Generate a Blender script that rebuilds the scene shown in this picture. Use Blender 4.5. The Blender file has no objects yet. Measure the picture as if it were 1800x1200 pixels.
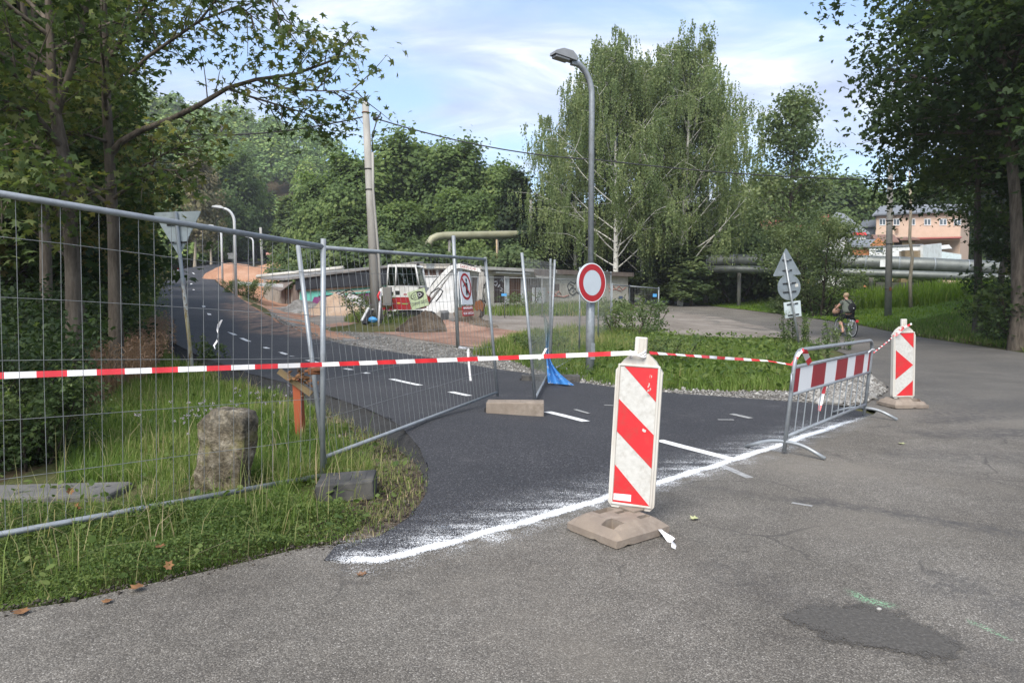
import bpy, bmesh, math, random
import numpy as np
from mathutils import Vector, Matrix, Euler
from mathutils.geometry import delaunay_2d_cdt
from mathutils import noise as mnoise

SC = bpy.context.scene
COL = SC.collection
R = math.radians
PI = math.pi

# ------------------------------------------------------------------ camera, sky, sun, exposure
CAMZ, FPX, PITCH = 1.42, 1200.0, math.atan(73 / 1200.0)
cam = bpy.data.cameras.new('camera'); camo = bpy.data.objects.new('camera', cam); COL.objects.link(camo)
camo.location = (0, 0, CAMZ); camo.rotation_euler = (PI / 2 - PITCH, 0, 0)
cam.sensor_width = 36; cam.lens = 24; cam.clip_start = .05; cam.clip_end = 3000
SC.camera = camo
SC.view_settings.view_transform = 'Standard'; SC.view_settings.look = 'None'
SC.view_settings.exposure = EXPOSURE = 1.58
SC.view_settings.gamma = 1; SC.view_settings.use_curve_mapping = False
SUN_EL, SUN_AZ = R(47), R(200)          # azimuth: clockwise from +Y (north)
sl = bpy.data.lights.new('sun', 'SUN'); sl.energy = 2.2; sl.angle = R(40); sl.color = (1, .95, .87)
so = bpy.data.objects.new('sun', sl); COL.objects.link(so)
sd = Vector((math.sin(SUN_AZ) * math.cos(SUN_EL), math.cos(SUN_AZ) * math.cos(SUN_EL), math.sin(SUN_EL)))
so.rotation_euler = sd.to_track_quat('Z', 'Y').to_euler(); so.location = sd * 60
W = bpy.data.worlds.new('World'); SC.world = W; W.use_nodes = True


class NT:
    """small helper round a node tree"""
    def __init__(s, nt):
        s.nt = nt; nt.nodes.clear()
    def n(s, t, **kw):
        o = s.nt.nodes.new(t)
        for k, v in kw.items(): setattr(o, k, v)
        return o
    def l(s, a, b): s.nt.links.new(a, b)
    def inp(s, sock, v):
        if hasattr(v, 'links'): s.l(v, sock)
        elif v is not None:
            if isinstance(v, (tuple, list)) and len(v) == 3 and sock.type == 'RGBA': v = (*v, 1)
            sock.default_value = v
    def coord(s, kind='Object'): return s.n('ShaderNodeTexCoord').outputs[kind]
    def noise(s, vec, scale, detail=3, rough=.55, dist=0, out=0):
        o = s.n('ShaderNodeTexNoise'); s.inp(o.inputs['Vector'], vec); o.inputs['Scale'].default_value = scale
        o.inputs['Detail'].default_value = detail; o.inputs['Roughness'].default_value = rough; o.inputs['Distortion'].default_value = dist
        return o.outputs[out]
    def voro(s, vec, scale, feature='F1', out='Distance'):
        o = s.n('ShaderNodeTexVoronoi', feature=feature); s.inp(o.inputs['Vector'], vec); o.inputs['Scale'].default_value = scale
        return o.outputs[out]
    def ramp(s, fac, stops, interp='LINEAR'):
        o = s.n('ShaderNodeValToRGB'); e = o.color_ramp.elements; o.color_ramp.interpolation = interp
        while len(e) < len(stops): e.new(.5)
        for k, (p, c) in enumerate(stops):
            e[k].position = p; c = (c, c, c) if isinstance(c, (int, float)) else c; e[k].color = (*c[:3], 1)
        s.l(fac, o.inputs[0]); return o.outputs[0]
    def mix(s, f, a, b, mode='MIX'):
        o = s.n('ShaderNodeMix', data_type='RGBA', blend_type=mode); s.inp(o.inputs[0], f); s.inp(o.inputs[6], a); s.inp(o.inputs[7], b)
        return o.outputs[2]
    def m(s, op, a, b=None, c=None, clamp=False):
        o = s.n('ShaderNodeMath', operation=op, use_clamp=clamp); s.inp(o.inputs[0], a)
        if b is not None: s.inp(o.inputs[1], b)
        if c is not None: s.inp(o.inputs[2], c)
        return o.outputs[0]
    def vm(s, op, a, b=None, out=0):
        o = s.n('ShaderNodeVectorMath', operation=op); s.inp(o.inputs[0], a)
        if b is not None: s.inp(o.inputs[1], b)
        return o.outputs[out]
    def mapr(s, v, a, b, c=0, d=1, smooth=False):
        o = s.n('ShaderNodeMapRange', interpolation_type='SMOOTHSTEP' if smooth else 'LINEAR'); s.inp(o.inputs[0], v)
        for k, x in enumerate((a, b, c, d)): o.inputs[k + 1].default_value = x
        return o.outputs[0]
    def scale(s, vec, sc, loc=(0, 0, 0), rot=(0, 0, 0)):
        o = s.n('ShaderNodeMapping'); s.l(vec, o.inputs[0]); o.inputs['Scale'].default_value = sc; o.inputs['Location'].default_value = loc; o.inputs['Rotation'].default_value = rot
        return o.outputs[0]
    def attr(s, name, out='Fac'):
        o = s.n('ShaderNodeAttribute', attribute_name=name); return o.outputs[out]
    def bump(s, h, strength=.3, dist=.01):
        o = s.n('ShaderNodeBump'); o.inputs['Strength'].default_value = strength; o.inputs['Distance'].default_value = dist; s.l(h, o.inputs['Height'])
        return o.outputs[0]
    def bsdf(s, color, rough=.6, metal=0, normal=None, spec=.5, alpha=None):
        o = s.n('ShaderNodeBsdfPrincipled'); s.inp(o.inputs['Base Color'], color); s.inp(o.inputs['Roughness'], rough); s.inp(o.inputs['Metallic'], metal)
        o.inputs['Specular IOR Level'].default_value = spec
        if normal is not None: s.l(normal, o.inputs['Normal'])
        if alpha is not None: s.inp(o.inputs['Alpha'], alpha)
        return o.outputs[0]
    def out(s, sh, world=False):
        o = s.n('ShaderNodeOutputWorld' if world else 'ShaderNodeOutputMaterial'); s.l(sh, o.inputs['Surface'])


def world_sky():
    t = NT(W.node_tree)
    sky = t.n('ShaderNodeTexSky', sky_type='NISHITA', sun_disc=False)
    sky.sun_elevation = SUN_EL; sky.sun_rotation = SUN_AZ; sky.air_density = 1.0; sky.dust_density = 1.2; sky.ozone_density = 1.0
    d = t.coord('Generated')
    sep = t.n('ShaderNodeSeparateXYZ'); t.l(d, sep.inputs[0])
    zc = t.m('ADD', t.m('MAXIMUM', sep.outputs[2], 0.0), .16)
    cx = t.m('DIVIDE', sep.outputs[0], zc); cy = t.m('DIVIDE', sep.outputs[1], zc)
    cmb = t.n('ShaderNodeCombineXYZ'); t.l(cx, cmb.inputs[0]); t.l(cy, cmb.inputs[1]); p = cmb.outputs[0]
    pa = t.scale(p, (1.0, 1.7, 1), (3.1, .6, 0), (0, 0, R(-20)))
    big = t.noise(pa, .62, 6, .52, .5)
    fine = t.noise(pa, 2.1, 6, .6, .9)
    dens = t.m('ADD', t.m('MULTIPLY', big, .78), t.m('MULTIPLY', fine, .22))
    cover = t.mapr(dens, .40, .60, 0, 1, True)                        # how much cloud
    shade = t.noise(t.scale(pa, (1, 1, 1), (7, 2, 0)), 1.5, 7, .6, .9)
    ccol = t.ramp(shade, [(.34, (.50, .57, .75)), (.48, (.64, .72, .90)), (.57, (.86, .92, 1.04)), (.66, (1.25, 1.27, 1.3))])
    ccol = t.mix(1, ccol, (CLOUD, CLOUD, CLOUD), 'MULTIPLY')
    skyc = t.mix(1, sky.outputs[0], (SKYM[0], SKYM[1], SKYM[2]), 'MULTIPLY')
    hz = t.mapr(sep.outputs[2], 0.0, .22, 1, 0, True)                 # thin veil towards the horizon
    skyc = t.mix(.30, skyc, (CLOUD * .62, CLOUD * .74, CLOUD * .95)); skyc = t.mix(t.m('MULTIPLY', hz, .6), skyc, (CLOUD * .80, CLOUD * .88, CLOUD * 1.0))
    col = t.mix(t.m('MULTIPLY', cover, .86), skyc, ccol)
    bg = t.n('ShaderNodeBackground'); t.l(col, bg.inputs[0]); bg.inputs[1].default_value = .15
    t.out(bg.outputs[0], True)
CLOUD, SKYM = 2.75, (.50, .58, .64)
world_sky()

# ------------------------------------------------------------------ small mesh library
def V3(*a): return Vector(a)

class MB:
    def __init__(s): s.v = []; s.f = []; s.mi = []; s.sm = []
    def add(s, vs, fs, mi=0, smooth=False):
        o = len(s.v); s.v += [tuple(x) for x in vs]
        for f in fs: s.f.append(tuple(o + k for k in f)); s.mi.append(mi); s.sm.append(smooth)
        return s
    def box(s, c, sz, rot=None, mi=0, taper=1.0):
        x, y, z = (k / 2 for k in sz); t = taper
        vs = [Vector(p) for p in ((-x, -y, -z), (x, -y, -z), (x, y, -z), (-x, y, -z), (-x * t, -y * t, z), (x * t, -y * t, z), (x * t, y * t, z), (-x * t, y * t, z))]
        if rot is not None:
            m = rot if isinstance(rot, Matrix) else Euler(rot).to_matrix(); vs = [m @ p for p in vs]
        c = Vector(c)
        return s.add([p + c for p in vs], [(0, 3, 2, 1), (4, 5, 6, 7), (0, 1, 5, 4), (1, 2, 6, 5), (2, 3, 7, 6), (3, 0, 4, 7)], mi)
    def cbox(s, c, sz, bev, rot=None, mi=0):
        """box with chamfered edges"""
        bm = bmesh.new(); bmesh.ops.create_cube(bm, size=1, matrix=Matrix.Diagonal((*sz, 1)))
        bmesh.ops.bevel(bm, geom=bm.edges[:], offset=bev, segments=2, affect='EDGES', profile=.5)
        m = Matrix.Identity(3) if rot is None else (rot if isinstance(rot, Matrix) else Euler(rot).to_matrix())
        bm.verts.index_update(); c = Vector(c)
        s.add([m @ v.co + c for v in bm.verts], [[v.index for v in f.verts] for f in bm.faces], mi, False); bm.free(); return s
    def tube(s, pts, r, n=8, cap=True, mi=0, smooth=True, closed=False):
        pts = [Vector(p) for p in pts]; m = len(pts)
        rs = list(r) if hasattr(r, '__len__') else [r] * m
        vs = []; up = None
        for k, p in enumerate(pts):
            if closed: d = pts[(k + 1) % m] - pts[k - 1]
            else: d = pts[min(k + 1, m - 1)] - pts[max(k - 1, 0)]
            if d.length < 1e-9: d = Vector((0, 0, 1))
            d.normalize()
            if up is None: up = Vector((0, 0, 1)) if abs(d.z) < .9 else Vector((0, 1, 0))
            a = d.cross(up)
            if a.length < 1e-6: a = d.orthogonal()
            a.normalize(); b = a.cross(d).normalized(); up = b
            for j in range(n):
                t = 2 * PI * j / n; vs.append(p + (a * math.cos(t) + b * math.sin(t)) * rs[k])
        fs = []
        for k in range(m if closed else m - 1):
            for j in range(n):
                k2 = (k + 1) % m
                fs.append((k * n + j, k * n + (j + 1) % n, k2 * n + (j + 1) % n, k2 * n + j))
        s.add(vs, fs, mi, smooth)
        if cap and not closed:
            o = len(s.v) - len(vs)
            s.f.append(tuple(o + j for j in range(n))[::-1]); s.mi.append(mi); s.sm.append(False)
            s.f.append(tuple(o + (m - 1) * n + j for j in range(n))); s.mi.append(mi); s.sm.append(False)
        return s
    def prism(s, poly, d0, d1, M=None, mi=0, mi2=None):
        """polygon in local XZ, extruded along local Y from d0 to d1"""
        n = len(poly)
        area = sum(poly[i][0] * poly[(i + 1) % n][1] - poly[(i + 1) % n][0] * poly[i][1] for i in range(n))
        if area < 0: poly = poly[::-1]
        vs = [Vector((x, d0, z)) for x, z in poly] + [Vector((x, d1, z)) for x, z in poly]
        if M is not None: vs = [M @ p for p in vs]
        s.add(vs, [tuple(range(n)), tuple(range(2 * n - 1, n - 1, -1))], mi)
        return s.add(vs, [(k, k + n, (k + 1) % n + n, (k + 1) % n) for k in range(n)], mi if mi2 is None else mi2)
    def ell(s, c, rad, seg=12, rings=8, rot=None, mi=0, fn=None):
        vs = []; c = Vector(c)
        m = Matrix.Identity(3) if rot is None else (rot if isinstance(rot, Matrix) else Euler(rot).to_matrix())
        for i in range(rings + 1):
            th = PI * i / rings
            for j in range(seg):
                ph = 2 * PI * j / seg
                u = Vector((math.sin(th) * math.cos(ph), math.sin(th) * math.sin(ph), math.cos(th)))
                k = fn(u) if fn else 1
                vs.append(m @ Vector((u.x * rad[0] * k, u.y * rad[1] * k, u.z * rad[2] * k)) + c)
        fs = [(i * seg + j, (i + 1) * seg + j, (i + 1) * seg + (j + 1) % seg, i * seg + (j + 1) % seg) for i in range(rings) for j in range(seg)]
        return s.add(vs, fs, mi, True)
    def lathe(s, prof, seg=16, M=None, mi=0, smooth=True):
        vs = []
        for r, z in prof:
            for j in range(seg):
                t = 2 * PI * j / seg; p = Vector((r * math.cos(t), r * math.sin(t), z)); vs.append(M @ p if M is not None else p)
        fs = [(i * seg + j, i * seg + (j + 1) % seg, (i + 1) * seg + (j + 1) % seg, (i + 1) * seg + j) for i in range(len(prof) - 1) for j in range(seg)]
        return s.add(vs, fs, mi, smooth)
    def xf(s, M):
        s.v = [tuple(M @ Vector(p)) for p in s.v]; return s
    def mesh(s, name, mats, off=(0, 0, 0)):
        me = bpy.data.meshes.new(name); ox, oy, oz = off
        me.from_pydata([(x - ox, y - oy, z - oz) for x, y, z in s.v], [], s.f)
        for m in (mats if isinstance(mats, (list, tuple)) else [mats]): me.materials.append(m)
        me.polygons.foreach_set('material_index', s.mi); me.polygons.foreach_set('use_smooth', s.sm); me.update()
        return me

ORG = {}                    # world origin of each thing, so that parts may be given in world coordinates
def thing(name, label, cat, loc, group=None, rz=0):
    o = bpy.data.objects.new(name, None); COL.objects.link(o); o.location = loc; o.rotation_euler = (0, 0, rz)
    o.empty_display_size = .2
    tag(o, label, cat, group); ORG[o.name] = tuple(loc); return o
def tag(o, label=None, cat=None, group=None, kind=None):
    if label: o['label'] = label
    if cat: o['category'] = cat
    if group: o['group'] = group
    if kind: o['kind'] = kind
    return o
def link(name, me, parent=None, loc=(0, 0, 0)):
    o = bpy.data.objects.new(name, me); COL.objects.link(o); o.location = loc
    if parent is not None: o.parent = parent; ORG[o.name] = ORG.get(parent.name, (0, 0, 0))
    else: ORG[o.name] = tuple(loc)
    return o
def part(mb, name, mats, parent, local=False, label=None):
    off = (0, 0, 0) if local else ORG[parent.name]
    o = link(name, mb.mesh(name, mats, off), parent)
    if label: o['label'] = label
    return o
def solo(mb, name, mats, label, cat, loc=(0, 0, 0), group=None, local=False):
    o = link(name, mb.mesh(name, mats, (0, 0, 0) if local else loc), None, loc); return tag(o, label, cat, group)
def struct(mb, name, mats, parent=None, loc=(0, 0, 0)):
    o = link(name, mb.mesh(name, mats, loc if parent is None else ORG[parent.name]), parent, loc if parent is None else (0, 0, 0))
    if parent is None: o['kind'] = 'structure'
    return o
def copy_tree(o, parent=None):
    c = o.copy(); COL.objects.link(c); c.parent = parent
    for ch in o.children: copy_tree(ch, c)
    return c
def npmesh(name, verts, loops, counts, mat, face_attr=None, smooth=False):
    """fast mesh from numpy arrays: verts Nx3, loops flat indices, counts per face"""
    me = bpy.data.meshes.new(name); n = len(verts)
    me.vertices.add(n); me.vertices.foreach_set('co', np.ascontiguousarray(verts, dtype=np.float32).ravel())
    me.loops.add(len(loops)); me.loops.foreach_set('vertex_index', np.ascontiguousarray(loops, dtype=np.int32))
    nf = len(counts); me.polygons.add(nf)
    st = np.zeros(nf, dtype=np.int32); st[1:] = np.cumsum(counts)[:-1]
    me.polygons.foreach_set('loop_start', st); me.polygons.foreach_set('loop_total', np.ascontiguousarray(counts, dtype=np.int32))
    for m in (mat if isinstance(mat, (list, tuple)) else [mat]): me.materials.append(m)
    if face_attr is not None:
        a = me.attributes.new('rnd', 'FLOAT', 'FACE'); a.data.foreach_set('value', np.ascontiguousarray(face_attr, dtype=np.float32))
    if smooth: me.polygons.foreach_set('use_smooth', np.ones(nf, dtype=bool))
    me.update(calc_edges=True); return me
def text_mesh(txt, size, extrude=.001):
    cu = bpy.data.curves.new('lettering', 'FONT'); cu.body = txt; cu.size = size; cu.align_x = 'CENTER'; cu.align_y = 'CENTER'; cu.extrude = extrude; cu.resolution_u = 2
    ob = bpy.data.objects.new('lettering', cu); COL.objects.link(ob)
    dg = bpy.context.evaluated_depsgraph_get(); me = bpy.data.meshes.new_from_object(ob.evaluated_get(dg))
    bpy.data.objects.remove(ob); return me
def text_part(txt, size, mat, parent, M, name='lettering', sx=1.0, bold=0):
    me = text_mesh(txt, size); me.transform(M @ Matrix.Diagonal((sx, 1, 1, 1))); me.materials.clear(); me.materials.append(mat)
    o = link(name, me, parent); return o

# ------------------------------------------------------------------ from a direction in the photograph to a place on the ground
def ray(u, v):
    a = (u - 900) / FPX; b = (600 - v) / FPX
    d = np.array([a, math.cos(PITCH) + b * math.sin(PITCH), -math.sin(PITCH) + b * math.cos(PITCH)]); return d / d[1]
def P(u, v, Y):
    d = ray(u, v) * Y; return Vector((d[0], Y, CAMZ + d[2]))
def sstep(t, a, b):
    t = np.clip((t - a) / (b - a), 0, 1); return t * t * (3 - 2 * t)

_C = [(3.4, 4.0, 0), (2.0, 5.9, 0), (.65, 8.0, 0), (-.61, 9.69, 0), (-1.78, 11.31, 0), (-2.95, 12.93, .02), (-4.19, 14.5, .04), (-5.34, 16.13, .08), (-6.51, 17.76, .15), (-7.61, 19.43, .23),
      (-8.67, 21.12, .33), (-9.71, 22.83, .44), (-10.71, 24.57, .55), (-11.59, 26.36, .67), (-12.48, 28.15, .79), (-13.39, 29.94, .92), (-14.3, 31.72, 1.06), (-16.07, 35.3, 1.3),
      (-17.84, 38.89, 1.53), (-19.62, 42.47, 1.75)]
for u_, v_, Y_ in ((337, 504, 54), (335, 493, 66), (345, 485, 76), (338, 479.5, 86), (352, 474, 97), (374, 469.5, 108), (405, 465, 122), (450, 461, 140), (500, 459, 165)):
    _C.append(tuple(P(u_, v_, Y_)))
CL = np.array(_C)                                    # centre line of the new cycle path, height included
def path_near(x, y):
    """distance to the centre line, its height there, and the side (+ left of it)"""
    x = np.asarray(x, float); y = np.asarray(y, float); best = np.full(x.shape, 1e9); hz = np.zeros(x.shape); side = np.zeros(x.shape)
    for a, b in zip(CL[:-1], CL[1:]):
        dx, dy = b[0] - a[0], b[1] - a[1]; L2 = dx * dx + dy * dy
        t = np.clip(((x - a[0]) * dx + (y - a[1]) * dy) / L2, 0, 1)
        ex = x - a[0] - t * dx; ey = y - a[1] - t * dy; d = np.sqrt(ex * ex + ey * ey); k = d < best
        best = np.where(k, d, best); hz = np.where(k, a[2] + t * (b[2] - a[2]), hz); side = np.where(k, np.sign(dx * ey - dy * ex), side)
    return best, hz, side
ROADR_Y = [0, 10, 17.9, 26, 33, 40, 57, 86, 125]
ROADR_X = [14.5, 14.2, 13.6, 15.5, 16.8, 17.2, 16.6, 15.0, 10.0]
def H(x, y):
    x = np.asarray(x, float); y = np.asarray(y, float)
    y0 = 16 + 11 * sstep(x, 4, 12); t = y - y0
    b = .03 * np.where(t < -3, 0, np.where(t > 3, t, (t + 3) ** 2 / 12))
    b = np.minimum(b, 3.2 + .004 * (y - 110))
    xr = np.interp(y, ROADR_Y, ROADR_X)
    b = b + 1.25 * sstep(x - xr, .5, 13) * sstep(y, 8, 26)
    d, pz, side = path_near(x, y)
    # the dip on the left of the path and the wooded slope beyond it
    e = np.interp(y, [4.5, 9, 15, 25], [5.3, 4.5, 3.2, 3.1]); dl = np.where(side > 0, d, -d)
    b = b - 2.5 * sstep(dl - e, 0, 3.6) * sstep(y, 4.9, 6.0) * (1 - sstep(y, 60, 90)) + 7 * sstep(dl, 13, 45) * sstep(y, 8, 20)
    rid = np.interp(x, [-260, -160, -119, -92, -60, -40, -12, 30, 120], [88, 82, 72, 56, 37, 25, 9, 3, 3])
    b = b + rid * sstep(y, 118, 235) * sstep(d, 6, 60) + 5 * sstep(y, 130, 260) * sstep(x, 40, 120)
    w = 1 - sstep(d, 2.35, 2.5 + np.maximum(.5, 2.3 * np.abs(pz - b)))
    w = w * sstep(y, 8, 10)
    h = b + (pz - b) * w
    return h
def h(x, y): return float(H(np.array([x]), np.array([y]))[0])
_TS = np.concatenate([np.arange(2, 20, .1), np.arange(20, 60, .25), np.arange(60, 300, 1.0)])
def G(u, v, dz=0):
    d = ray(u, v); z = CAMZ + d[2] * _TS; hh = H(d[0] * _TS, _TS) + dz; k = np.nonzero(z < hh)[0]
    if len(k) == 0: return P(u, v, 120)
    i = max(k[0], 1); a = z[i - 1] - hh[i - 1]; b = hh[i] - z[i]; t = _TS[i - 1] + (_TS[i] - _TS[i - 1]) * a / max(a + b, 1e-9)
    return Vector((d[0] * t, t, h(d[0] * t, t) + dz))
def on(x, y, dz=0): return Vector((x, y, h(x, y) + dz))
def inside(px, py, poly):
    px = np.asarray(px); py = np.asarray(py); r = np.zeros(px.shape, bool); n = len(poly)
    for i in range(n):
        x0, y0 = poly[i][:2]; x1, y1 = poly[i - 1][:2]
        c = ((y0 > py) != (y1 > py)); xx = (x1 - x0) * (py - y0) / ((y1 - y0) if y1 != y0 else 1e-12) + x0
        r ^= c & (px < xx)
    return r
# ------------------------------------------------------------------ materials
MAT = {}
def new_mat(name):
    m = bpy.data.materials.new(name); m.use_nodes = True; MAT[name] = m; return m, NT(m.node_tree)
def simple(name, c1, c2=None, scale=6, rough=.6, metal=0, bump=0, bscale=None, bdist=.005, detail=4, spec=.5, dirt=None, dscale=2.5, damt=.55, streak=False):
    m, t = new_mat(name); co = t.coord()
    col = c1
    v = t.scale(co, (1, 1, .25)) if streak else co
    if c2 is not None:
        f = t.mapr(t.noise(v, scale, detail), .3, .7); col = t.mix(f, c1, c2)
    if dirt is not None:
        f = t.mapr(t.noise(v, dscale, 6, .65), .48, .72); col = t.mix(t.m('MULTIPLY', f, damt), col, dirt)
    nrm = t.bump(t.noise(co, bscale or scale * 4, 4), bump, bdist) if bump else None
    r = rough
    t.out(t.bsdf(col, r, metal, nrm, spec)); return m
def leafm(name, cols, trans=.3, rough=.5, tint=(1.25, 1.3, .75)):
    m, t = new_mat(name)
    f = t.attr('rnd'); col = t.ramp(f, [(i / (len(cols) - 1), c) for i, c in enumerate(cols)])
    big = t.noise(t.coord(), .9, 2); col = t.mix(t.mapr(big, .35, .65), col, t.mix(1, col, (.72, .78, .75), 'MULTIPLY'))
    a = t.bsdf(col, .62, spec=.16)
    tr = t.n('ShaderNodeBsdfTranslucent'); t.l(t.mix(1, col, tint, 'MULTIPLY'), tr.inputs[0])
    mx = t.n('ShaderNodeMixShader'); mx.inputs[0].default_value = min(.5, trans * 1.4); t.l(a, mx.inputs[1]); t.l(tr.outputs[0], mx.inputs[2])
    t.out(mx.outputs[0]); return m
def seg_fac(t, co, p0, p1, w0, w1):
    """1 near the segment p0-p1 in plan, falling to 0 between w0 and w1"""
    sx = t.n('ShaderNodeSeparateXYZ'); t.l(co, sx.inputs[0]); x, y = sx.outputs[0], sx.outputs[1]
    dx, dy = p1[0] - p0[0], p1[1] - p0[1]; L2 = dx * dx + dy * dy
    ax = t.m('SUBTRACT', x, p0[0]); ay = t.m('SUBTRACT', y, p0[1])
    k = t.m('DIVIDE', t.m('ADD', t.m('MULTIPLY', ax, dx), t.m('MULTIPLY', ay, dy)), L2, clamp=True)
    ex = t.m('SUBTRACT', ax, t.m('MULTIPLY', k, dx)); ey = t.m('SUBTRACT', ay, t.m('MULTIPLY', k, dy))
    d = t.m('SQRT', t.m('ADD', t.m('MULTIPLY', ex, ex), t.m('MULTIPLY', ey, ey)))
    return t.mapr(d, w0, w1, 1, 0, True)

# worn old asphalt: visible aggregate, wheel marks, a long tar seam, dust
m, t = new_mat('old_asphalt'); co = t.coord()
wn = t.n('ShaderNodeVectorMath', operation='SCALE'); t.l(t.vm('SUBTRACT', t.noise(co, 1.3, 4, out=1), (.5, .5, .5)), wn.inputs[0]); wn.inputs['Scale'].default_value = .5
cw = t.vm('ADD', co, wn.outputs[0])
cell = t.voro(co, 165, out='Color'); cs = t.n('ShaderNodeSeparateColor'); t.l(cell, cs.inputs[0])
dist = t.voro(co, 165)
stone = t.ramp(cs.outputs[0], [(0, (.088, .080, .070)), (.38, (.146, .134, .118)), (.72, (.198, .183, .162)), (.92, (.245, .227, .202)), (1, (.38, .36, .33))])
gap = t.mapr(dist, .35, .75)
col = t.mix(t.m('MULTIPLY', gap, .85), stone, (.066, .06, .054))
mid = t.noise(cw, 1.1, 5, .6)
col = t.mix(t.mapr(mid, .35, .7), col, t.mix(1, col, (.62, .61, .60), 'MULTIPLY'))
fine = t.noise(co, 7, 5, .7); col = t.mix(t.mapr(fine, .3, .7, 0, .6), t.mix(1, col, (1.18, 1.17, 1.15), 'MULTIPLY'), t.mix(1, col, (.74, .74, .74), 'MULTIPLY'))
crk = t.m('MULTIPLY', t.mapr(t.voro(t.vm('ADD', cw, (3.3, 1.7, 0)), .85, 'DISTANCE_TO_EDGE'), .003, .012, 1, 0), t.mapr(t.noise(co, .8, 3), .5, .6)); col = t.mix(t.m('MULTIPLY', crk, .7), col, (.05, .046, .042))
dust = t.mapr(t.noise(cw, .55, 4), .52, .72, 0, .42); col = t.mix(dust, col, (.25, .225, .19))
brk = t.mapr(t.noise(co, 14, 4, .7), .34, .6)
for p0, p1, w0, w1, a in (((1.62, 3.25), (1.70, 3.16), .0, .07, .8), ((1.95, 2.98), (2.02, 2.86), .0, .035, .55), ((1.55, 2.88), (1.62, 2.84), .0, .03, .0)):
    f = t.m('MULTIPLY', t.m('MULTIPLY', seg_fac(t, cw, p0, p1, w0, w1), a), t.mapr(t.noise(co, 90, 3, .7), .48, .56)); col = t.mix(f, col, (.20, .42, .24))
for p0, p1, w0, w1, a in (((2.1, 4.75), (3.6, 3.7), .02, .16, .75), ((1.5, 5.05), (2.2, 4.72), .02, .12, .4), ((4.4, 7.1), (7.5, 7.4), .05, .35, .75), ((4.9, 7.9), (8.6, 8.6), .05, .28, .7), ((5.2, 8.2), (9, 10.5), .1, .55, .75), ((3.6, 6.2), (7.5, 5.4), .05, .4, .45),
                          ((6.2, 9.5), (8.2, 16), .1, .7, .5), ((8.5, 8.8), (12, 18), .2, .9, .45), ((1.1, 3.5), (1.9, 2.5), .0, .30, .35), ((2.2, 3.3), (2.6, 2.6), .05, .35, .5)):
    f = t.m('MULTIPLY', t.m('MULTIPLY', seg_fac(t, cw, p0, p1, w0, w1), a), brk); col = t.mix(f, col, (.052, .05, .05))
f = t.m('MULTIPLY', seg_fac(t, cw, (8.5, 9.5), (13.2, 27), 1.2, 4.6), t.mapr(t.noise(cw, 1.1, 4), .25, .6, .35, .62)); col = t.mix(f, col, (.072, .068, .064))
# the lane goes brownish and dusty far off by the lay-by
for p0, p1, w0, w1, a in (((5.0, 27), (9.5, 24), 1.0, 5.0, .5),):
    f = t.m('MULTIPLY', t.m('MULTIPLY', seg_fac(t, cw, p0, p1, w0, w1), a), t.mapr(t.noise(cw, 1.2, 5, .7), .3, .6)); col = t.mix(f, col, (.27, .235, .20))
nb = t.m('ADD', t.m('MULTIPLY', dist, -.6), t.m('MULTIPLY', t.noise(co, 30, 4), .8))
t.out(t.bsdf(col, .85, 0, t.bump(nb, .55, .006), .3))

# fresh asphalt
m, t = new_mat('new_asphalt'); co = t.coord()
cell = t.voro(co, 130, out='Color'); cs = t.n('ShaderNodeSeparateColor'); t.l(cell, cs.inputs[0]); dist = t.voro(co, 130)
col = t.ramp(cs.outputs[0], [(0, (.014, .014, .016)), (.6, (.027, .027, .031)), (.9, (.042, .042, .047)), (1, (.09, .09, .094))])
col = t.mix(t.mapr(t.noise(co, .8, 5, .6), .35, .7), col, t.mix(1, col, (1.35, 1.33, 1.30), 'MULTIPLY'))
st = t.scale(co, (1, .35, 1), (0, 0, 0), (0, 0, R(-26)))
sand = t.mapr(t.noise(st, 2.6, 6, .72), .40, .68)
for p0, p1, w0, w1, a in (((-13.6, 34), (-7.6, 22.2), .25, 1.35, .85), ((-7.6, 22.2), (-5.6, 20.6), .15, .9, .85), ((-16.5, 41), (-13.6, 34), .05, .8, .4)):
    f = t.m('MULTIPLY', t.m('MULTIPLY', seg_fac(t, co, p0, p1, w0, w1), a), sand); col = t.mix(f, col, (.30, .185, .12))
lt = t.m('MULTIPLY', t.mapr(t.noise(co, 1.6, 6, .7), .60, .78), .18); col = t.mix(lt, col, (.25, .24, .235))
t.out(t.bsdf(col, .78, 0, t.bump(t.m('MULTIPLY', dist, -1), .4, .004), .35))
simple('asphalt_edge', (.012, .012, .013), (.035, .034, .034), 22, .9, bump=1, bscale=45, bdist=.03)
m, t = new_mat('patch_asphalt'); co = t.coord(); e = t.attr('edge'); col = t.ramp(t.noise(co, 60, 5, .75), [(.3, (.055, .052, .048)), (.55, (.092, .086, .079)), (.72, (.15, .14, .128))])
al = t.mapr(t.m('ADD', t.m('MULTIPLY', e, 7), t.m('ADD', t.m('MULTIPLY', t.m('SUBTRACT', t.noise(co, 5, 6, .7), .5), 3.0), t.m('MULTIPLY', t.m('SUBTRACT', t.noise(co, 120, 3), .5), .9))), .25, .6, 0, .93)
t.out(t.bsdf(col, .9, 0, t.bump(t.noise(co, 130, 4, .7), .8, .006), .2, al))
simple('faint_paint', (.34, .34, .33), (.16, .16, .16), 40, .8, bump=.2, bscale=130, bdist=.003)
simple('road_paint', (.74, .74, .73), (.62, .62, .61), 30, .7, bump=.2, bscale=130, bdist=.003, dirt=(.2, .2, .2), dscale=24, damt=.6)

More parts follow.
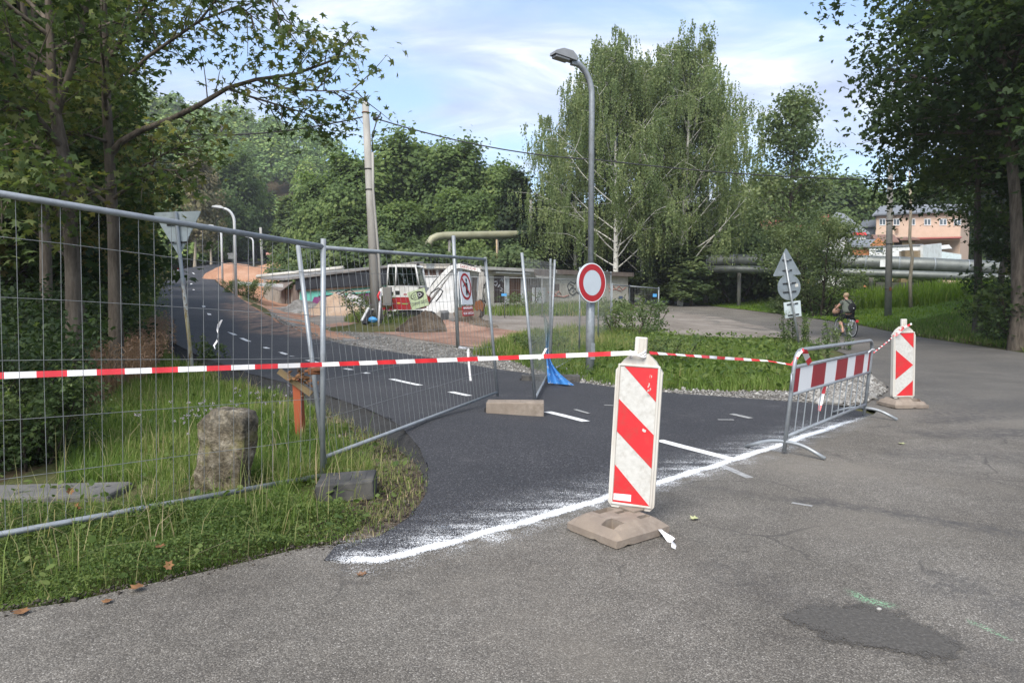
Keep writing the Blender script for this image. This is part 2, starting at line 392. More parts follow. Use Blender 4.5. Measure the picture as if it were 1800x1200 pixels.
# sprayed white line: speckled alpha that thins out away from its middle
m, t = new_mat('white_spray'); co = t.coord()
d = t.attr('across')                                      # signed, metres; + on the side of the new asphalt
core = t.mapr(t.m('ABSOLUTE', t.m('ADD', d, t.mapr(t.noise(co, 2.2, 3), 0, 1, -.05, .05))), .0, .095, .84, 0, True); core = t.m('MULTIPLY', core, t.mapr(t.noise(co, 6, 4, .7), .32, .55, .55, 1))
stre = t.noise(t.scale(co, (1.2, 4.6, 1), (0, 0, 0), (0, 0, R(18))), 1.7, 6, .72)
plus = t.m('MULTIPLY', t.m('POWER', t.mapr(d, .0, .72, .95, 0), 1.5), t.mapr(stre, .34, .70, .04, .85))
minus = t.m('MULTIPLY', t.mapr(d, -.28, -.05, 0, 1), t.mapr(t.noise(co, 4, 4), .35, .75, 0, .7))
soft = t.m('MULTIPLY', t.m('MAXIMUM', t.m('MULTIPLY', plus, t.m('GREATER_THAN', d, 0)), t.m('MULTIPLY', minus, t.m('LESS_THAN', d, 0))), .8)
a = t.m('MULTIPLY', t.m('MAXIMUM', core, soft), t.attr('fade'))
spk = t.voro(co, 230, out='Color'); cs = t.n('ShaderNodeSeparateColor'); t.l(spk, cs.inputs[0])
al = t.mapr(t.m('SUBTRACT', t.m('ADD', a, t.m('MULTIPLY', t.m('SUBTRACT', t.noise(co, 45, 4, .7), .5), .35)), t.m('ADD', t.m('MULTIPLY', cs.outputs[1], .55), .12)), -.14, .22)
al = t.m('MULTIPLY', al, t.m('GREATER_THAN', a, .03))
pr = t.bsdf((.80, .81, .82), .8); tp = t.n('ShaderNodeBsdfTransparent'); mx = t.n('ShaderNodeMixShader'); t.l(al, mx.inputs[0]); t.l(tp.outputs[0], mx.inputs[1]); t.l(pr, mx.inputs[2]); t.out(mx.outputs[0])
m.use_backface_culling = False

# soils
def soil(name, cols, s1=1.2, s2=14, bump=.8, bd=.04):
    m, t = new_mat(name); co = t.coord()
    f = t.m('ADD', t.m('MULTIPLY', t.noise(co, s1, 5, .6), .6), t.m('MULTIPLY', t.noise(co, s2, 5, .7), .4))
    col = t.ramp(f, [(.36 + .28 * i / (len(cols) - 1), c) for i, c in enumerate(cols)])
    t.out(t.bsdf(col, .95, 0, t.bump(t.noise(co, s2 * 1.4, 5, .7), bump, bd), .1)); return m
soil('ground_soil', [(.035, .04, .016), (.07, .075, .03), (.11, .095, .05)], .7, 9)
soil('wood_soil', [(.02, .018, .01), (.05, .04, .022), (.08, .06, .035)], .9, 11)
soil('gravel_grey', [(.12, .11, .10), (.24, .225, .205), (.40, .385, .36)], 2.5, 30, 1, .05)
soil('orange_soil', [(.24, .125, .08), (.33, .185, .12), (.41, .255, .18)], .6, 12)
soil('red_soil', [(.15, .088, .066), (.25, .155, .118), (.33, .23, .18)], .7, 9)
soil('yard_dirt', [(.13, .112, .096), (.195, .172, .15), (.26, .235, .208)], .5, 8)
soil('dark_soil', [(.035, .028, .022), (.09, .07, .052), (.20, .165, .13)], 1.4, 16, 1, .06)
soil('sand', [(.30, .21, .15), (.40, .29, .21), (.46, .36, .28)], 1.1, 14)
soil('lawn_soil', [(.06, .10, .018), (.09, .15, .025), (.12, .19, .03)], .5, 7)
simple('stone_grey', (.20, .19, .175), (.42, .41, .39), 3, .9, bump=.6, bscale=40)
m, t = new_mat('gravel_stone'); t.out(t.bsdf(t.ramp(t.attr('rnd'), [(0, (.09, .082, .072)), (.5, (.20, .19, .175)), (.9, (.34, .33, .31)), (1, (.5, .49, .47))]), .9, spec=.2))
m, t = new_mat('crumb'); t.out(t.bsdf(t.ramp(t.attr('rnd'), [(0, (.02, .018, .016)), (.7, (.07, .06, .05)), (1, (.16, .14, .115))]), .95, spec=.1))

# built things
simple('galvanised', (.31, .33, .35), (.24, .26, .275), 14, .42, .35, .12, 60, .002, dirt=(.16, .16, .155), dscale=9, damt=.5)
simple('galvanised_dark', (.17, .19, .20), (.24, .26, .275), 10, .5, .25, dirt=(.1, .1, .1), dscale=6)
simple('wire_steel', (.15, .155, .155), (.23, .24, .24), 12, .5, .2)
simple('rust', (.20, .075, .03), (.11, .045, .02), 20, .9, .1, .4, 60)
simple('rubber_block', (.025, .025, .026), (.05, .048, .046), 6, .85, bump=.4, bscale=70, dirt=(.16, .15, .13), dscale=5, damt=.5)
simple('concrete_block', (.17, .135, .105), (.26, .215, .175), 5, .92, bump=.6, bscale=45, dirt=(.08, .065, .05), dscale=6)
simple('plate_base', (.23, .185, .145), (.16, .128, .105), 6, .92, bump=.5, bscale=60, bdist=.006, dirt=(.33, .28, .23), dscale=9, damt=.5)
simple('white_plastic', (.53, .51, .465), (.46, .435, .39), 5, .5, bump=.1, bscale=30, dirt=(.30, .22, .16), dscale=9, damt=.55, streak=True)
simple('white_foil', (.52, .51, .48), (.44, .43, .40), 30, .4, dirt=(.28, .25, .21), dscale=26, damt=.5)
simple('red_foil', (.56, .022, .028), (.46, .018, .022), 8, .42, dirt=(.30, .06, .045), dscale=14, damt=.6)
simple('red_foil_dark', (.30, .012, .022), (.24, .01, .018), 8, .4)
simple('tape_red', (.66, .035, .045), (.58, .03, .04), 8, .35)
simple('tape_white', (.78, .76, .76), (.70, .68, .68), 8, .35)
simple('sign_white', (.72, .73, .74), rough=.35)
simple('sign_grey', (.50, .545, .585), (.46, .50, .54), 4, .42)
simple('sign_red', (.40, .010, .016), (.35, .009, .014), 5, .35)
simple('sign_back', (.56, .62, .64), (.48, .54, .56), 3, .5, .25, dirt=(.26, .28, .26), dscale=4, damt=.6)
simple('sign_back_dark', (.165, .195, .22), (.215, .245, .27), 3, .55, .2, dirt=(.12, .13, .13), dscale=4)
simple('black_metal', (.015, .015, .016), rough=.5)
simple('black_paint', (.012, .012, .013), rough=.6)
m, t = new_mat('flaked_post'); co = t.coord(); sp = t.n('ShaderNodeSeparateXYZ'); t.l(co, sp.inputs[0])
f = t.mapr(t.noise(t.scale(co, (1, 1, .35)), 16, 5, .7), .5, .58); c0 = t.mix(f, (.60, .59, .54), (.22, .13, .06))
yel = t.mapr(t.m('ADD', sp.outputs[2], t.mapr(t.noise(co, 3, 2), 0, 1, -.3, .3)), .55, 1.1); c0 = t.mix(t.m('MULTIPLY', t.mapr(t.m('ABSOLUTE', t.m('SUBTRACT', sp.outputs[2], .75)), .2, .5, 1, 0), .75), c0, (.50, .40, .16))
up_ = t.mapr(sp.outputs[2], 1.55, 1.75); t.out(t.bsdf(t.mix(up_, c0, (.30, .33, .35)), .6))
simple('concrete_pole', (.36, .35, .325), (.26, .25, .23), 3, .9, bump=.4, bscale=30, dirt=(.18, .165, .145), dscale=2, streak=True)
simple('concrete_dark', (.15, .145, .135), (.20, .19, .175), 3, .9, bump=.4, bscale=30)
simple('concrete_slab', (.125, .12, .115), (.085, .082, .078), 4, .92, bump=.6, bscale=40, dirt=(.09, .085, .08), dscale=6)
simple('render_wall', (.55, .52, .455), (.46, .43, .37), 2.2, .9, bump=.4, bscale=20, dirt=(.34, .30, .24), dscale=1.4, damt=.6)
simple('white_wall', (.60, .61, .62), (.52, .53, .54), 2, .8, dirt=(.36, .34, .30), dscale=2)
simple('old_boards', (.22, .195, .165), (.36, .33, .285), 5, .9, bump=.5, bscale=20, dirt=(.06, .05, .04), dscale=3, damt=.8, streak=True)
simple('brown_door', (.085, .04, .025), (.12, .06, .038), 4, .6)
simple('dark_door', (.045, .03, .033), (.07, .045, .045), 4, .6)
simple('dark_fascia', (.022, .025, .032), (.036, .04, .048), 3, .75, spec=.2)
simple('roof_felt', (.13, .13, .135), (.22, .215, .21), 2, .9, dirt=(.30, .28, .25), dscale=1.2)
simple('roof_edge', (.52, .50, .46), (.36, .34, .30), 3, .85)
simple('rusty_sheet', (.12, .095, .085), (.18, .145, .125), 3, .8, streak=True)
simple('paint_teal', (.10, .42, .36), (.14, .48, .42), 4, .7)
simple('paint_purple', (.14, .03, .13), (.19, .05, .17), 4, .7)
simple('paint_pale', (.62, .62, .64), (.52, .52, .55), 4, .7)
simple('paint_rose', (.52, .22, .18), (.58, .32, .26), 4, .8)
simple('pink_plaster', (.52, .375, .285), (.47, .34, .255), 2, .9)
simple('slate_roof', (.125, .135, .15), (.165, .175, .19), 3, .7)
simple('slate_dark', (.075, .082, .093), (.10, .108, .12), 3, .7)
simple('red_tile', (.30, .075, .06), (.24, .06, .05), 3, .8)
simple('brown_tile', (.14, .075, .055), (.18, .10, .075), 4, .8)
simple('orange_wood', (.38, .155, .06), (.30, .12, .05), 5, .8)
simple('yellow_wall', (.55, .40, .17), (.48, .35, .15), 2, .9)
simple('wood_pale', (.36, .27, .17), (.26, .19, .12), 6, .9)
simple('post_wood', (.30, .065, .018), (.21, .045, .014), 5, .6, bump=.3, bscale=20, streak=True, dirt=(.10, .03, .012), dscale=6)
simple('old_wood', (.17, .12, .06), (.11, .08, .04), 8, .9, bump=.4, bscale=30)
simple('dead_leaf', (.20, .095, .035), (.11, .05, .018), 25, .8)
simple('pale_leaf', (.36, .36, .20), (.30, .32, .16), 20, .7)
simple('pipe_grey', (.085, .095, .09), (.13, .14, .132), 1.2, .5, .35, .1, 9, .02, dirt=(.22, .23, .22), dscale=1.6, damt=.5)
simple('pipe_olive', (.24, .235, .15), (.30, .29, .20), 1.2, .6, .2, .1, 9, .02, dirt=(.16, .15, .10), dscale=1.6)
simple('machine_white', (.66, .66, .65), (.60, .60, .585), 3, .38, dirt=(.36, .33, .28), dscale=3, damt=.4)
simple('machine_red', (.36, .018, .028), (.30, .016, .024), 3, .4, dirt=(.18, .07, .05), dscale=4)
simple('machine_grey', (.35, .34, .32), (.25, .24, .225), 4, .5, dirt=(.20, .16, .12), dscale=5)
simple('bucket_steel', (.13, .105, .085), (.19, .155, .125), 5, .6, .4, dirt=(.22, .14, .10), dscale=4)
simple('board_green', (.44, .52, .33), (.40, .48, .30), 3, .5)
m, t = new_mat('cab_glass'); gl = t.n('ShaderNodeBsdfGlossy'); gl.inputs[0].default_value = (.85, .95, .92, 1); gl.inputs['Roughness'].default_value = .03
tp = t.n('ShaderNodeBsdfTransparent'); tp.inputs[0].default_value = (.30, .38, .36, 1); mx = t.n('ShaderNodeMixShader'); mx.inputs[0].default_value = .35; t.l(tp.outputs[0], mx.inputs[1]); t.l(gl.outputs[0], mx.inputs[2]); t.out(mx.outputs[0])
m, t = new_mat('window_glass'); t.out(t.bsdf((.09, .11, .13), .08, 0, None, .8))
m, t = new_mat('banner_net'); co = t.coord(); f = t.mapr(t.noise(t.scale(co, (2, 2, 7)), 2.2, 5, .75), .57, .63)
sp = t.n('ShaderNodeSeparateXYZ'); t.l(co, sp.inputs[0]); c = t.mix(t.mapr(sp.outputs[2], .35, .95), (.06, .25, .62), (.22, .30, .27)); c = t.mix(f, c, (.62, .70, .76))
a = t.bsdf(c, .6, spec=.2); tr = t.n('ShaderNodeBsdfTranslucent'); t.l(c, tr.inputs[0]); tp = t.n('ShaderNodeBsdfTransparent')
m1 = t.n('ShaderNodeMixShader'); m1.inputs[0].default_value = .3; t.l(a, m1.inputs[1]); t.l(tr.outputs[0], m1.inputs[2])
m2 = t.n('ShaderNodeMixShader'); t.l(t.mapr(sp.outputs[2], .4, 1.2, .05, .45), m2.inputs[0]); t.l(m1.outputs[0], m2.inputs[1]); t.l(tp.outputs[0], m2.inputs[2]); t.out(m2.outputs[0])
simple('cable_black', (.03, .03, .032), rough=.6)
simple('lamp_grey', (.27, .275, .28), (.22, .225, .23), 5, .5, .3)
simple('lamp_white', (.62, .63, .63), rough=.5)
simple('skin', (.50, .27, .19), (.55, .31, .22), 9, .55)
simple('hair_blond', (.50, .36, .22), (.38, .26, .15), 30, .6)
simple('shirt_grey', (.115, .13, .105), (.15, .165, .135), 12, .9, bump=.3, bscale=25)
simple('cloth_black', (.012, .012, .014), (.02, .02, .023), 9, .9)
simple('tyre', (.018, .018, .019), rough=.8)
simple('bike_blue', (.03, .05, .10), rough=.4)
simple('bag_brown', (.42, .27, .17), (.28, .14, .11), 9, .8)
simple('green_lime', (.25, .48, .10), rough=.5)
simple('yellow_paint', (.65, .42, .03), rough=.5)
simple('blue_sheet', (.05, .25, .55), (.08, .32, .6), 5, .6)
simple('feather', (.20, .19, .20), (.30, .26, .26), 30, .8)

# bark and leaves
def bark(name, c1, c2, sc=9):
    m, t = new_mat(name); co = t.scale(t.coord(), (1, 1, .22)); f = t.noise(co, sc, 6, .7)
    t.out(t.bsdf(t.mix(t.mapr(f, .35, .65), c1, c2), .95, 0, t.bump(f, .8, .03), .1))
bark('bark_grey', (.055, .045, .036), (.15, .125, .10))
bark('bark_dark', (.02, .017, .014), (.06, .05, .04))
bark('bark_pale', (.22, .185, .14), (.38, .33, .26))
m, t = new_mat('bark_birch'); co = t.coord(); f = t.mapr(t.noise(t.scale(co, (1, 1, 2.2)), 3.2, 4, .7), .54, .62); lo = t.mapr(t.noise(co, .5, 2), .5, .75, 0, .4)
t.out(t.bsdf(t.mix(t.m('MAXIMUM', f, lo), (.55, .53, .48), (.05, .045, .04)), .85))
leafm('leaf_maple', [(0.043, 0.066, 0.026), (0.071, 0.106, 0.041), (0.105, 0.140, 0.052), (0.177, 0.187, 0.067), (0.281, 0.235, 0.077)])
leafm('leaf_maple_brown', [(0.052, 0.090, 0.031), (0.103, 0.141, 0.047), (0.190, 0.187, 0.066), (0.293, 0.237, 0.092), (0.345, 0.228, 0.105)])
leafm('leaf_maple_dark', [(0.031, 0.050, 0.024), (0.050, 0.078, 0.032), (0.074, 0.107, 0.040), (0.121, 0.153, 0.050)], .35)
leafm('leaf_birch', [(0.121, 0.159, 0.070), (0.174, 0.220, 0.095), (0.243, 0.287, 0.132), (0.325, 0.349, 0.160)], .35)
leafm('leaf_lime', [(0.077, 0.117, 0.044), (0.120, 0.174, 0.064), (0.174, 0.238, 0.082), (0.261, 0.311, 0.109)], .35)
leafm('leaf_mid', [(0.066, 0.100, 0.045), (0.106, 0.148, 0.065), (0.151, 0.194, 0.079), (0.215, 0.243, 0.099)], .3)
leafm('leaf_dark', [(0.016, 0.028, 0.013), (0.027, 0.045, 0.020), (0.041, 0.062, 0.025), (0.068, 0.087, 0.033)], .25)
leafm('leaf_ash', [(0.086, 0.122, 0.059), (0.129, 0.168, 0.080), (0.183, 0.222, 0.105), (0.257, 0.286, 0.138)], .3)
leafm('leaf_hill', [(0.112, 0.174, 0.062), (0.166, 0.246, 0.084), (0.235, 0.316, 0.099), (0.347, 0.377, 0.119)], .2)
leafm('leaf_brown', [(0.117, 0.112, 0.059), (0.182, 0.163, 0.088), (0.234, 0.193, 0.109), (0.273, 0.223, 0.148)], .25)
leafm('grass_mat', [(0.082, 0.138, 0.033), (0.140, 0.212, 0.047), (0.222, 0.285, 0.081), (0.407, 0.350, 0.186), (0.665, 0.488, 0.372)], .35)
leafm('grass_bright', [(0.088, 0.147, 0.019), (0.139, 0.214, 0.030), (0.190, 0.269, 0.041), (0.278, 0.306, 0.073)], .4)
leafm('grass_dry', [(0.268, 0.163, 0.095), (0.390, 0.245, 0.162), (0.512, 0.337, 0.257)], .35, tint=(1.1, 1.05, .9))
leafm('weed_leaf', [(0.056, 0.095, 0.030), (0.094, 0.142, 0.042), (0.151, 0.196, 0.058), (0.207, 0.235, 0.084)], .3)
leafm('seed_head', [(0.610, 0.490, 0.567), (0.610, 0.510, 0.675)], .3, tint=(1, 1, 1))
# ------------------------------------------------------------------ ground, roads, path
def resample(poly, step_fn, ragged=0, rng=random.Random(3)):
    out = []
    for i in range(len(poly)):
        a = Vector(poly[i][:2]); b = Vector(poly[(i + 1) % len(poly)][:2]); n = max(1, int((b - a).length / step_fn(a.y)))
        for k in range(n):
            p = a.lerp(b, k / n)
            if ragged: p = p + Vector((mnoise.noise((p.x * 2.3, p.y * 2.3, 1)), mnoise.noise((p.x * 2.3, p.y * 2.3, 7)))) * ragged * 1.4 + Vector((rng.uniform(-1, 1), rng.uniform(-1, 1))) * ragged * .35
            out.append(p)
    return out
def smooth_poly(pts, it=2):
    for _ in range(it):
        q = []
        for i in range(len(pts)):
            a, b = Vector(pts[i][:2]), Vector(pts[(i + 1) % len(pts)][:2]); q += [a.lerp(b, .25), a.lerp(b, .75)]
        pts = q
    return pts
def sheet(name, poly, mat, dz, step=None, ragged=0, zf=None, kind='structure', skirt=0, parent=None):
    stp = step or (lambda y: .22 + .035 * max(y, 0))
    b = resample(poly, stp, ragged); n = len(b)
    xs = [p.x for p in b]; ys = [p.y for p in b]; pts = list(b); y = min(ys)
    arr = [(p.x, p.y) for p in b]; rng = random.Random(5)
    while y < max(ys):
        s = stp(y) * 1.25; gx = np.arange(min(xs), max(xs), s) + rng.random() * s
        ok = inside(gx, np.full_like(gx, y), arr)
        pts += [Vector((float(a), y)) for a in gx[ok]]; y += s
    r = delaunay_2d_cdt(pts, [(i, (i + 1) % n) for i in range(n)], [], 1, 1e-4)
    vx = np.array([(p.x, p.y) for p in r[0]]); cen = [(sum(vx[i][0] for i in f) / len(f), sum(vx[i][1] for i in f) / len(f)) for f in r[2]]
    keep = inside(np.array([c[0] for c in cen]), np.array([c[1] for c in cen]), arr)
    z = (zf(vx[:, 0], vx[:, 1]) if zf else H(vx[:, 0], vx[:, 1])) + dz
    mb = MB(); fs = [tuple(f) for f, k in zip(r[2], keep) if k]
    fs = [f if ((vx[f[1]][0] - vx[f[0]][0]) * (vx[f[2]][1] - vx[f[0]][1]) - (vx[f[1]][1] - vx[f[0]][1]) * (vx[f[2]][0] - vx[f[0]][0])) > 0 else f[::-1] for f in fs]
    mb.add([(float(a[0]), float(a[1]), float(c)) for a, c in zip(vx, z)], fs, 0, True)
    if parent is None: o = struct(mb, name, mat)
    else: o = part(mb, name, mat, parent)
    if kind: o['kind'] = kind
    return o
g2 = lambda u, v: tuple(G(u, v)[:2])

# the line between old and new asphalt, from the near end to the far end
LINE = [(-1.02, 3.62), (-.72, 3.62), (-.30, 3.92), (.30, 4.45), (1.08, 5.13), (1.87, 5.85), (3.1, 7.05), (4.45, 8.34)]
nrm = []
for a, b in zip(CL[:-1], CL[1:]):
    d = np.array([b[0] - a[0], b[1] - a[1]]); d /= np.linalg.norm(d); nrm.append((-d[1], d[0]))
nrm.append(nrm[-1])
left_edge = []; right_edge = []
rng = random.Random(11)
for k in range(5, len(CL)):
    n_ = np.array(nrm[k]) + np.array(nrm[max(k - 1, 0)]); n_ /= np.linalg.norm(n_); w = 2.0
    left_edge.append(tuple(CL[k][:2] + n_ * (w + rng.uniform(-.05, .05)))); right_edge.append(tuple(CL[k][:2] - n_ * (w + .15 + rng.uniform(-.05, .05))))
near_left = [g2(*p) for p in ((612, 968), (668, 945), (722, 912), (752, 868), (752, 832), (738, 802), (700, 768), (640, 738), (560, 708), (505, 690), (440, 672))]
near_right = [g2(*p) for p in ((1460, 712), (1340, 705), (1200, 697), (1090, 687), (1006, 674), (931, 660), (870, 652), (759, 632), (690, 621))]
path_poly = [(-1.02, 3.62), g2(590, 962)] + near_left[1:] + left_edge[2:] + right_edge[:2:-1] + near_right[::-1] + [(4.45, 8.34)] + LINE[::-1][1:-1]
def _edge_lift(x, y):
    d, _, sd = path_near(x, y); return .105 * sstep(d * sd, -.3, 1.9) * sstep(y, 5.0, 7.5)
def path_z(x, y): return H(x, y) + .014 + .03 * sstep(np.abs((y - 4.9) - 1.0 * (x - .8)) * .7, .3, 2.5) * sstep(y, 4, 7) + _edge_lift(x, y)
path = sheet('cycle_path', path_poly, MAT['new_asphalt'], 0, lambda y: .25 + .03 * y, zf=path_z)
# crumbly sloping edge of the new layer on its left side
mb = MB(); L = [Vector(p) for p in near_left + left_edge[2:]]
Ls = []
for a, b in zip(L[:-1], L[1:]):
    n = max(1, int((b - a).length / (.12 + .02 * a.y))); Ls += [a.lerp(b, k / n) for k in range(n)]
rows = []
for i, p in enumerate(Ls):
    d = (Ls[min(i + 1, len(Ls) - 1)] - Ls[max(i - 1, 0)]).normalized(); o = Vector((-d.y, d.x)); s = min(1, (p.y - 3.7) / 3.0) if p.y < 6.7 else 1
    s = max(s, .25); row = []
    for k, (w, dzz) in enumerate(((-.012, -.003), (.0, -.008), (.09, -.06), (.20, -.13), (.30, -.20))):
        j = .035 * s * (k > 0); q = p + o * (w * s) + Vector((rng.uniform(-j, j), rng.uniform(-j, j)))
        pz = float(path_z(np.array([p.x]), np.array([p.y]))[0]); row.append((q.x, q.y, pz + dzz * s + (rng.uniform(-.012, .012) if k > 0 else 0)))
    rows.append(row)
vs = [p for r_ in rows for p in r_]; mb.add(vs, [(i * 5 + k, i * 5 + k + 1, (i + 1) * 5 + k + 1, (i + 1) * 5 + k) for i in range(len(rows) - 1) for k in range(4)], 0, True)
part(mb, 'path_edge', MAT['asphalt_edge'], path)

so_ = []
for p, q in zip(near_left, near_left[1:] + [left_edge[2]]):
    d = (Vector(q) - Vector(p)).normalized(); so_.append((p[0] - d.y * .5, p[1] + d.x * .5))
sheet('bare_soil_edge', [near_left[0]] + near_left[1:] + so_[::-1][:-1], MAT['dark_soil'], .004, lambda y: .12, ragged=.03)
# dashes of the centre line, each its own piece
def ribbon_dash(mb, a, b, w, dz=.006, zf=path_z, n=3):
    a = Vector(a[:2]); b = Vector(b[:2]); d = (b - a).normalized(); o = Vector((-d.y, d.x)) * w / 2; vs = []
    for k in range(n + 1):
        p = a.lerp(b, k / n)
        for q in (p - o, p + o): vs.append((q.x, q.y, float(zf(np.array([q.x]), np.array([q.y]))[0]) + dz))
    mb.add(vs, [(2 * k, 2 * k + 1, 2 * k + 3, 2 * k + 2)[::-1] for k in range(n)])
mb = MB(); ribbon_dash(mb, g2(1158, 778), g2(1292, 812), .12); part(mb, 'dash', MAT['road_paint'], path)
mb = MB(); ribbon_dash(mb, g2(962, 731), g2(1030, 748), .12); part(mb, 'dash', MAT['road_paint'], path)
cum = [0]; CC = CL[3:, :2]
for a, b in zip(CC[:-1], CC[1:]): cum.append(cum[-1] + float(np.linalg.norm(b - a)))
def along(s): return (float(np.interp(s, cum, CC[:, 0])), float(np.interp(s, cum, CC[:, 1])))
for k in range(0, 24):
    mb = MB(); s = cum[min(k, 17)] if k < 17 else cum[16] + (k - 16) * 2.0
    ribbon_dash(mb, along(max(s - .52, 0)), along(s + .52), .12 if k < 9 else .13); part(mb, 'dash', MAT['road_paint'], path)
mb = MB(); s = cum[16] + 8 * 2.0 - .6
a_ = [along(s + .8 * i) for i in range(60)]
for p, q in zip(a_[:-1], a_[1:]): ribbon_dash(mb, p, q, .16, n=1)
part(mb, 'far_centre_line', MAT['road_paint'], path)
for (u0, v0, u1, v1, w) in ((1286, 731, 1320, 738, .09), (1262, 741, 1290, 741, .05), (1010, 726, 1035, 733, .05), (1062, 718, 1078, 719, .05)):
    mb = MB(); ribbon_dash(mb, g2(u0, v0), g2(u1, v1), w); part(mb, 'paint_spot', MAT['faint_paint'], path)

# old road: everything in front and the lane that runs off to the right and up the hill
road_left = [g2(*p) for p in ((1480, 706), (1540, 690), (1532, 655), (1500, 628), (1440, 606), (1385, 594), (1310, 592), (1235, 588), (1180, 580), (1150, 566), (1130, 548), (1105, 532))]
rr = [(float(np.interp(y, ROADR_Y, ROADR_X)), y) for y in (95, 86, 75, 66, 57, 48, 40, 33, 26, 21, 17.9, 14, 10, 5, 0.5)]
road_poly = [(-7, .5), (-5.2, 2.2), (-2.9, 2.84)] + [g2(*p) for p in ((0, 1078), (120, 1062), (220, 1038), (340, 1012), (440, 988), (520, 968), (575, 960), (590, 962))] + LINE + [(4.7, 8.7)] + road_left + [(12.6, 95)] + rr
road = sheet('old_road', road_poly, MAT['old_asphalt'], .010, lambda y: .25 + .03 * max(y, 0))
# sprayed line
mb = MB(); acr = []; rows = []
for i in range(61):
    s = i / 60 * (len(LINE) - 1); k = min(int(s), len(LINE) - 2); p = Vector(LINE[k]).lerp(Vector(LINE[k + 1]), s - k)
    d = (Vector(LINE[min(k + 1, len(LINE) - 1)]) - Vector(LINE[k])).normalized(); k2 = min(k + 1, len(LINE) - 2); d2 = (Vector(LINE[k2 + 1]) - Vector(LINE[k2])).normalized(); d = d.lerp(d2, s - k).normalized()
    n_ = Vector((-.78, .62)) if k > 1 else Vector((-.3, .95))
    for w in (-.3, -.12, 0, .12, .3, .55, .8):
        q = p + n_ * w; rows.append((q.x, q.y, max(float(path_z(np.array([q.x]), np.array([q.y]))[0]) + .004 if w >= 0 else 0, .019))); acr.append(w)
mb.add(rows, [(i * 7 + k, (i + 1) * 7 + k, (i + 1) * 7 + k + 1, i * 7 + k + 1) for i in range(60) for k in range(6)])
o = struct(mb, 'white_spray_line', MAT['white_spray']); a = o.data.attributes.new('across', 'FLOAT', 'POINT'); a.data.foreach_set('value', acr)
a = o.data.attributes.new('fade', 'FLOAT', 'POINT'); a.data.foreach_set('value', [min(1, (i // 7) / 5.0, (60 - i // 7) / 6.0 + .05) for i in range(len(acr))])
mb = MB(); ribbon_dash(mb, g2(1250, 812), g2(1318, 842), .07, .013, H); part(mb, 'paint_spot', MAT['faint_paint'], road)
mb = MB(); ribbon_dash(mb, g2(1392, 886), g2(1428, 892), .035, .013, H); part(mb, 'paint_spot', MAT['faint_paint'], road)
pp = [g2(*p) for p in ((1358, 1082), (1378, 1062), (1440, 1054), (1520, 1062), (1600, 1075), (1660, 1100), (1690, 1130), (1715, 1160), (1690, 1182), (1600, 1168), (1530, 1152), (1450, 1136), (1385, 1112))]
pt = sheet('asphalt_patch', smooth_poly(pp, 1), MAT['patch_asphalt'], .016, lambda y: .035)
co_ = np.array([v.co[:2] for v in pt.data.vertices]); bd_ = np.array([tuple(q_) for q_ in resample(smooth_poly(pp, 1), lambda y: .02)])
a = pt.data.attributes.new('edge', 'FLOAT', 'POINT'); a.data.foreach_set('value', np.sqrt(((co_[:, None, :] - bd_[None]) ** 2).sum(2)).min(1).astype(np.float32))

# other ground covers
def gs(*pts): return [g2(*p) for p in pts]
verge_r = near_right[:]
gravel_poly = gs((1545, 690), (1500, 716), (1400, 709), (1300, 702)) + [(p[0] - .05, p[1] - .1) for p in near_right[2:]] + [right_edge[2], right_edge[4], right_edge[6], right_edge[8]] + gs((455, 500), (500, 540), (560, 572), (640, 588), (720, 600), (800, 612), (860, 628), (930, 640), (1000, 650), (1060, 672), (1150, 684), (1270, 690), (1390, 690), (1440, 662), (1500, 655))
sheet('gravel_verge', gravel_poly, MAT['gravel_grey'], .018, ragged=.06)
emb = [right_edge[k] for k in range(4, 21)]
outer = []
for k in range(4, 21):
    n_ = np.array(nrm[k + 5]); hh_ = abs(CL[k + 5][2] - .03 * max(0, CL[k + 5][1] - 16)); outer.append(tuple(CL[k + 5][:2] - n_ * (2.4 + min(2.6, .9 + 1.9 * hh_) if k < 12 else 2.4 + 6)))
sheet('soil_embankment', smooth_poly([(p[0] + .0, p[1]) for p in emb] + outer[::-1], 1), MAT['orange_soil'], .028, ragged=.08, zf=lambda x, y: H(x, y) + .006 * np.maximum(0, y - 40))
sheet('dirt_yard', smooth_poly(gs((500, 556), (560, 575), (650, 592), (740, 602), (830, 615), (905, 622), (985, 596), (1080, 588), (1180, 590), (1340, 596), (1400, 586), (1220, 548), (1120, 548), (1000, 542), (900, 541), (800, 541), (690, 544), (560, 548)), 1), MAT['yard_dirt'], .012, ragged=.12)
sheet('red_earth_strip', smooth_poly(gs((560, 574), (640, 582), (740, 598), (830, 612), (900, 612), (960, 596), (900, 580), (800, 572), (700, 572), (600, 566)), 1), MAT['red_soil'], .024, ragged=.1)
sheet('lawn', smooth_poly([(16.9, 33), (17.4, 40), (16.9, 57), (15.3, 86), (20, 100), (45, 100), (48, 60), (40, 44), (27, 32), (20, 30)], 1), MAT['lawn_soil'], .02, ragged=.2)

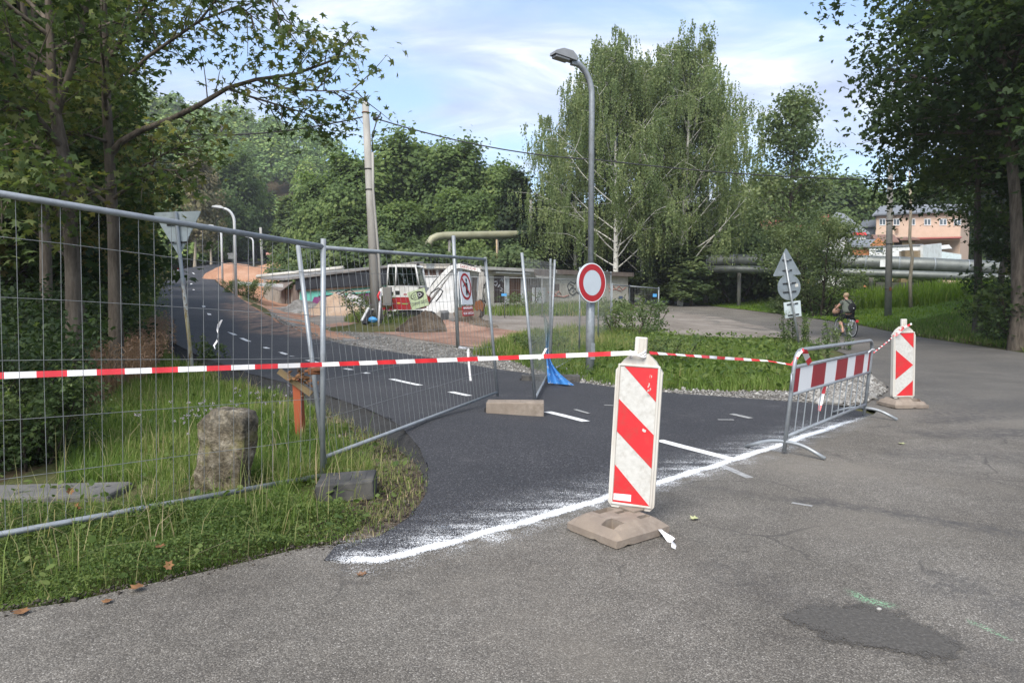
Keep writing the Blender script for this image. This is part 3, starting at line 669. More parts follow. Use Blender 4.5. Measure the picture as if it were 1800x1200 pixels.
# terrain under all of it
def axis(parts):
    out = []
    for a, b, s in parts: out += list(np.arange(a, b, s))
    return np.array(out)
gx = axis(((-300, -80, 16), (-80, -36, 3), (-36, -14, .9), (-14, 9, .4), (9, 30, .8), (30, 80, 3), (80, 301, 16)))
gy = axis(((.2, 14, .4), (14, 40, .7), (40, 70, 1.2), (70, 130, 3), (130, 280, 8), (280, 520, 30)))
X, Y = np.meshgrid(gx, gy); Z = H(X, Y)
for pl, dz in ((road_poly, .06), (path_poly, .06)):
    ins = inside(X, Y, [p[:2] for p in pl]); Z = np.where(ins, Z - dz, Z)
d_, pz_, sd_ = path_near(X, Y)
Z = np.where((d_ < 3.2) & (sd_ > 0) & (Y > 9) & (Y < 45) & ~inside(X, Y, [p[:2] for p in path_poly]), Z - .09, Z)
X = np.where(Y > 0, X, X); nx, ny = len(gx), len(gy)
idx = np.arange(nx * ny).reshape(ny, nx); q = np.stack([idx[:-1, :-1], idx[:-1, 1:], idx[1:, 1:], idx[1:, :-1]], -1).reshape(-1, 4)
me = npmesh('ground', np.stack([X.ravel(), Y.ravel(), Z.ravel()], 1), q.ravel(), np.full(len(q), 4), [MAT['ground_soil'], MAT['wood_soil']], smooth=True)
cx = X[:-1, :-1].ravel(); cy = Y[:-1, :-1].ravel(); dd, _, ss = path_near(cx, cy)
me.polygons.foreach_set('material_index', ((ss > 0) & (dd > np.interp(cy, [5, 12, 30], [5.6, 4.6, 3.6])) & (cy > 4.5) | (cy > 115)).astype(np.int32))
o = link('ground', me); o['kind'] = 'structure'
# the road goes on behind the camera
mb = MB(); mb.box((0, -60, -.5), (600, 120, 1.0)); o = struct(mb, 'ground', MAT['ground_soil'])
mb = MB(); mb.add([(-40, -60, .008), (15, -60, .008), (15, .52, .008), (-40, .52, .008)], [(0, 1, 2, 3)]); struct(mb, 'old_road', MAT['old_asphalt'])
# ------------------------------------------------------------------ near things: fences, boards, barrier, signs, lamp, stone
def arc(p, q, r, n=6):
    return None
def round_path(pts, rad=.08, n=5):
    """polyline with rounded corners"""
    pts = [Vector(p) for p in pts]; out = [pts[0]]
    for a, b, c in zip(pts[:-2], pts[1:-1], pts[2:]):
        d0 = (a - b); d1 = (c - b); r = min(rad, d0.length * .45, d1.length * .45); p0 = b + d0.normalized() * r; p1 = b + d1.normalized() * r
        for k in range(n + 1):
            t = k / n; out.append(p0.lerp(b, t).lerp(b.lerp(p1, t), t))
    out.append(pts[-1]); return out

def fence_panel(b0, b1, t0, t1, label, nv=34, hs=(.02, .2, .38, .56, .74, .9), each=True, top=True, bottom=True, post0=True, post1=True, r=.020, wr=.0022, group='mobile mesh fence panels', sag=0, ext=(.06, .06), stop=None, steel='galvanised'):
    b0, b1, t0, t1 = (Vector(p) for p in (b0, b1, t0, t1))
    t = thing('mesh_fence', label, 'fence', b0, group)
    def q(u, w):
        p = b0.lerp(b1, u).lerp(t0.lerp(t1, u), w)
        if sag: p.z -= sag * 4 * u * (1 - u) * w
        return p
    if post0: part(MB().tube([b0, t0 + (t0 - b0).normalized() * ext[0]], r, 10), 'post', MAT[steel], t)
    if post1: part(MB().tube([b1, t1 + (t1 - b1).normalized() * ext[1]], r, 10), 'post', MAT[steel], t)
    if top: part(MB().tube([t0, t1], r * .95, 10), 'top_rail', MAT[steel], t)
    if bottom: part(MB().tube([q(0, .03), q(1, .03)], r * .9, 8), 'bottom_rail', MAT[steel], t)
    rg = random.Random(len(label)); allw = MB()
    jit = [rg.uniform(-.12, .12) for _ in range(nv)]
    for k in range(1, nv):
        u = (k + jit[k]) / nv; mb = MB() if each else allw
        mb.tube([q(u, .03), q(u + rg.uniform(-.002, .002), .5), q(u, 1 if not sag else .985)], wr, 4, cap=False)
        if each: part(mb, 'wire', MAT['wire_steel'], t)
    for w in hs[1:]:
        mb = MB() if each else allw; mb.tube([q(i / 6, w + rg.uniform(-.003, .003)) for i in range(7)], wr, 4, cap=False)
        if each: part(mb, 'wire', MAT['wire_steel'], t)
    if not each:
        o = part(allw, 'wire_mesh', MAT['wire_steel'], t); o['kind'] = 'stuff'
    return t
# panel nearest the camera, leaving the picture on the left
A0 = Vector((-1.49, 5.29, -.01)); A1 = P(568, 415, 5.29)
dirn = Vector((-1.33, -1.53, 0)).normalized() * 3.5
f1 = fence_panel(A0, A0 + dirn + V3(0, 0, .12), A1 + V3(0, 0, -.08), P(570, 432, 5.29) + dirn + V3(0, 0, .28), 'nearest mesh fence panel, running out of the left edge behind the red and white tape', nv=34, hs=(.03, .19, .36, .53, .71, .88), wr=.0019, r=.021)
# second panel, leaning, along the new path
B0 = Vector((-1.50, 5.40, .11)); B1 = G(875, 713) + V3(0, 0, .13)
B0t = P(524, 432, 5.62); B1t = P(853, 456, B1.y)
f2 = fence_panel(B0, B1, B0t, B1t, 'leaning mesh fence panel standing across the new path, its foot in a grey block', nv=40, hs=(.03, .2, .37, .54, .71, .88), wr=.0018, ext=(.0, .03))
mb = MB(); c = P(553, 652, 5.34); mb.cbox(c, (.10, .05, .055), .01, (0, 0, R(20))); mb.tube([c + V3(-.07, -.02, .0), c + V3(.07, -.02, .01)], .011, 8); solo(mb, 'pipe_clamp', MAT['rust'], 'rusty clamp joining the two fence posts beside the red wooden post', 'clamp', c)
# third panel seen nearly edge on
C0 = G(941, 714) + V3(0, 0, .05); C1 = G(966, 664) + V3(0, 0, .08)
f3 = fence_panel(C0, C1, P(918, 452, C0.y), P(975, 462, C1.y), 'mesh fence panel seen almost edge on with the torn blue banner on it', nv=34, each=False, top=False, hs=(.03, .2, .4, .6, .8, .97), wr=.0022)
# three more running back along the grass to the yard
E1 = G(1073, 590); pts = [C1, C1.lerp(E1, .34), C1.lerp(E1, .68), E1]
for k, (a, b) in enumerate(zip(pts[:-1], pts[1:])):
    a = on(a.x, a.y, .05); b = on(b.x, b.y, .05)
    fence_panel(a, b, a + V3(.01, 0, 2.05), b + V3(0, 0, 2.05), ('sagging mesh fence panel just behind the no entry sign post', 'mesh fence panel in tall grass, second behind the round sign', 'mesh fence panel in tall grass ending at the lay-by')[k], nv=34, each=False, top=k > 0, sag=.16 if k == 0 else 0, post0=k == 0, bottom=k == 0, r=.02, wr=.002, steel='galvanised_dark')
far_p = [P(1076, 500, 27.5), P(1107, 503, 31), P(1158, 507, 32)]
for k, (a, b) in enumerate(zip(far_p[:-1], far_p[1:])):
    fence_panel(on(a.x, a.y), on(b.x, b.y), a, b, ('short dark mesh panel at the end of the fence row by the lay-by', 'last mesh panel of the fence row, with a blue label, beside the lane')[k], nv=20, each=False, r=.03, wr=.003, bottom=False, steel='galvanised_dark', hs=(.03, .5, .8))
mb = MB().box(P(1151, 519, 31.6), (.20, .01, .14), (0, 0, .3)); solo(mb, 'blue_label', MAT['blue_sheet'], 'small blue plate on the last mesh panel beside the lane', 'plate', P(1151, 519, 31.6))
mb = MB().box(P(1091, 523, 30.6), (.20, .01, .14), (0, 0, .3)); solo(mb, 'blue_label', MAT['bike_blue'], 'small dark blue plate on the mesh fence right of the round sign', 'plate', P(1091, 523, 30.6))
# low old fence in front of the garages
yp = [P(690, 487, 33), P(816, 487, 33), P(887, 488, 33.5), P(953, 489, 34), P(1032, 492, 36)]
for k, (a, b) in enumerate(zip(yp[1:-1], yp[2:])):
    fence_panel(on(a.x, a.y), on(b.x, b.y), a, b, ('thin mesh fence before the dark garage doors, left panel', 'thin mesh fence before the brown garage door, middle panel', 'thin mesh fence before the end wall of the garages, right panel')[k], nv=16, each=False, r=.022, wr=.004, bottom=False, hs=(.03, .35, .7), post0=k == 0, group='thin fence before the garages', steel='wire_steel')
mb = MB().box(P(886, 518, 33.3), (.26, .01, .12), (0, 0, .1)); solo(mb, 'blue_label', MAT['blue_sheet'], 'small blue plate on the thin fence before the garages', 'plate', P(886, 518, 33.3))

def foot_block(c, rz, label, mat, L=.66, Wd=.22, Ht=.14, tilt=(0, 0)):
    t = thing('foot_block', label, 'fence foot', c, 'fence foot blocks', rz); t.rotation_euler = (tilt[0], tilt[1], rz)
    part(MB().cbox((0, 0, Ht / 2 + .01), (L, Wd, Ht), .012), 'block', mat, t, True)
    for k in (-1, 0, 1):
        part(MB().cbox((k * L * .26, 0, Ht + .008), (L * .18, Wd * .6, .012), .004), 'rib', mat, t, True)
    part(MB().box((-L / 2 - .012, 0, Ht * .35), (.03, Wd * .35, Ht * .5)), 'grip', MAT['black_paint'], t, True)
    return t
foot_block(G(612, 872) + V3(0, 0, -.005), R(6), 'dark rubber foot block in the grass under the nearest fence posts', MAT['rubber_block'], L=.40, Wd=.30, Ht=.14, tilt=(R(2), R(-3)))
foot_block(G(906, 737) + V3(0, 0, .035), R(-3), 'brown concrete foot block on the new path under two leaning fence posts', MAT['concrete_block'], L=.68, Wd=.26, Ht=.175)
foot_block(G(968, 672), R(-2), 'flat grey foot block at the gravel edge under the blue banner', MAT['rubber_block'], L=1.0, Wd=.25, Ht=.12)

# torn banner hanging from the third panel
mb = MB(); nu, nw = 10, 26; cols = []
for i in range(nw + 1):
    w = i / nw; uL = 955 + 8 * w; uR = 955 + 6 * math.sin(w * 2) + (52 * max(0, (w - .42) / .58) ** 1.5)
    v = 548 + 125 * w; yy = 11.9 - 1.0 * w
    for j in range(nu + 1):
        s = j / nu; p = P(uL + (uR - uL + 9 * math.sin(w * 6)) * s, v + 4 * s * w, yy + .16 * math.sin(s * 9 + w * 5) * (1 - .4 * w))
        if w > .93: p.z = max(p.z, .03)
        mb.v.append(tuple(p))
o_ = 0
for i in range(nw):
    for j in range(nu): mb.f.append((i * 11 + j, i * 11 + j + 1, (i + 1) * 11 + j + 1, (i + 1) * 11 + j)); mb.mi.append(0); mb.sm.append(True)
solo(mb, 'banner', MAT['banner_net'], 'torn see-through banner, printed blue at its lower end, hanging on the edge-on fence panel', 'banner', P(960, 670, 11.2) * 1 - V3(0, 0, P(960, 670, 11.2).z))

# pole with nothing on top, and the prohibition board on the second panel
pb = G(805, 611); solo(MB().tube([pb, P(797, 414, pb.y)], .052, 10), 'steel_post', MAT['galvanised'], 'tall bare steel post standing behind the leaning fence panel', 'post', pb)
def sign_board_on_fence():
    s = .80; c = B0.lerp(B1, s); ct = B0t.lerp(B1t, s); ax = (B1 - B0).normalized(); up = (ct - c).normalized(); nn = ax.cross(up).normalized()
    o = c.lerp(ct, .77); M = Matrix((ax, -nn, up)).transposed().to_4x4(); M.translation = o + nn * .03      # local x along the panel, -y towards the camera side
    t = thing('prohibition_sign', 'white board with red ring and two red text plates on the leaning fence', 'sign', o)
    def pm(mb, nm, mt): mb.xf(M); return part(mb, nm, mt, t)
    w, hh = .34, .50
    pm(MB().box((0, 0, .04), (w, .006, hh - .10)), 'board', MAT['sign_white'])
    ring = MB(); n = 28
    for r0, r1 in ((.135, .165),):
        vs = [V3(r * math.cos(2 * PI * k / n), -.0055, .06 + r * math.sin(2 * PI * k / n)) for k in range(n) for r in (r0, r1)]
        ring.add(vs, [(2 * k, 2 * k + 1, (2 * k + 3) % (2 * n), (2 * k + 2) % (2 * n)) for k in range(n)])
    ring.box((0, -.0065, .06), (.028, .002, .28), (0, R(-45), 0)); pm(ring, 'ring', MAT['sign_red'])
    fig = MB(); fig.ell((.03, -.005, .14), (.022, .002, .026), 10, 6); fig.prism([(.0, .11), (.055, .105), (.06, .03), (.05, -.05), (.03, -.05), (.02, .0), (.005, -.045), (-.02, -.04), (-.005, .03)], -.0052, -.0042)
    fig.prism([(-.005, .1), (-.07, .05), (-.08, .065), (-.02, .115)], -.0052, -.0042); pm(fig, 'figure', MAT['black_paint'])
    for z, tx in ((-.208, 'NEPOVOLANÝM'), (-.272, 'VSTUP ZAKÁZÁN')):
        pm(MB().box((0, 0, z), (w * .98, .006, .056)), 'text_plate', MAT['sign_red'])
        text_part(tx, .042, MAT['sign_white'], t, Matrix.Translation(-o) @ M @ Matrix.Translation((0, -.0045, z)) @ Matrix.Rotation(PI / 2, 4, 'X'), sx=.92)
sign_board_on_fence()

# ---- guide boards
def guide_board(base, tilt, yaw, base_yaw, pattern, label, Wd=.285, top=1.085, sticker=False, bsz=(.42, .45), boff=(0, 0)):
    t = thing('guide_board', label, 'guide board', base, 'red and white guide boards')
    M = Matrix.Rotation(tilt, 4, 'Y') @ Matrix.Rotation(yaw, 4, 'Z'); o = V3(0, 0, .115)
    def pm(mb, nm, mt, par=None):
        mb.xf(Matrix.Translation(o) @ M); return part(mb, nm, mt, par or t, True)
    hb = top - .115; w = Wd / 2; c = .045
    prof = [(-w + .025, 0), (w - .025, 0), (w, .03), (w, hb - .11), (w - c, hb - .045), (.05, hb), (-.05, hb), (-w + c, hb - .045), (-w, hb - .11), (-w, .03)]
    b = MB(); b.prism(prof, -.027, .027); me = b.mesh('board', MAT['white_plastic']); bm = bmesh.new(); bm.from_mesh(me)
    bmesh.ops.bevel(bm, geom=[e for e in bm.edges], offset=.010, segments=2, affect='EDGES'); bm.to_mesh(me); bm.free(); me.transform(Matrix.Translation(o) @ M)
    link('board', me, t)
    # raised rim so that the foil sits in a tray
    rim = MB(); fw, fb, ft = w - .030, .035, hb - .085
    for x in (-1, 1): rim.cbox((x * (fw + .009), -.030, (fb + ft) / 2), (.014, .012, ft - fb + .03), .004)
    rim.cbox((0, -.030, fb - .009), (2 * fw + .03, .012, .014), .004); rim.cbox((0, -.030, ft + .009), (2 * fw + .02, .012, .014), .004); pm(rim, 'rim', MAT['white_plastic'])
    pm(MB().box((0, -.028, (fb + ft) / 2), (2 * fw, .003, ft - fb)), 'white_face', MAT['white_foil'])
    H_ = ft - fb
    for poly in pattern:
        pm(MB().prism([(-fw + x * 2 * fw, fb + z * H_) for x, z in poly], -.0315, -.0303), 'red_stripe', MAT['red_foil'])
    pm(MB().cbox((0, 0, hb + .045), (.075, .035, .11), .008), 'handle', MAT['white_plastic'])
    kn = MB(); kn.box((-.012, -.019, hb + .05), (.005, .006, .09)); kn.box((.014, -.019, hb + .05), (.005, .006, .09)); pm(kn, 'rib', MAT['white_plastic'])
    fl = MB(); rg = random.Random(4)
    if sticker:
        for k in range(20):
            z = .80 + .155 * rg.random(); x = .78 + .10 * rg.random() - (.955 - z) * .2; q = [(x + rg.uniform(-.022, .022) , z + rg.uniform(-.012, .012)) for _ in range(4)]
            cx_, cz_ = sum(p[0] for p in q) / 4, sum(p[1] for p in q) / 4; q.sort(key=lambda p: math.atan2(p[1] - cz_, p[0] - cx_)); fl.prism([(-fw + a * 2 * fw, fb + b_ * H_) for a, b_ in q], -.0322, -.0316)
        fl.prism([(-fw + a * 2 * fw, fb + b_ * H_) for a, b_ in ((.68, .545), (.73, .535), (.78, .535), (.79, .55), (.74, .556), (.70, .562))], -.0322, -.0316); pm(fl, 'bare_patch', MAT['white_foil'])['kind'] = 'stuff'
        st = MB().prism([(-fw + .004, fb + .012), (-fw + .112, fb + .014), (-fw + .111, fb + .056), (-fw + .003, fb + .052)], -.0335, -.0320); st = pm(st, 'sticker', MAT['sign_white'])
        ln = MB()
        for k in range(9): ln.box((-fw + .018 + k * .0105, -.0338, fb + .026 + (k % 2) * .001), (.007, .0006, .008))
        ln.box((-fw + .012, -.0338, fb + .036), (.014, .0006, .018)); ln.xf(Matrix.Translation(o) @ M); part(ln, 'print', MAT['sign_grey'], st, True)
    # rubber base plate with sockets and hand holes
    bl, bw, bh = bsz[0], bsz[1], .115; Mb = Matrix.Translation((*boff, 0)) @ Matrix.Rotation(base_yaw, 4, 'Z')
    slab = MB(); n = 12; hole = {(2, 3), (3, 3), (2, 4), (3, 4), (2, 5), (3, 5), (7, 1), (8, 1), (9, 1), (7, 2), (8, 2), (9, 2), (5, 5), (5, 6), (9, 6), (9, 7)}
    xs = [-bl / 2 + bl * i / n for i in range(n + 1)]; ys = [-bw / 2 + bw * i / 10 for i in range(11)]
    def zt(x, y):
        e = min(bl / 2 - abs(x), bw / 2 - abs(y)); return .05 + (bh - .05) * min(1, max(0, e / .075)) ** .8 + .002 * mnoise.noise((x * 30, y * 30, 3))
    vs = [(x, y, zt(x, y) - (.055 if False else 0)) for y in ys for x in xs]; fs = []
    for j in range(10):
        for i in range(n):
            if (i, j) not in hole: fs.append((j * (n + 1) + i, j * (n + 1) + i + 1, (j + 1) * (n + 1) + i + 1, (j + 1) * (n + 1) + i))
    slab.add(vs, fs)
    for (i, j) in hole:                        # recessed floors and walls
        a = [(xs[i], ys[j]), (xs[i + 1], ys[j]), (xs[i + 1], ys[j + 1]), (xs[i], ys[j + 1])]; tz = [zt(*p) for p in a]
        slab.add([(p[0], p[1], .035) for p in a], [(0, 1, 2, 3)])
        for k, (di, dj) in enumerate(((0, -1), (1, 0), (0, 1), (-1, 0))):
            if (i + di, j + dj) not in hole:
                p, q_ = a[k], a[(k + 1) % 4]; slab.add([(p[0], p[1], .035), (q_[0], q_[1], .035), (q_[0], q_[1], zt(*q_)), (p[0], p[1], zt(*p))], [(0, 1, 2, 3)])
    x0, x1, y0_, y1_ = -bl / 2, bl / 2, -bw / 2, bw / 2; cc = .03
    loop = [(x, y0_) for x in xs] + [(x1, y) for y in ys[1:]] + [(x, y1_) for x in xs[::-1][1:]] + [(x0, y) for y in ys[::-1][1:-1]]
    m_ = len(loop); slab.add([(x, y, .008 + .008 * (k % 7 == 0)) for k, (x, y) in enumerate(loop)] + [(x, y, zt(x, y)) for x, y in loop], [(k, (k + 1) % m_, (k + 1) % m_ + m_, k + m_) for k in range(m_)])
    slab.xf(Mb); part(slab, 'base_plate', MAT['plate_base'], t, True)
    boss = MB().cbox((.0, .0, bh + .006), (.17, .13, .016), .005); boss.xf(Matrix.Rotation(base_yaw, 4, 'Z')); part(boss, 'socket', MAT['plate_base'], t, True)
    return t
diag = [[(.10, 1.0), (1.0, 1.0), (1.0, .76)], [(0, .76), (0, .52), (1.0, .275), (1.0, .52)], [(0, .275), (0, 0), (1.0, 0)]]
guide_board(Vector((.745, 4.20, .008)), R(2.9), R(-17), R(-53), diag, 'nearest guide board with broad red and white diagonal stripes on a rubber base', sticker=True, boff=(-.10, -.12))
arrow = [[(.2, 1.0), (1.0, 1.0), (1.0, .76)], [(0, .73), (0, .26), (1.0, .49)], [(.06, 0), (1.0, .24), (1.0, 0)]]
guide_board(Vector((5.17, 8.98, .010)), R(-1.0), R(4), R(4), arrow, 'far guide board with a red sideways arrow, behind the steel barrier', Wd=.30, top=1.06, bsz=(.46, .40))

# ---- crowd barrier
def crowd_barrier():
    L0 = Vector((2.49, 6.18, .01)); L1 = Vector((4.23, 8.14, .01)); ax = (L1 - L0).normalized(); Ln = (L1 - L0).length; side = Vector((ax.y, -ax.x, 0)); lean = Vector((.10, .02, 0))
    def q(s, z, o=0): return L0 + ax * s + V3(0, 0, z) + lean * z + side * o
    t = thing('crowd_barrier', 'grey steel crowd barrier with a red and white striped board, standing across the new path', 'barrier', L0)
    mt = MAT['galvanised']
    part(MB().tube(round_path([q(0, .03), q(0, .95), q(Ln, .93), q(Ln, .03)], .16, 7), .019, 10), 'frame', mt, t)
    for z, r in ((.80, .016), (.545, .016), (.16, .017)): part(MB().tube([q(.0, z), q(Ln, z)], r, 8), 'rail', mt, t)
    for k in range(1, 12): s = Ln * k / 12; part(MB().tube([q(s, .16), q(s, .545)], .0065, 6, cap=False), 'bar', mt, t)
    bd = MB(); n_ = 8; zs = (.56, .785); w = Ln - .10
    vs = [q(.05, zs[0], .002), q(.05 + w, zs[0], .002), q(.05 + w, zs[1], .002), q(.05, zs[1], .002)]; vs2 = [p - side * .012 for p in vs]
    bd.add(vs + vs2, [(0, 1, 2, 3), (7, 6, 5, 4), (0, 4, 5, 1), (1, 5, 6, 2), (2, 6, 7, 3), (3, 7, 4, 0)]); bo = part(bd, 'board', MAT['sign_white'], t)
    for a, b in ((.0, .045), (.19, .345), (.49, .64), (.76, .895), (.975, 1.0)):
        st = MB(); vs = [q(.05 + w * a, zs[0] + .004, .005), q(.05 + w * b, zs[0] + .004, .005), q(.05 + w * b, zs[1] - .004, .005), q(.05 + w * a, zs[1] - .004, .005)]; vs2 = [p - side * .003 for p in vs]
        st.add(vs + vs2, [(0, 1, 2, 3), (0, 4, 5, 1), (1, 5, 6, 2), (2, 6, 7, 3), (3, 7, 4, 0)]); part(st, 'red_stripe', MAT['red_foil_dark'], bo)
    for s in (0, Ln):
        part(MB().tube(round_path([q(s, .02, .36) - lean * .02 + V3(0, 0, -.005), q(s, .115, .14), q(s, .115, -.14), q(s, .02, -.36)], .12, 6), .017, 8), 'foot', mt, t)
    hk = MB(); hk.tube([q(0, .74) - ax * .045, q(0, .74) - ax * .05 + V3(0, 0, -.14)], .008, 6); hk.tube([q(0, .74), q(0, .74) - ax * .045], .008, 6); part(hk, 'hook', mt, t)
    return q, Ln
bq, bL = crowd_barrier()

# ---- barrier tape: striped ribbon in alternating pieces
def tape(pts, wid, stripe, label, name='barrier_tape', twist=None, group='red and white tape', sub=.02, flat=0, start=0):
    pts = [Vector(p) for p in pts]; out = [pts[0]]
    for a, b in zip(pts[:-1], pts[1:]):
        n = max(1, int((b - a).length / sub)); out += [a.lerp(b, k / n) for k in range(1, n + 1)]
    mb = MB(); s = start; vs = []; mids = []
    for i, p in enumerate(out):
        d = (out[min(i + 1, len(out) - 1)] - out[max(i - 1, 0)]).normalized(); u = i / (len(out) - 1)
        sd_ = d.cross(Vector((0, 1, 0))); sd_ = Vector((0, 0, 1)) if sd_.length < .2 else sd_.normalized()
        if abs(d.z) > .6: sd_ = Vector((1, -.3, 0)).normalized()
        nn = sd_.cross(d).normalized(); an = (twist(u) if twist else 0); w = wid(u) if callable(wid) else wid
        o = (sd_ * math.cos(an) + nn * math.sin(an)) * w / 2; wob = .0015 * math.sin(i * .8)
        vs += [p + o + nn * wob, p - o - nn * wob]
    mb.v = [tuple(v) for v in vs]
    for i in range(len(out) - 1):
        s += (out[i + 1] - out[i]).length; mb.f.append((2 * i, 2 * i + 1, 2 * i + 3, 2 * i + 2)); mb.mi.append(int(s / stripe) % 2); mb.sm.append(True)
    return solo(mb, name, [MAT['tape_red'], MAT['tape_white']], label, 'tape', out[0], group)
TP = P(1121, 621, 4.17)
tape([P(-330, 664, 3.55), P(0, 660, 4.15), P(290, 650, 4.7), P(566, 640.5, 5.22), P(840, 630.5, 4.72), P(1000, 624.5, 4.4), P(1100, 620.5, 4.16), P(1119, 621, 4.14)], lambda u: .043 - .016 * u, .165, 'long taut red and white tape in front of both fences', twist=lambda u: .25 * math.sin(u * 7))
wrap = MB()
for k in range(3): wrap.tube([TP + V3(.048 * math.cos(a), .03 * math.sin(a), .012 * math.sin(2 * a + k) + .008 * k - .012) for a in np.linspace(0, 2 * PI, 15)[:-1]], .006, 5, closed=True)
solo(wrap, 'tape_knot', MAT['tape_white'], 'white tape knotted round the handle of the tall guide board', 'tape', TP, 'red and white tape')
BT = bq(0, .82) + V3(-.02, 0, 0)
tape([P(1142, 620, 4.17), P(1180, 622.5, 4.5), P(1270, 629, 5.3), P(1350, 634, 5.9), BT], .022, .16, 'thin red and white tape between the tall guide board and the steel barrier', twist=lambda u: .6 + .5 * math.sin(u * 9))
tape([BT, bq(.02, .93, .03), bq(.12, .955, .03)], .03, .1, 'short tape loop climbing the left bend of the steel barrier')
tape([bq(.13, .955, .025), bq(.24, .87, .03), bq(.34, .81, .03)], .055, .085, 'broad red and white tape end slung over the top tube of the barrier')
B2 = Vector((5.17, 8.98, 0)) + V3(-.05, -.05, 1.08)
tape([bq(bL, .78, .02), bq(bL, .80, .02).lerp(B2, .5) - V3(0, 0, .03), B2], .016, .06, 'twisted tape from the steel barrier up to the arrow guide board', twist=lambda u: 40 * u)
tape([bq(bL - .28, .80, .03), bq(bL - .12, .83, .03), bq(bL, .82, .03)], .014, .5, 'white knotted tape tail on the right end of the barrier', start=.5)
tape([B2 + V3(-.10, -.02, -.13), B2 + V3(.0, -.02, -.02), B2 + V3(.10, -.02, .03)], .024, .05, 'crumpled tape wound round the head of the arrow guide board')
tape([bq(1.10, .54, -.03), bq(1.08, .40, -.05), bq(1.02, .27, -.04)], lambda u: .02 + .02 * math.sin(u * 3), .12, 'torn white and red tape end hanging under the barrier board')
sp_ = P(1147, 915, 4.08)
tape([sp_, P(1163, 933, 3.98), P(1176, 945, 3.93), P(1186, 956, 3.87), P(1190, 966, 3.79)], lambda u: .022 + .04 * u, 2, 'crumpled white tape end lying beside the base of the nearest guide board', twist=lambda u: 1.2 * math.sin(5 * u), start=2)
tape([P(806, 610, 8.4), P(823, 612, 8.5), P(823, 630, 8.5), P(827, 669, 8.5)], .03, 2, 'white tape end dangling from the leaning fence panel', start=2)
tape([P(390, 562, 5.0), P(385, 570, 5.0), P(382, 580, 5.0), P(383, 590, 4.98), P(381, 600, 5.0), P(376, 607, 5.0), P(378, 613, 4.98)], lambda u: .014 + .008 * math.sin(11 * u), 2, 'pale tape end hanging in the nearest mesh over the new path', start=2, twist=lambda u: 1.4 * math.sin(8 * u))
tape([P(960, 612, 9.9), P(955, 622, 9.9), P(948, 632, 9.9)], .035, .5, 'short white tape knot on the long tape by the banner', start=.5)
# ---- lamp post with no-entry sign
LB = G(1037, 661)
def street_lamp(base, height, r0, r1, lower, arm, headL, label, mat, headmat, yaw, group, bend=.55, hz=.12):
    t = thing('street_lamp', label, 'street lamp', base, group, yaw)
    if lower: 
        part(MB().tube([(0, 0, -.1), (0, 0, lower), (0, 0, lower + .05)], [r0, r0, r1], 14), 'pole_foot', mat, t, True)
        part(MB().box((0, -r0 - .002, lower * .35), (.09, .02, .3)), 'hatch', mat, t, True)
    pts = [(0, 0, lower or -.1)] + [(0, 0, height - bend)]
    for k in range(1, 8): a = k / 7 * R(78); pts.append((-bend * (1 - math.cos(a)) * .75, 0, height - bend + bend * math.sin(a)))
    e = Vector(pts[-1]); pts.append(tuple(e + Vector((-arm, 0, arm * .12)))); part(MB().tube(pts, r1, 12), 'pole', mat, t, True)
    c = e + Vector((-arm - headL * .4, 0, arm * .12 + hz * .4)); sh = MB()
    prof = [(-headL * .5, -.01), (-headL * .48, hz * .35), (-headL * .15, hz), (headL * .28, hz * 1.05), (headL * .5, hz * .45), (headL * .5, -.02)]
    sh.prism(prof, -headL * .22, headL * .22); sh.xf(Matrix.Translation(c) @ Matrix.Rotation(R(6), 4, 'Y')); part(sh, 'lamp_head', headmat, t, True)
    gl = MB().cbox((-headL * .12, 0, -.035), (headL * .62, headL * .36, .05), .015); gl.xf(Matrix.Translation(c) @ Matrix.Rotation(R(6), 4, 'Y')); part(gl, 'diffuser', MAT['lamp_grey'], t, True)
    part(MB().cbox(tuple(e + Vector((-arm * .6, 0, arm * .1 - .02))), (.14, .09, .08), .02), 'bracket', mat, t, True)
    return t
street_lamp(LB, 5.66, .082, .053, 1.34, .10, .46, 'tall grey galvanised street lamp carrying the round no entry sign', MAT['galvanised'], MAT['lamp_grey'], R(28), 'street lamps')
def round_sign():
    c = P(1040, 497, LB.y - .18); t = thing('no_entry_sign', 'round white sign with a broad red ring, on the tall lamp post', 'sign', c, None, R(39))
    Mx = Matrix.Rotation(PI / 2, 4, 'X'); r = .36
    part(MB().prism([(r * math.cos(2 * PI * k / 48), r * math.sin(2 * PI * k / 48)) for k in range(48)], -.012, .022), 'plate', MAT['sign_grey'], t, True)
    def ann(r0, r1, y, m_, nm):
        n = 48; mb = MB(); vs = [(q_ * math.cos(2 * PI * k / n), y, q_ * math.sin(2 * PI * k / n)) for k in range(n) for q_ in (r0, r1)]
        mb.add(vs, [(2 * k, 2 * k + 1, (2 * k + 3) % (2 * n), (2 * k + 2) % (2 * n)) for k in range(n)]); part(mb, nm, m_, t, True)
    ann(.341, .358, -.016, MAT['sign_white'], 'white_rim'); ann(.232, .340, -.018, MAT['sign_red'], 'red_ring')
    mb = MB(); n = 40; mb.add([(.231 * math.cos(2 * PI * k / n), -.0165, .231 * math.sin(2 * PI * k / n)) for k in range(n)], [tuple(range(n))]); part(mb, 'white_disc', MAT['sign_grey'], t, True)
    for z in (.15, -.15): part(MB().cbox((0, .05, z), (.5, .03, .04), .005), 'bracket', MAT['black_metal'], t, True)
round_sign()

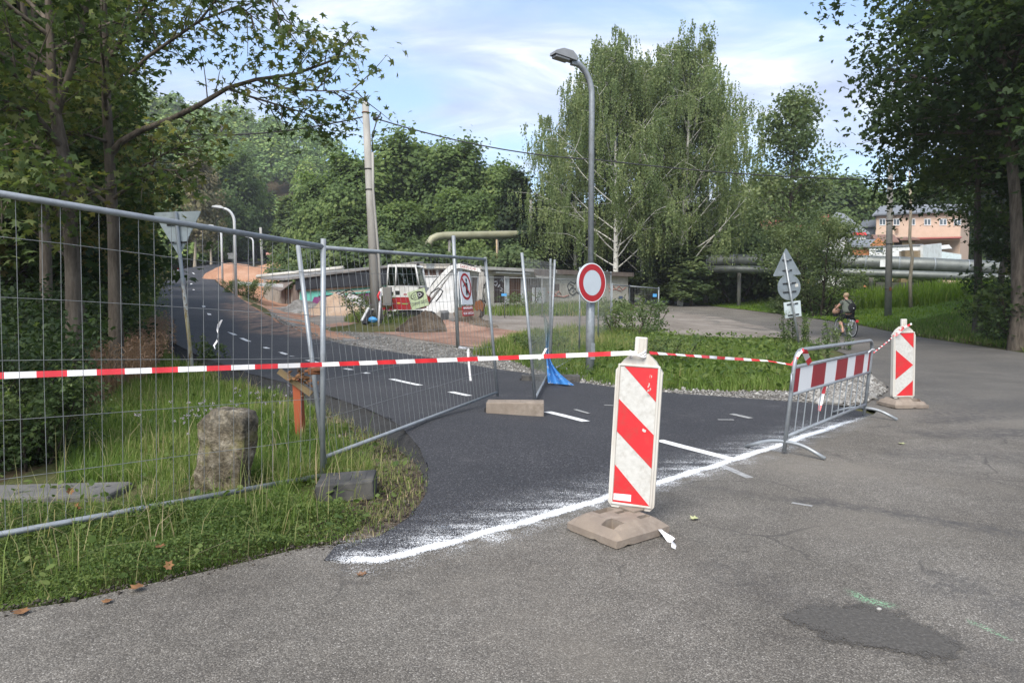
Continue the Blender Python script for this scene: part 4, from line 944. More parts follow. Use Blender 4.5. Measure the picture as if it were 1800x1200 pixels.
# ---- backs of traffic signs
def bracket_pair(t, M, zs, w):
    for z in zs:
        mb = MB().box((0, -.026, z), (w, .02, .035)); mb.xf(M); part(mb, 'bracket', MAT['black_metal'], t)
        mb = MB(); mb.cbox((0, -.05, z), (.085, .06, .035), .008); mb.xf(M); part(mb, 'clamp', MAT['galvanised'], t)
def tri(side, rnd=.05, flip=1):
    hh = side * .866; P3 = [Vector((-side / 2, 0)), Vector((side / 2, 0)), Vector((0, hh))]; out = []
    for i in range(3):
        a, b, c = P3[i - 1], P3[i], P3[(i + 1) % 3]; d0 = (a - b).normalized(); d1 = (c - b).normalized()
        for k in range(5): u = k / 4; out.append((b + d0 * rnd).lerp(b, u).lerp(b.lerp(b + d1 * rnd, u), u))
    return [(p.x, (p.y - hh / 2) * flip) for p in out]
def plate(t, poly, M, mat, nm):
    mb = MB().prism(poly, -.012, .012); mb.xf(M); part(mb, nm, mat, t)
b = G(339, 657); top = P(308, 372, b.y + .05); ax = (top - b); Mz = ax.normalized().to_track_quat('Z', 'Y').to_matrix().to_4x4()
t = thing('give_way_sign', 'pale grey back of a triangular sign on a leaning flaked post', 'sign', b)
part(MB().tube([b - ax * .02, b.lerp(top, .5), top], .034, 10), 'post', MAT['flaked_post'], t)
M = Matrix.Translation(b.lerp(top, .865)) @ Matrix.Rotation(R(-6), 4, 'Z') @ Matrix.Rotation(R(-1.2), 4, 'Y') @ Matrix.Translation((-.02, .055, 0))
plate(t, tri(.95, .06, -1), M, MAT['sign_back'], 'plate'); bracket_pair(t, M, (.17, -.16), .40)
b = G(1406, 613); top = P(1378, 445, b.y + .1); ax = top - b
t = thing('sign_post', 'leaning post with three grey sign backs, triangle, disc and rectangle, in weeds by the lane', 'sign', b)
part(MB().tube([b - ax * .03, top], .032, 10), 'post', MAT['galvanised'], t)
an = math.atan2(ax.x, ax.z)
def sm(u, v, yaw, roll=0): return Matrix.Translation(P(u, v, b.y + .14)) @ Matrix.Rotation(yaw, 4, 'Z') @ Matrix.Rotation(roll, 4, 'Y') @ Matrix.Translation((0, .0, 0))
M = sm(1382.5, 460, R(12), R(-4)); plate(t, tri(.92, .05), M, MAT['sign_back_dark'], 'triangle_plate'); bracket_pair(t, M, (-.02 + .07, -.25), .30)
M = sm(1387, 505, R(12), R(-5)); plate(t, [(.37 * math.cos(2 * PI * k / 32), .37 * math.sin(2 * PI * k / 32)) for k in range(32)], M, MAT['sign_back_dark'], 'round_plate'); bracket_pair(t, M, (.12, -.13), .42)
mb = MB().box((.24, -.014, .04), (.10, .003, .09)); mb.xf(M); part(mb, 'sticker', MAT['white_foil'], t)
M = sm(1393, 543, R(12), R(-7)); plate(t, [(-.27, -.24), (.27, -.24), (.27, .22), (-.27, .22)], M, MAT['sign_back'], 'rectangle_plate'); bracket_pair(t, M, (.15, -.17), .36)

# ---- marker stone, slab, wooden post with the dead bouquet
def stone():
    c = G(404, 860); bm = bmesh.new(); bmesh.ops.create_cube(bm, size=1); bmesh.ops.subdivide_edges(bm, edges=bm.edges[:], cuts=22, use_grid_fill=True)
    for v in bm.verts:
        x, y, z = v.co; tz = z + .5
        lx = -.20 - .055 * (1 - tz) + .03 * max(0, tz - .85) / .15; rx = .205 - .055 * (1 - tz); cxm = (lx + rx) / 2; w = (rx - lx)
        co = Vector((cxm + x * w + .035 * (tz - .5), y * .20, tz * .68 - .06))
        e = (abs(x) * 2) ** 7 + (abs(y) * 2) ** 7 + (abs(z) * 2 if z > 0 else 0) ** 7; sh = 1 - .06 * min(e, 2.2) ** 1.4 * .9
        co.x = cxm + (co.x - cxm) * sh; co.y *= sh; co.z = co.z if z < 0 else co.z - .03 * max(0, e - 1)
        n1 = mnoise.fractal(co * 5, .9, 2, 5); n2 = mnoise.fractal(co * 19, .8, 2, 4); n3 = mnoise.noise(co * 2.2 + Vector((5, 1, 2)))
        dirv = Vector((x, y, z * .6)).normalized(); co += dirv * (.017 * n1 + .010 * n2 + .012 * n3)
        if y < 0 and x > .05 and tz < .33: co.y += .03 * (1 - tz / .33)          # undercut foot
        if y < 0: co.y += .014 * math.sin(tz * 9 + x * 5) * (.3 + tz)
        v.co = co
    me = bpy.data.meshes.new('marker_stone'); bm.to_mesh(me); bm.free(); me.polygons.foreach_set('use_smooth', [True] * len(me.polygons))
    m, t = new_mat('stone_old'); co = t.coord(); sp = t.n('ShaderNodeSeparateXYZ'); t.l(co, sp.inputs[0])
    f = t.noise(co, 9, 6, .72); g_ = t.noise(co, 45, 4, .7); col = t.ramp(f, [(.32, (.06, .05, .036)), (.46, (.14, .12, .09)), (.55, (.21, .185, .145)), (.68, (.34, .31, .26))])
    col = t.mix(t.mapr(g_, .35, .65), t.mix(1, col, (.6, .58, .55), 'MULTIPLY'), t.mix(1, col, (1.25, 1.22, 1.15), 'MULTIPLY'))
    mo = t.m('MULTIPLY', t.mapr(t.noise(co, 6, 4), .5, .62), t.mapr(sp.outputs[2], .55, .35, 0, 1)); col = t.mix(t.m('MULTIPLY', mo, .55), col, (.20, .185, .06))
    tp_ = t.m('MULTIPLY', t.mapr(t.noise(co, 14, 5, .7), .42, .58), t.mapr(sp.outputs[2], .42, .6)); col = t.mix(t.m('MULTIPLY', tp_, .75), col, (.07, .065, .058))
    t.out(t.bsdf(col, .95, 0, t.bump(t.m('ADD', f, t.m('MULTIPLY', g_, .5)), 1.0, .035), .15)); me.materials.append(m)
    o = link('marker_stone', me, None, c); o.rotation_euler = (R(3), R(3), R(-14)); tag(o, 'rough weathered upright marker stone standing in the grass behind the nearest fence', 'stone')
stone()
c = on(-3.35, 4.90, -.165); mb = MB(); mb.cbox((-.35, 0, .08), (1.7, .36, .26), .02); o = solo(mb, 'concrete_slab', MAT['concrete_slab'], 'long flat concrete slab lying along the edge of the dark hollow', 'slab', c, local=True); o.rotation_euler = (0, R(-1), R(2))
pbm = G(529, 772); ptop = P(523, 668, pbm.y)
t = thing('wooden_post', 'red brown wooden post leaning in the grass, hung with a dried bouquet', 'post', pbm)
part(MB().box(pbm.lerp(ptop, .45), (.105, .075, (ptop - pbm).length * 1.12), (ptop - pbm).to_track_quat('Z', 'Y').to_matrix()), 'stake', MAT['post_wood'], t)
part(MB().box(P(519, 672, pbm.y - .06), (.40, .045, .055), (0, R(36), 0)), 'crosspiece', MAT['old_wood'], t)
t = thing('dried_bouquet', 'brown dried bouquet hanging on the red brown wooden post', 'bouquet', P(525, 660, pbm.y - .1))
rg = random.Random(8)
for k in range(26):
    p = P(rg.gauss(528, 13), rg.gauss(664, 9) + (8 if rg.random() < .5 else -3), pbm.y - .10 + rg.uniform(-.05, .05)); mb = MB(); s = rg.uniform(.025, .055); a = Euler((rg.uniform(-1, 1), rg.uniform(-1.2, 1.2), rg.uniform(0, 6))).to_matrix()
    mb.add([p + a @ Vector(q_) * s for q_ in ((0, -1, 0), (.45, -.2, .25), (.25, .6, -.1), (0, 1, .3), (-.3, .5, .1), (-.45, -.2, -.2))], [(0, 1, 2), (0, 2, 3), (0, 3, 4), (0, 4, 5)]); part(mb, 'dry_leaf', MAT['dead_leaf'], t)
stm = MB()
for k in range(7): a = P(523 + rg.uniform(-6, 8), 656, pbm.y - .1); stm.tube([a, a + V3(rg.uniform(-.1, .1), 0, rg.uniform(.05, .12)), a + V3(rg.uniform(-.18, .18), 0, rg.uniform(-.02, .1))], .003, 4)
part(stm, 'stem', MAT['dead_leaf'], t)
# small litter, each piece its own thing
def fallen_leaf(p, s, mat, label, rz, curl=.25, up=0):
    mb = MB(); pts = [(-.05, -1), (.35, -.75), (.9, -.7), (.62, -.2), (1.0, .35), (.42, .42), (.1, 1.05), (-.35, .5), (-.95, .45), (-.6, -.1), (-.85, -.65), (-.35, -.7)]
    vs = [(0, 0, .05)] + [(x, y, curl * (abs(x) ** 1.5 + abs(y) * .4) + .06 * math.sin(k * 2.3)) for k, (x, y) in enumerate(pts)]
    s *= .72; curl += .2
    mb.add([Vector(q_) * s for q_ in vs], [(0, 1 + k, 1 + (k + 1) % 12) for k in range(12)])
    o = solo(mb, 'fallen_leaf', mat, label, 'leaf', p, 'fallen leaves', True); o.rotation_euler = (up, up * .4, rz); return o
fallen_leaf(G(635, 1013) + V3(0, 0, .014), .042, MAT['dead_leaf'], 'brown dry leaf lying on the asphalt in front of the white sprayed line', .5)
fallen_leaf(G(1220, 916) + V3(0, 0, .014), .045, MAT['pale_leaf'], 'pale green leaf lying on the asphalt right of the tall guide board', 1.9, .5)
fallen_leaf(G(1584, 782) + V3(0, 0, .014), .05, MAT['pale_leaf'], 'small pale leaf lying on the asphalt in front of the barrier foot', .2, .3)
fallen_leaf(P(125, 862, 4.4), .035, MAT['dead_leaf'], 'curled tan leaf caught high on a stalk at the hollow, upper of two', .2, .9, 1.3)
fallen_leaf(P(131, 892, 4.35), .045, MAT['dead_leaf'], 'curled brown leaf caught on a stalk above the slab, lower of two', 2.2, .9, 1.2)
fallen_leaf(G(281, 992) + V3(0, 0, .10), .045, MAT['dead_leaf'], 'brown leaf resting on the weeds below the marker stone', .9)
fallen_leaf(G(298, 1016) + V3(0, 0, .07), .035, MAT['dead_leaf'], 'small tan leaf upright in the weeds near the asphalt edge', .1, .4, 1.0)
fallen_leaf(G(240, 1043) + V3(0, 0, .03), .05, MAT['dead_leaf'], 'brown leaf at the ragged edge of weeds and asphalt', 2.5)
fallen_leaf(G(38, 1083) + V3(0, 0, .02), .05, MAT['dead_leaf'], 'orange brown leaf on the asphalt in the lower left corner', 4.0)
fallen_leaf(G(188, 1064) + V3(0, 0, .02), .035, MAT['dead_leaf'], 'small brown leaf on the asphalt just off the weeds', 3.0)
mb = MB(); mb.ell((0, 0, .004), (.013, .009, .007), 7, 5); solo(mb, 'pebble', MAT['stone_grey'], 'single pale pebble on the dark asphalt patch', 'stone', G(1545, 1077) + V3(0, 0, .016), local=True)
# ------------------------------------------------------------------ poles, cables, garages, machine, pipes, houses, cyclist
def solo_tube(pts, r, n, name, mat, label, cat, group=None): return solo(MB().tube(pts, r, n), name, mat, label, cat, Vector(pts[0]), group)
# far white lamps along the path
def lamp_far(bu, bv, Y, tu, tv, label):
    b = P(bu, bv, Y); b.z = min(b.z, h(b.x, b.y) + .05); tz = P(tu, tv, Y); street_lamp(b, tz.z - b.z + .3, .09, .055 + .0006 * Y, 0, .18, .62, label, MAT['lamp_white'], MAT['lamp_white'], R(20), 'white street lamps along the path', bend=.75, hz=.12)
lamp_far(415, 514, 40, 404, 377, 'nearest of the white street lamps beside the rising path, on the orange bank')
lamp_far(391, 484, 62, 383, 405, 'second white street lamp up the path, its top hidden by the fence rail')
lamp_far(446, 464, 112, 442, 421, 'third white street lamp up the path, small before dark trees')
lamp_far(497, 462, 120, 490, 424, 'farthest white street lamp before the dark wood')
# utility pole with its brace pipe, ties and box
ub = P(663, 566, 26); ub.z = h(ub.x, ub.y); ut = P(642, 180, 26)
t = thing('utility_pole', 'tall leaning grey concrete utility pole beside the white excavator', 'utility pole', ub)
part(MB().tube([ub - V3(0, 0, .2), ub.lerp(ut, .5), ut], [.21, .165, .125], 12), 'mast', MAT['concrete_pole'], t)
for k, f in enumerate((.045, .34, .62, .71, .93)):
    mb = MB(); c = ub.lerp(ut, f if f < .9 else .955); r = .215 - .09 * f; ang = np.linspace(0, 2 * PI, 13)[:-1]; mb.tube([c + V3((r + .012) * math.cos(a), (r + .012) * math.sin(a), 0) for a in ang], .018, 5, closed=True); part(mb, 'strap', MAT['rust'] if k == 4 else MAT['cable_black'], t)
part(MB().tube([P(671, 560, 25.7), P(666, 455, 25.7), P(656, 335, 25.7), P(655, 268, 25.7)], .045, 8), 'conduit', MAT['concrete_pole'], t)
part(MB().cbox(P(681, 521, 25.8), (.32, .2, .70), .02), 'meter_box', MAT['concrete_dark'], t)
loop = [P(655, 268, 25.7), P(654, 240, 25.7), P(660, 220, 25.7), P(664, 206, 25.7), P(670, 197, 25.7), P(668, 205, 25.7), P(660, 210, 25.7)]
part(MB().tube(loop, .022, 6), 'cable_loop', MAT['cable_black'], t)
part(MB().ell(P(659, 208, 25.7), (.09, .07, .10), 8, 6), 'cable_joint', MAT['cable_black'], t)
part(MB().ell(P(656, 236, 25.7), (.05, .05, .14), 8, 6), 'insulator', MAT['cable_black'], t)
def sag(a, b, s, n=24): return [a.lerp(b, k / n) - V3(0, 0, s * 4 * (k / n) * (1 - k / n)) for k in range(n + 1)]
cl = P(640, 205, 26); e0 = P(0, 218, 17)
solo_tube(sag(cl, P(330, 236, 30), .25) + sag(P(330, 236, 30), P(200, 232, 40), .1)[1:], .03, 5, 'overhead_cable', MAT['cable_black'], 'black cable running left from the utility pole towards the wooded hill', 'cable')
solo_tube(sag(P(662, 209, 25.8), P(1050, 281, 28.5), .28) + sag(P(1050, 281, 28.5), P(1562, 316, 32.3), .18)[1:] + [P(1660, 322, 33.5)], .026, 5, 'overhead_cable', MAT['cable_black'], 'black cable running right from the utility pole past the lamp post', 'cable')
bc = P(389, 228, 28.6); t = thing('bird', 'small grey brown bird perched on the left cable', 'bird', bc)
mb = MB(); mb.ell((0, 0, .0), (.075, .08, .13), 10, 8, fn=lambda u: 1 - .25 * max(0, -u.z)); mb.ell((0, -.02, .145), (.05, .055, .05), 8, 6); mb.ell((0, .03, -.16), (.03, .02, .09), 6, 5); part(mb, 'body', MAT['feather'], t, True)
part(MB().tube([(0, -.07, .145), (0, -.11, .138)], [.014, .002], 5), 'beak', MAT['black_paint'], t, True)
# thin white stake with tape by the pole, leaning boards and a blue bag at its foot
b = P(665, 576, 25); b.z = min(b.z, h(b.x, b.y)); t = thing('white_stake', 'thin white stake standing in the grass at the utility pole', 'stake', b); part(MB().tube([b, P(669, 507, 25)], .04, 6), 'rod', MAT['tape_white'], t); part(MB().tube([P(668, 512, 24.9), P(664, 520, 24.9), P(667, 528, 24.9)], .04, 5), 'tape_wrap', MAT['tape_red'], t)
for k, (u0, v0, u1, v1, mt, lb) in enumerate(((640, 569, 653, 545, 'black_paint', 'black board leaning against the foot of the utility pole'), (643, 566, 656, 543, 'machine_grey', 'grey board leaning at the foot of the utility pole behind the black one'), (636, 564, 648, 541, 'white_wall', 'thin white board leaning left of the utility pole foot'))):
    a, c = P(u0, v0, 25.2 + .1 * k), P(u1, v1, 25.5 + .1 * k); solo(MB().box(a.lerp(c, .5), (.10 if k else .22, .05, (c - a).length), (c - a).to_track_quat('Z', 'Y').to_matrix()), 'leaning_board', MAT[mt], lb, 'board', a, 'boards leaning at the pole')
mb = MB(); mb.ell(P(655, 562, 25.0), (.17, .12, .10), 14, 10, fn=lambda u: 1 + .55 * mnoise.fractal(u * 2.4, .8, 2, 4)); solo(mb, 'blue_bag', MAT['blue_sheet'], 'crumpled blue bag at the foot of the utility pole', 'bag', P(655, 566, 25.0))

# ---- garages
def wall_quad(mb, a, b, z0a, z0b, z1a, z1b, th=.25, mi=0):
    a = Vector((a[0], a[1], 0)); b = Vector((b[0], b[1], 0)); d = (b - a).normalized(); o = Vector((-d.y, d.x, 0)) * th
    vs = [a + V3(0, 0, z0a), b + V3(0, 0, z0b), b + V3(0, 0, z1b), a + V3(0, 0, z1a)]; vs += [p + o for p in vs]
    mb.add(vs, [(0, 1, 2, 3), (7, 6, 5, 4), (0, 4, 5, 1), (1, 5, 6, 2), (2, 6, 7, 3), (3, 7, 4, 0)], mi)
def at(u, Y): return ((u - 900) / FPX * Y, Y)
class Face:
    """a vertical wall plane from pixel column u0 at depth Y0 to u1 at Y1: put things on it by pixel"""
    def __init__(s, u0, Y0, u1, Y1):
        s.a = Vector((*at(u0, Y0), 0)); s.b = Vector((*at(u1, Y1), 0)); s.d = (s.b - s.a).normalized(); s.n = Vector((s.d.y, -s.d.x, 0))
    def p(s, u, v, off=0):
        r = ray(u, v); r = Vector(r); den = r.dot(s.n); tt = s.a.dot(s.n) / den; q = r * tt; return Vector((q.x, q.y, CAMZ + q.z)) + s.n * off
    def poly(s, mb, pts, off=.004, th=.02, mi=0):
        f = [s.p(u, v, off) for u, v in pts]; k = [p - s.n * th for p in f]; n = len(f)
        ar = sum((pts[i][0] * pts[(i + 1) % n][1] - pts[(i + 1) % n][0] * pts[i][1]) for i in range(n)); 
        fr = tuple(range(n)) if ar < 0 else tuple(range(n))[::-1]
        mb.add(f + k, [fr, tuple(n + i for i in fr)[::-1]] + [(i, (i + 1) % n, (i + 1) % n + n, i + n) for i in range(n)], mi)
    def stroke(s, mb, pts, r=.04, off=.01):
        mb.tube([s.p(u, v, off) for u, v in pts], r, 4)
# left garage block
FL = Face(497, 51, 742, 39)
t = thing('graffiti_garage', 'long low garage block with graffiti wall and dark panelled fascia left of the utility pole', 'garage', FL.p(497, 540))
w = MB(); FL.poly(w, [(497, 541), (742, 560), (742, 496), (497, 509)], 0, .3); part(w, 'wall', MAT['render_wall'], t)
fa = [(525, 489), (742, 463), (742, 497), (525, 510)]
mb = MB(); FL.poly(mb, fa, .25, .3); part(mb, 'fascia', MAT['dark_fascia'], t)
for k in range(11):
    u0 = 530 + k * 19.5; u1 = u0 + 17; f_ = lambda u: (u - 525) / 217; mb = MB(); FL.poly(mb, [(u0, 494 - 23 * f_(u0)), (u1, 494 - 23 * f_(u1)), (u1, 508.5 - 13 * f_(u1)), (u0, 508.5 - 13 * f_(u0))], .275, .02); part(mb, 'panel', MAT['dark_fascia'], t)
mb = MB(); FL.poly(mb, [(522, 487), (742, 460), (742, 464), (522, 491)], .4, .5); part(mb, 'eave', MAT['roof_felt'], t)
back = Vector((-3.2, 7.0, 0)); rf = MB(); e0, e1 = FL.p(503, 489.5, .3), FL.p(742, 461.5, .3); r0, r1 = P(458, 487.5, 56), P(700, 464.5, 52)
r0 = Vector((r0.x, r0.y, r0.z)); rf.add([e0, e1, r1, r0, e0 - V3(0, 0, .15), e1 - V3(0, 0, .15), r1 - V3(0, 0, .15), r0 - V3(0, 0, .15)], [(0, 1, 2, 3), (4, 7, 6, 5), (0, 4, 5, 1), (1, 5, 6, 2), (2, 6, 7, 3), (3, 7, 4, 0)]); part(rf, 'roof', MAT['roof_felt'], t)
ed = MB(); ed.tube([r0 + V3(-.3, 0, .05), r0.lerp(r1, .62) + V3(0, 0, .12)], .17, 4); part(ed, 'roof_edge', MAT['roof_edge'], t)
ed = MB(); ed.add([P(590, 473, 50), P(616, 471, 50), P(640, 476, 49), P(630, 478, 48)], [(0, 1, 2, 3)]); 
lw = MB(); c0, c1 = FL.p(497, 541), P(463, 513, 57.5); zb0, zb1 = c0.z, P(465, 513, 57.5).z
for k in range(11):       # end wall of upright weathered boards
    a = c0.lerp(c1, k / 11); b = c0.lerp(c1, (k + .93) / 11); ta, tb = (P(497 - 36 * (k / 11), 511 - 21 * (k / 11), a.y)).z, (P(497 - 36 * ((k + .93) / 11), 511 - 21 * ((k + .93) / 11), b.y)).z
    mb = MB(); wall_quad(mb, b[:2], a[:2], b.z - .4, a.z - .4, tb, ta, .06); part(mb, 'plank', MAT['old_boards'], t)
bx = MB()
for u0, v0, u1, v1 in ((497, 506, 503, 541), (506, 508, 512, 537), (516, 500, 526, 534)): FL.poly(bx, [(u0, v0), (u1, v0), (u1, v1), (u0, v1)], .10, .12)
bx.kind = 1; o = part(bx, 'wall_post', MAT['rusty_sheet'], t); o['kind'] = 'stuff'
sh = MB(); sh.add([FL.p(488, 505, .5), FL.p(514, 512, .9), FL.p(520, 495, .2), FL.p(499, 490, -.2)], [(0, 1, 2, 3)]); sh.add([FL.p(488, 506.5, .5), FL.p(514, 513.5, .9), FL.p(520, 496.5, .2), FL.p(499, 491.5, -.2)], [(3, 2, 1, 0)]); part(sh, 'broken_sheet', MAT['rusty_sheet'], t)
def graffiti(poly, mt, off=.004):
    mb = MB(); FL.poly(mb, poly, off, .004); part(mb, 'graffiti_patch', MAT[mt], t)
graffiti([(527, 512), (600, 509), (690, 500), (700, 503), (690, 512), (640, 521), (600, 519), (566, 522), (560, 545), (527, 541)], 'paint_teal')
graffiti([(545, 541), (552, 522), (600, 519), (640, 517), (690, 508), (704, 505), (704, 552), (660, 550), (560, 546)], 'paint_purple', .006)
graffiti([(575, 513), (640, 509), (672, 503), (676, 506), (640, 513), (590, 516)], 'render_wall', .008)
graffiti([(572, 545), (578, 522), (596, 512), (606, 516), (604, 530), (614, 514), (632, 520), (646, 528), (650, 540), (640, 548), (610, 548)], 'paint_pale', .009)
graffiti([(628, 543), (640, 530), (650, 533), (652, 548), (632, 549)], 'paint_pale', .010)
for pts in ([(572, 545), (578, 522), (596, 512), (606, 516), (604, 530)], [(604, 530), (614, 514), (632, 520), (646, 528), (650, 540), (640, 548)], [(580, 532), (588, 526), (592, 534), (600, 528)], [(612, 526), (620, 530), (628, 527), (634, 533)], [(628, 543), (640, 530), (650, 533)], [(560, 521), (600, 517), (606, 512), (616, 509), (626, 517), (660, 514), (690, 506)], [(533, 516), (538, 514), (536, 520), (532, 523)], [(668, 512), (672, 530)]):
    mb = MB(); FL.stroke(mb, pts, .035, .012); part(mb, 'outline', MAT['black_paint'], t)

# white garage in the middle and the row of doors to the right
FM = Face(690, 39.0, 806, 38.6)
t = thing('white_garage', 'white walled garage with three small dark openings behind the excavator', 'garage', FM.p(748, 552))
w = MB(); FM.poly(w, [(690, 556), (806, 560), (806, 470), (690, 472)], 0, 4.5); part(w, 'wall', MAT['white_wall'], t)
for u0, u1 in ((743, 753), (755, 767), (771, 782)):
    mb = MB(); FM.poly(mb, [(u0, 474), (u1, 474), (u1, 484.5), (u0, 484.5)], .004, .01); o = part(mb, 'window', MAT['brown_door'], t)
    mb = MB(); FM.poly(mb, [(u0 - 1.2, 484), (u1 + 1.2, 484), (u1 + 1.2, 486), (u0 - 1.2, 486)], .06, .06); part(mb, 'sill', MAT['white_wall'], o)
mb = MB(); FM.poly(mb, [(724, 464), (812, 463.5), (812, 472), (724, 472)], .35, .5); part(mb, 'roof_edge', MAT['roof_edge'], t)
mb = MB(); FM.poly(mb, [(752, 464.2), (766, 464.2), (766, 472.5), (752, 472.5)], .37, .02); part(mb, 'sheet_patch', MAT['galvanised_dark'], t)
rf = MB(); a, b = FM.p(722, 463, .4), FM.p(812, 463, .4); rf.add([a, b, b + V3(.5, 5, .25), a + V3(-.5, 5, .25)], [(0, 1, 2, 3)]); rf.add([p - V3(0, 0, .1) for p in (a, b, b + V3(.5, 5, .25), a + V3(-.5, 5, .25))], [(3, 2, 1, 0)]); part(rf, 'roof', MAT['roof_felt'], t)
FR = Face(806, 40, 966, 47.5); FE = Face(966, 47.5, 1104, 55)
t = thing('garage_row', 'row of shabby pale garages with dark and brown doors ending in a graffiti wall', 'garage', FR.p(880, 540))
w = MB(); FR.poly(w, [(806, 556), (966, 542), (966, 480), (806, 470)], 0, .3); part(w, 'wall', MAT['render_wall'], t)
for k, (u0, u1, v0, v1, mt) in enumerate(((803, 818, 487, 549, 'dark_door'), (829, 838, 487, 547, 'rusty_sheet'), (844, 849, 488, 546, 'rusty_sheet'), (868, 886, 484, 532.5, 'dark_door'), (895, 915, 486, 531, 'brown_door'), (926, 950, 490, 530, 'rusty_sheet'))):
    mb = MB(); FR.poly(mb, [(u0, v0), (u1, v0 + .5), (u1, v1 - 1), (u0, v1)], .006, .012); o = part(mb, 'door', MAT[mt], t)
    if k in (3, 4):
        mb = MB(); um = (u0 + u1) / 2; FR.poly(mb, [(um - .25, v0 + 1), (um + .25, v0 + 1), (um + .25, v1 - 2), (um - .25, v1 - 2)], .014, .006); part(mb, 'door_joint', MAT['black_paint'], o)
for u0, u1, v0, v1 in ((838, 844, 486, 547), (886.5, 894.5, 485, 535), (915.5, 921, 487, 530), (819, 828, 486, 548)):
    mb = MB(); FR.poly(mb, [(u0, v0), (u1, v0), (u1, v1), (u0, v1)], .03, .03); part(mb, 'white_pier', MAT['white_wall'], t)
for u0, u1 in ((927.5, 931.5), (934.5, 943.5), (946, 950)):
    mb = MB(); FR.poly(mb, [(u0, 505), (u1, 505), (u1, 534), (u0, 534)], .4, .03); part(mb, 'leaning_panel', MAT['white_wall'], t)
mb = MB(); FR.poly(mb, [(920, 474), (958, 475), (956, 488), (922, 486)], .9, .06); part(mb, 'porch_sheet', MAT['rusty_sheet'], t)
mb = MB(); FR.poly(mb, [(922, 485), (956, 487), (950, 490.5), (924, 489)], .92, .04); part(mb, 'porch_edge', MAT['roof_edge'], t)
mb = MB(); FR.poly(mb, [(864, 477), (925, 480), (925, 483), (864, 480.5)], .35, .35); part(mb, 'canopy', MAT['roof_edge'], t)
mb = MB(); FR.poly(mb, [(800, 467), (970, 474.5), (970, 480), (800, 472)], .45, .6); part(mb, 'roof_edge', MAT['roof_edge'], t)
w = MB(); FE.poly(w, [(963, 544), (1104, 536), (1104, 484), (963, 478)], 0, .3); part(w, 'end_wall', MAT['render_wall'], t)
mb = MB(); FE.poly(mb, [(958, 473.5), (1107, 479.5), (1107, 486.5), (958, 481.5)], .4, .6); part(mb, 'gutter', MAT['rusty_sheet'], t)
rf = MB(); q = [FR.p(800, 467, .4), FR.p(968, 474, .4), FE.p(1107, 479, .4), FE.p(1107, 479, .4) + V3(-3, 7, .35), FR.p(968, 474) + V3(-3.5, 8, .35), FR.p(800, 467) + V3(-3, 8, .35)]
rf.add(q, [(0, 1, 4, 5), (1, 2, 3, 4)]); rf.add([p - V3(0, 0, .12) for p in q], [(5, 4, 1, 0), (4, 3, 2, 1)]); part(rf, 'roof', MAT['roof_felt'], t)
mb = MB(); FE.poly(mb, [(974, 499), (983, 499), (983, 511), (974, 511)], .006, .01); part(mb, 'hatch', MAT['rusty_sheet'], t)
for pts, mt in (([(1000, 512), (997, 502), (1003, 495), (1010, 499), (1014, 494), (1021, 497)], 'black_paint'), ([(1002, 500), (1008, 503), (1004, 507)], 'black_paint'), ([(1000, 512), (1004, 506), (1011, 507), (1013, 514), (1006, 519), (1000, 514)], 'black_paint'), ([(1013, 513), (1020, 517)], 'black_paint'), ([(1006, 513), (1009, 510)], 'black_paint'),
                ([(962, 512), (967, 517), (972, 511), (976, 518), (982, 512), (986, 517)], 'paint_rose'), ([(968, 521), (978, 520), (990, 522), (1000, 519)], 'paint_rose'), ([(1068, 500), (1072, 508), (1077, 502), (1082, 509), (1088, 503), (1094, 510), (1100, 505)], 'paint_rose'), ([(1070, 512), (1080, 508), (1092, 512)], 'paint_rose')):
    mb = MB(); FE.stroke(mb, pts, .05, .012); part(mb, 'scrawl', MAT[mt], t)
for pts in ([(869, 496), (872, 494), (874, 498), (871, 503), (869, 500)], [(875, 505), (878, 500), (879, 506)], [(879, 494), (881, 490), (882, 496), (884, 489), (884, 497)], [(880, 506), (883, 508), (879, 511), (884, 513)]):
    mb = MB(); FR.stroke(mb, pts, .035, .016); part(mb, 'scrawl', MAT['paint_pale'], t)
bm_ = MB(); bm_.box(P(848, 481.5, 39.5), (.1, .1, .1))

# ---- heaps
def heap(c, rx, ry, hz, name, mat, label, seed, sharp=1.25, n=34, rough=.16):
    mb = MB(); rg = random.Random(seed); vs = [];
    for i in range(15):
        r = i / 14
        for j in range(n):
            a = 2 * PI * j / n; x, y = rx * r * math.cos(a), ry * r * math.sin(a); k = max(0, 1 - r ** sharp); nz = mnoise.fractal(Vector((x * 1.3 + seed, y * 1.3, .5)), .8, 2, 5)
            z = hz * k * (1 + rough * 1.2 * nz) + .06 * nz * (r < .98); vs.append((c[0] + x * (1 + .12 * nz), c[1] + y * (1 + .12 * nz), h(c[0] + x, c[1] + y) + z - (.08 if i == 14 else 0)))
    mb.add(vs, [(i * n + j, i * n + (j + 1) % n, (i + 1) * n + (j + 1) % n, (i + 1) * n + j)[::-1] for i in range(14) for j in range(n)], 0, True)
    return solo(mb, name, mat, label, 'heap', (c[0], c[1], h(*c[:2])))
heap(at(592, 37), 2.25, 1.7, 1.12, 'sand_heap', MAT['sand'], 'tall heap of pinkish sand before the graffiti wall', 3, 1.02)
heap(at(530, 38), 2.2, 1.6, .72, 'gravel_heap', MAT['gravel_grey'], 'low grey gravel heap left of the pink sand heap', 9)
heap(at(745, 25.0), 1.15, .9, .72, 'soil_heap', MAT['dark_soil'], 'dark soil heap in front of the excavator sign board', 5, 1.5)
heap(at(790, 25.5), 1.5, 1.0, .36, 'soil_heap', MAT['red_soil'], 'low reddish soil heap right of the dark one', 15, 1.5)
heap(at(828, 27.0), 1.1, .6, .38, 'soil_heap', MAT['dark_soil'], 'small clod heap under the excavator bucket', 25, 1.5, rough=.4)
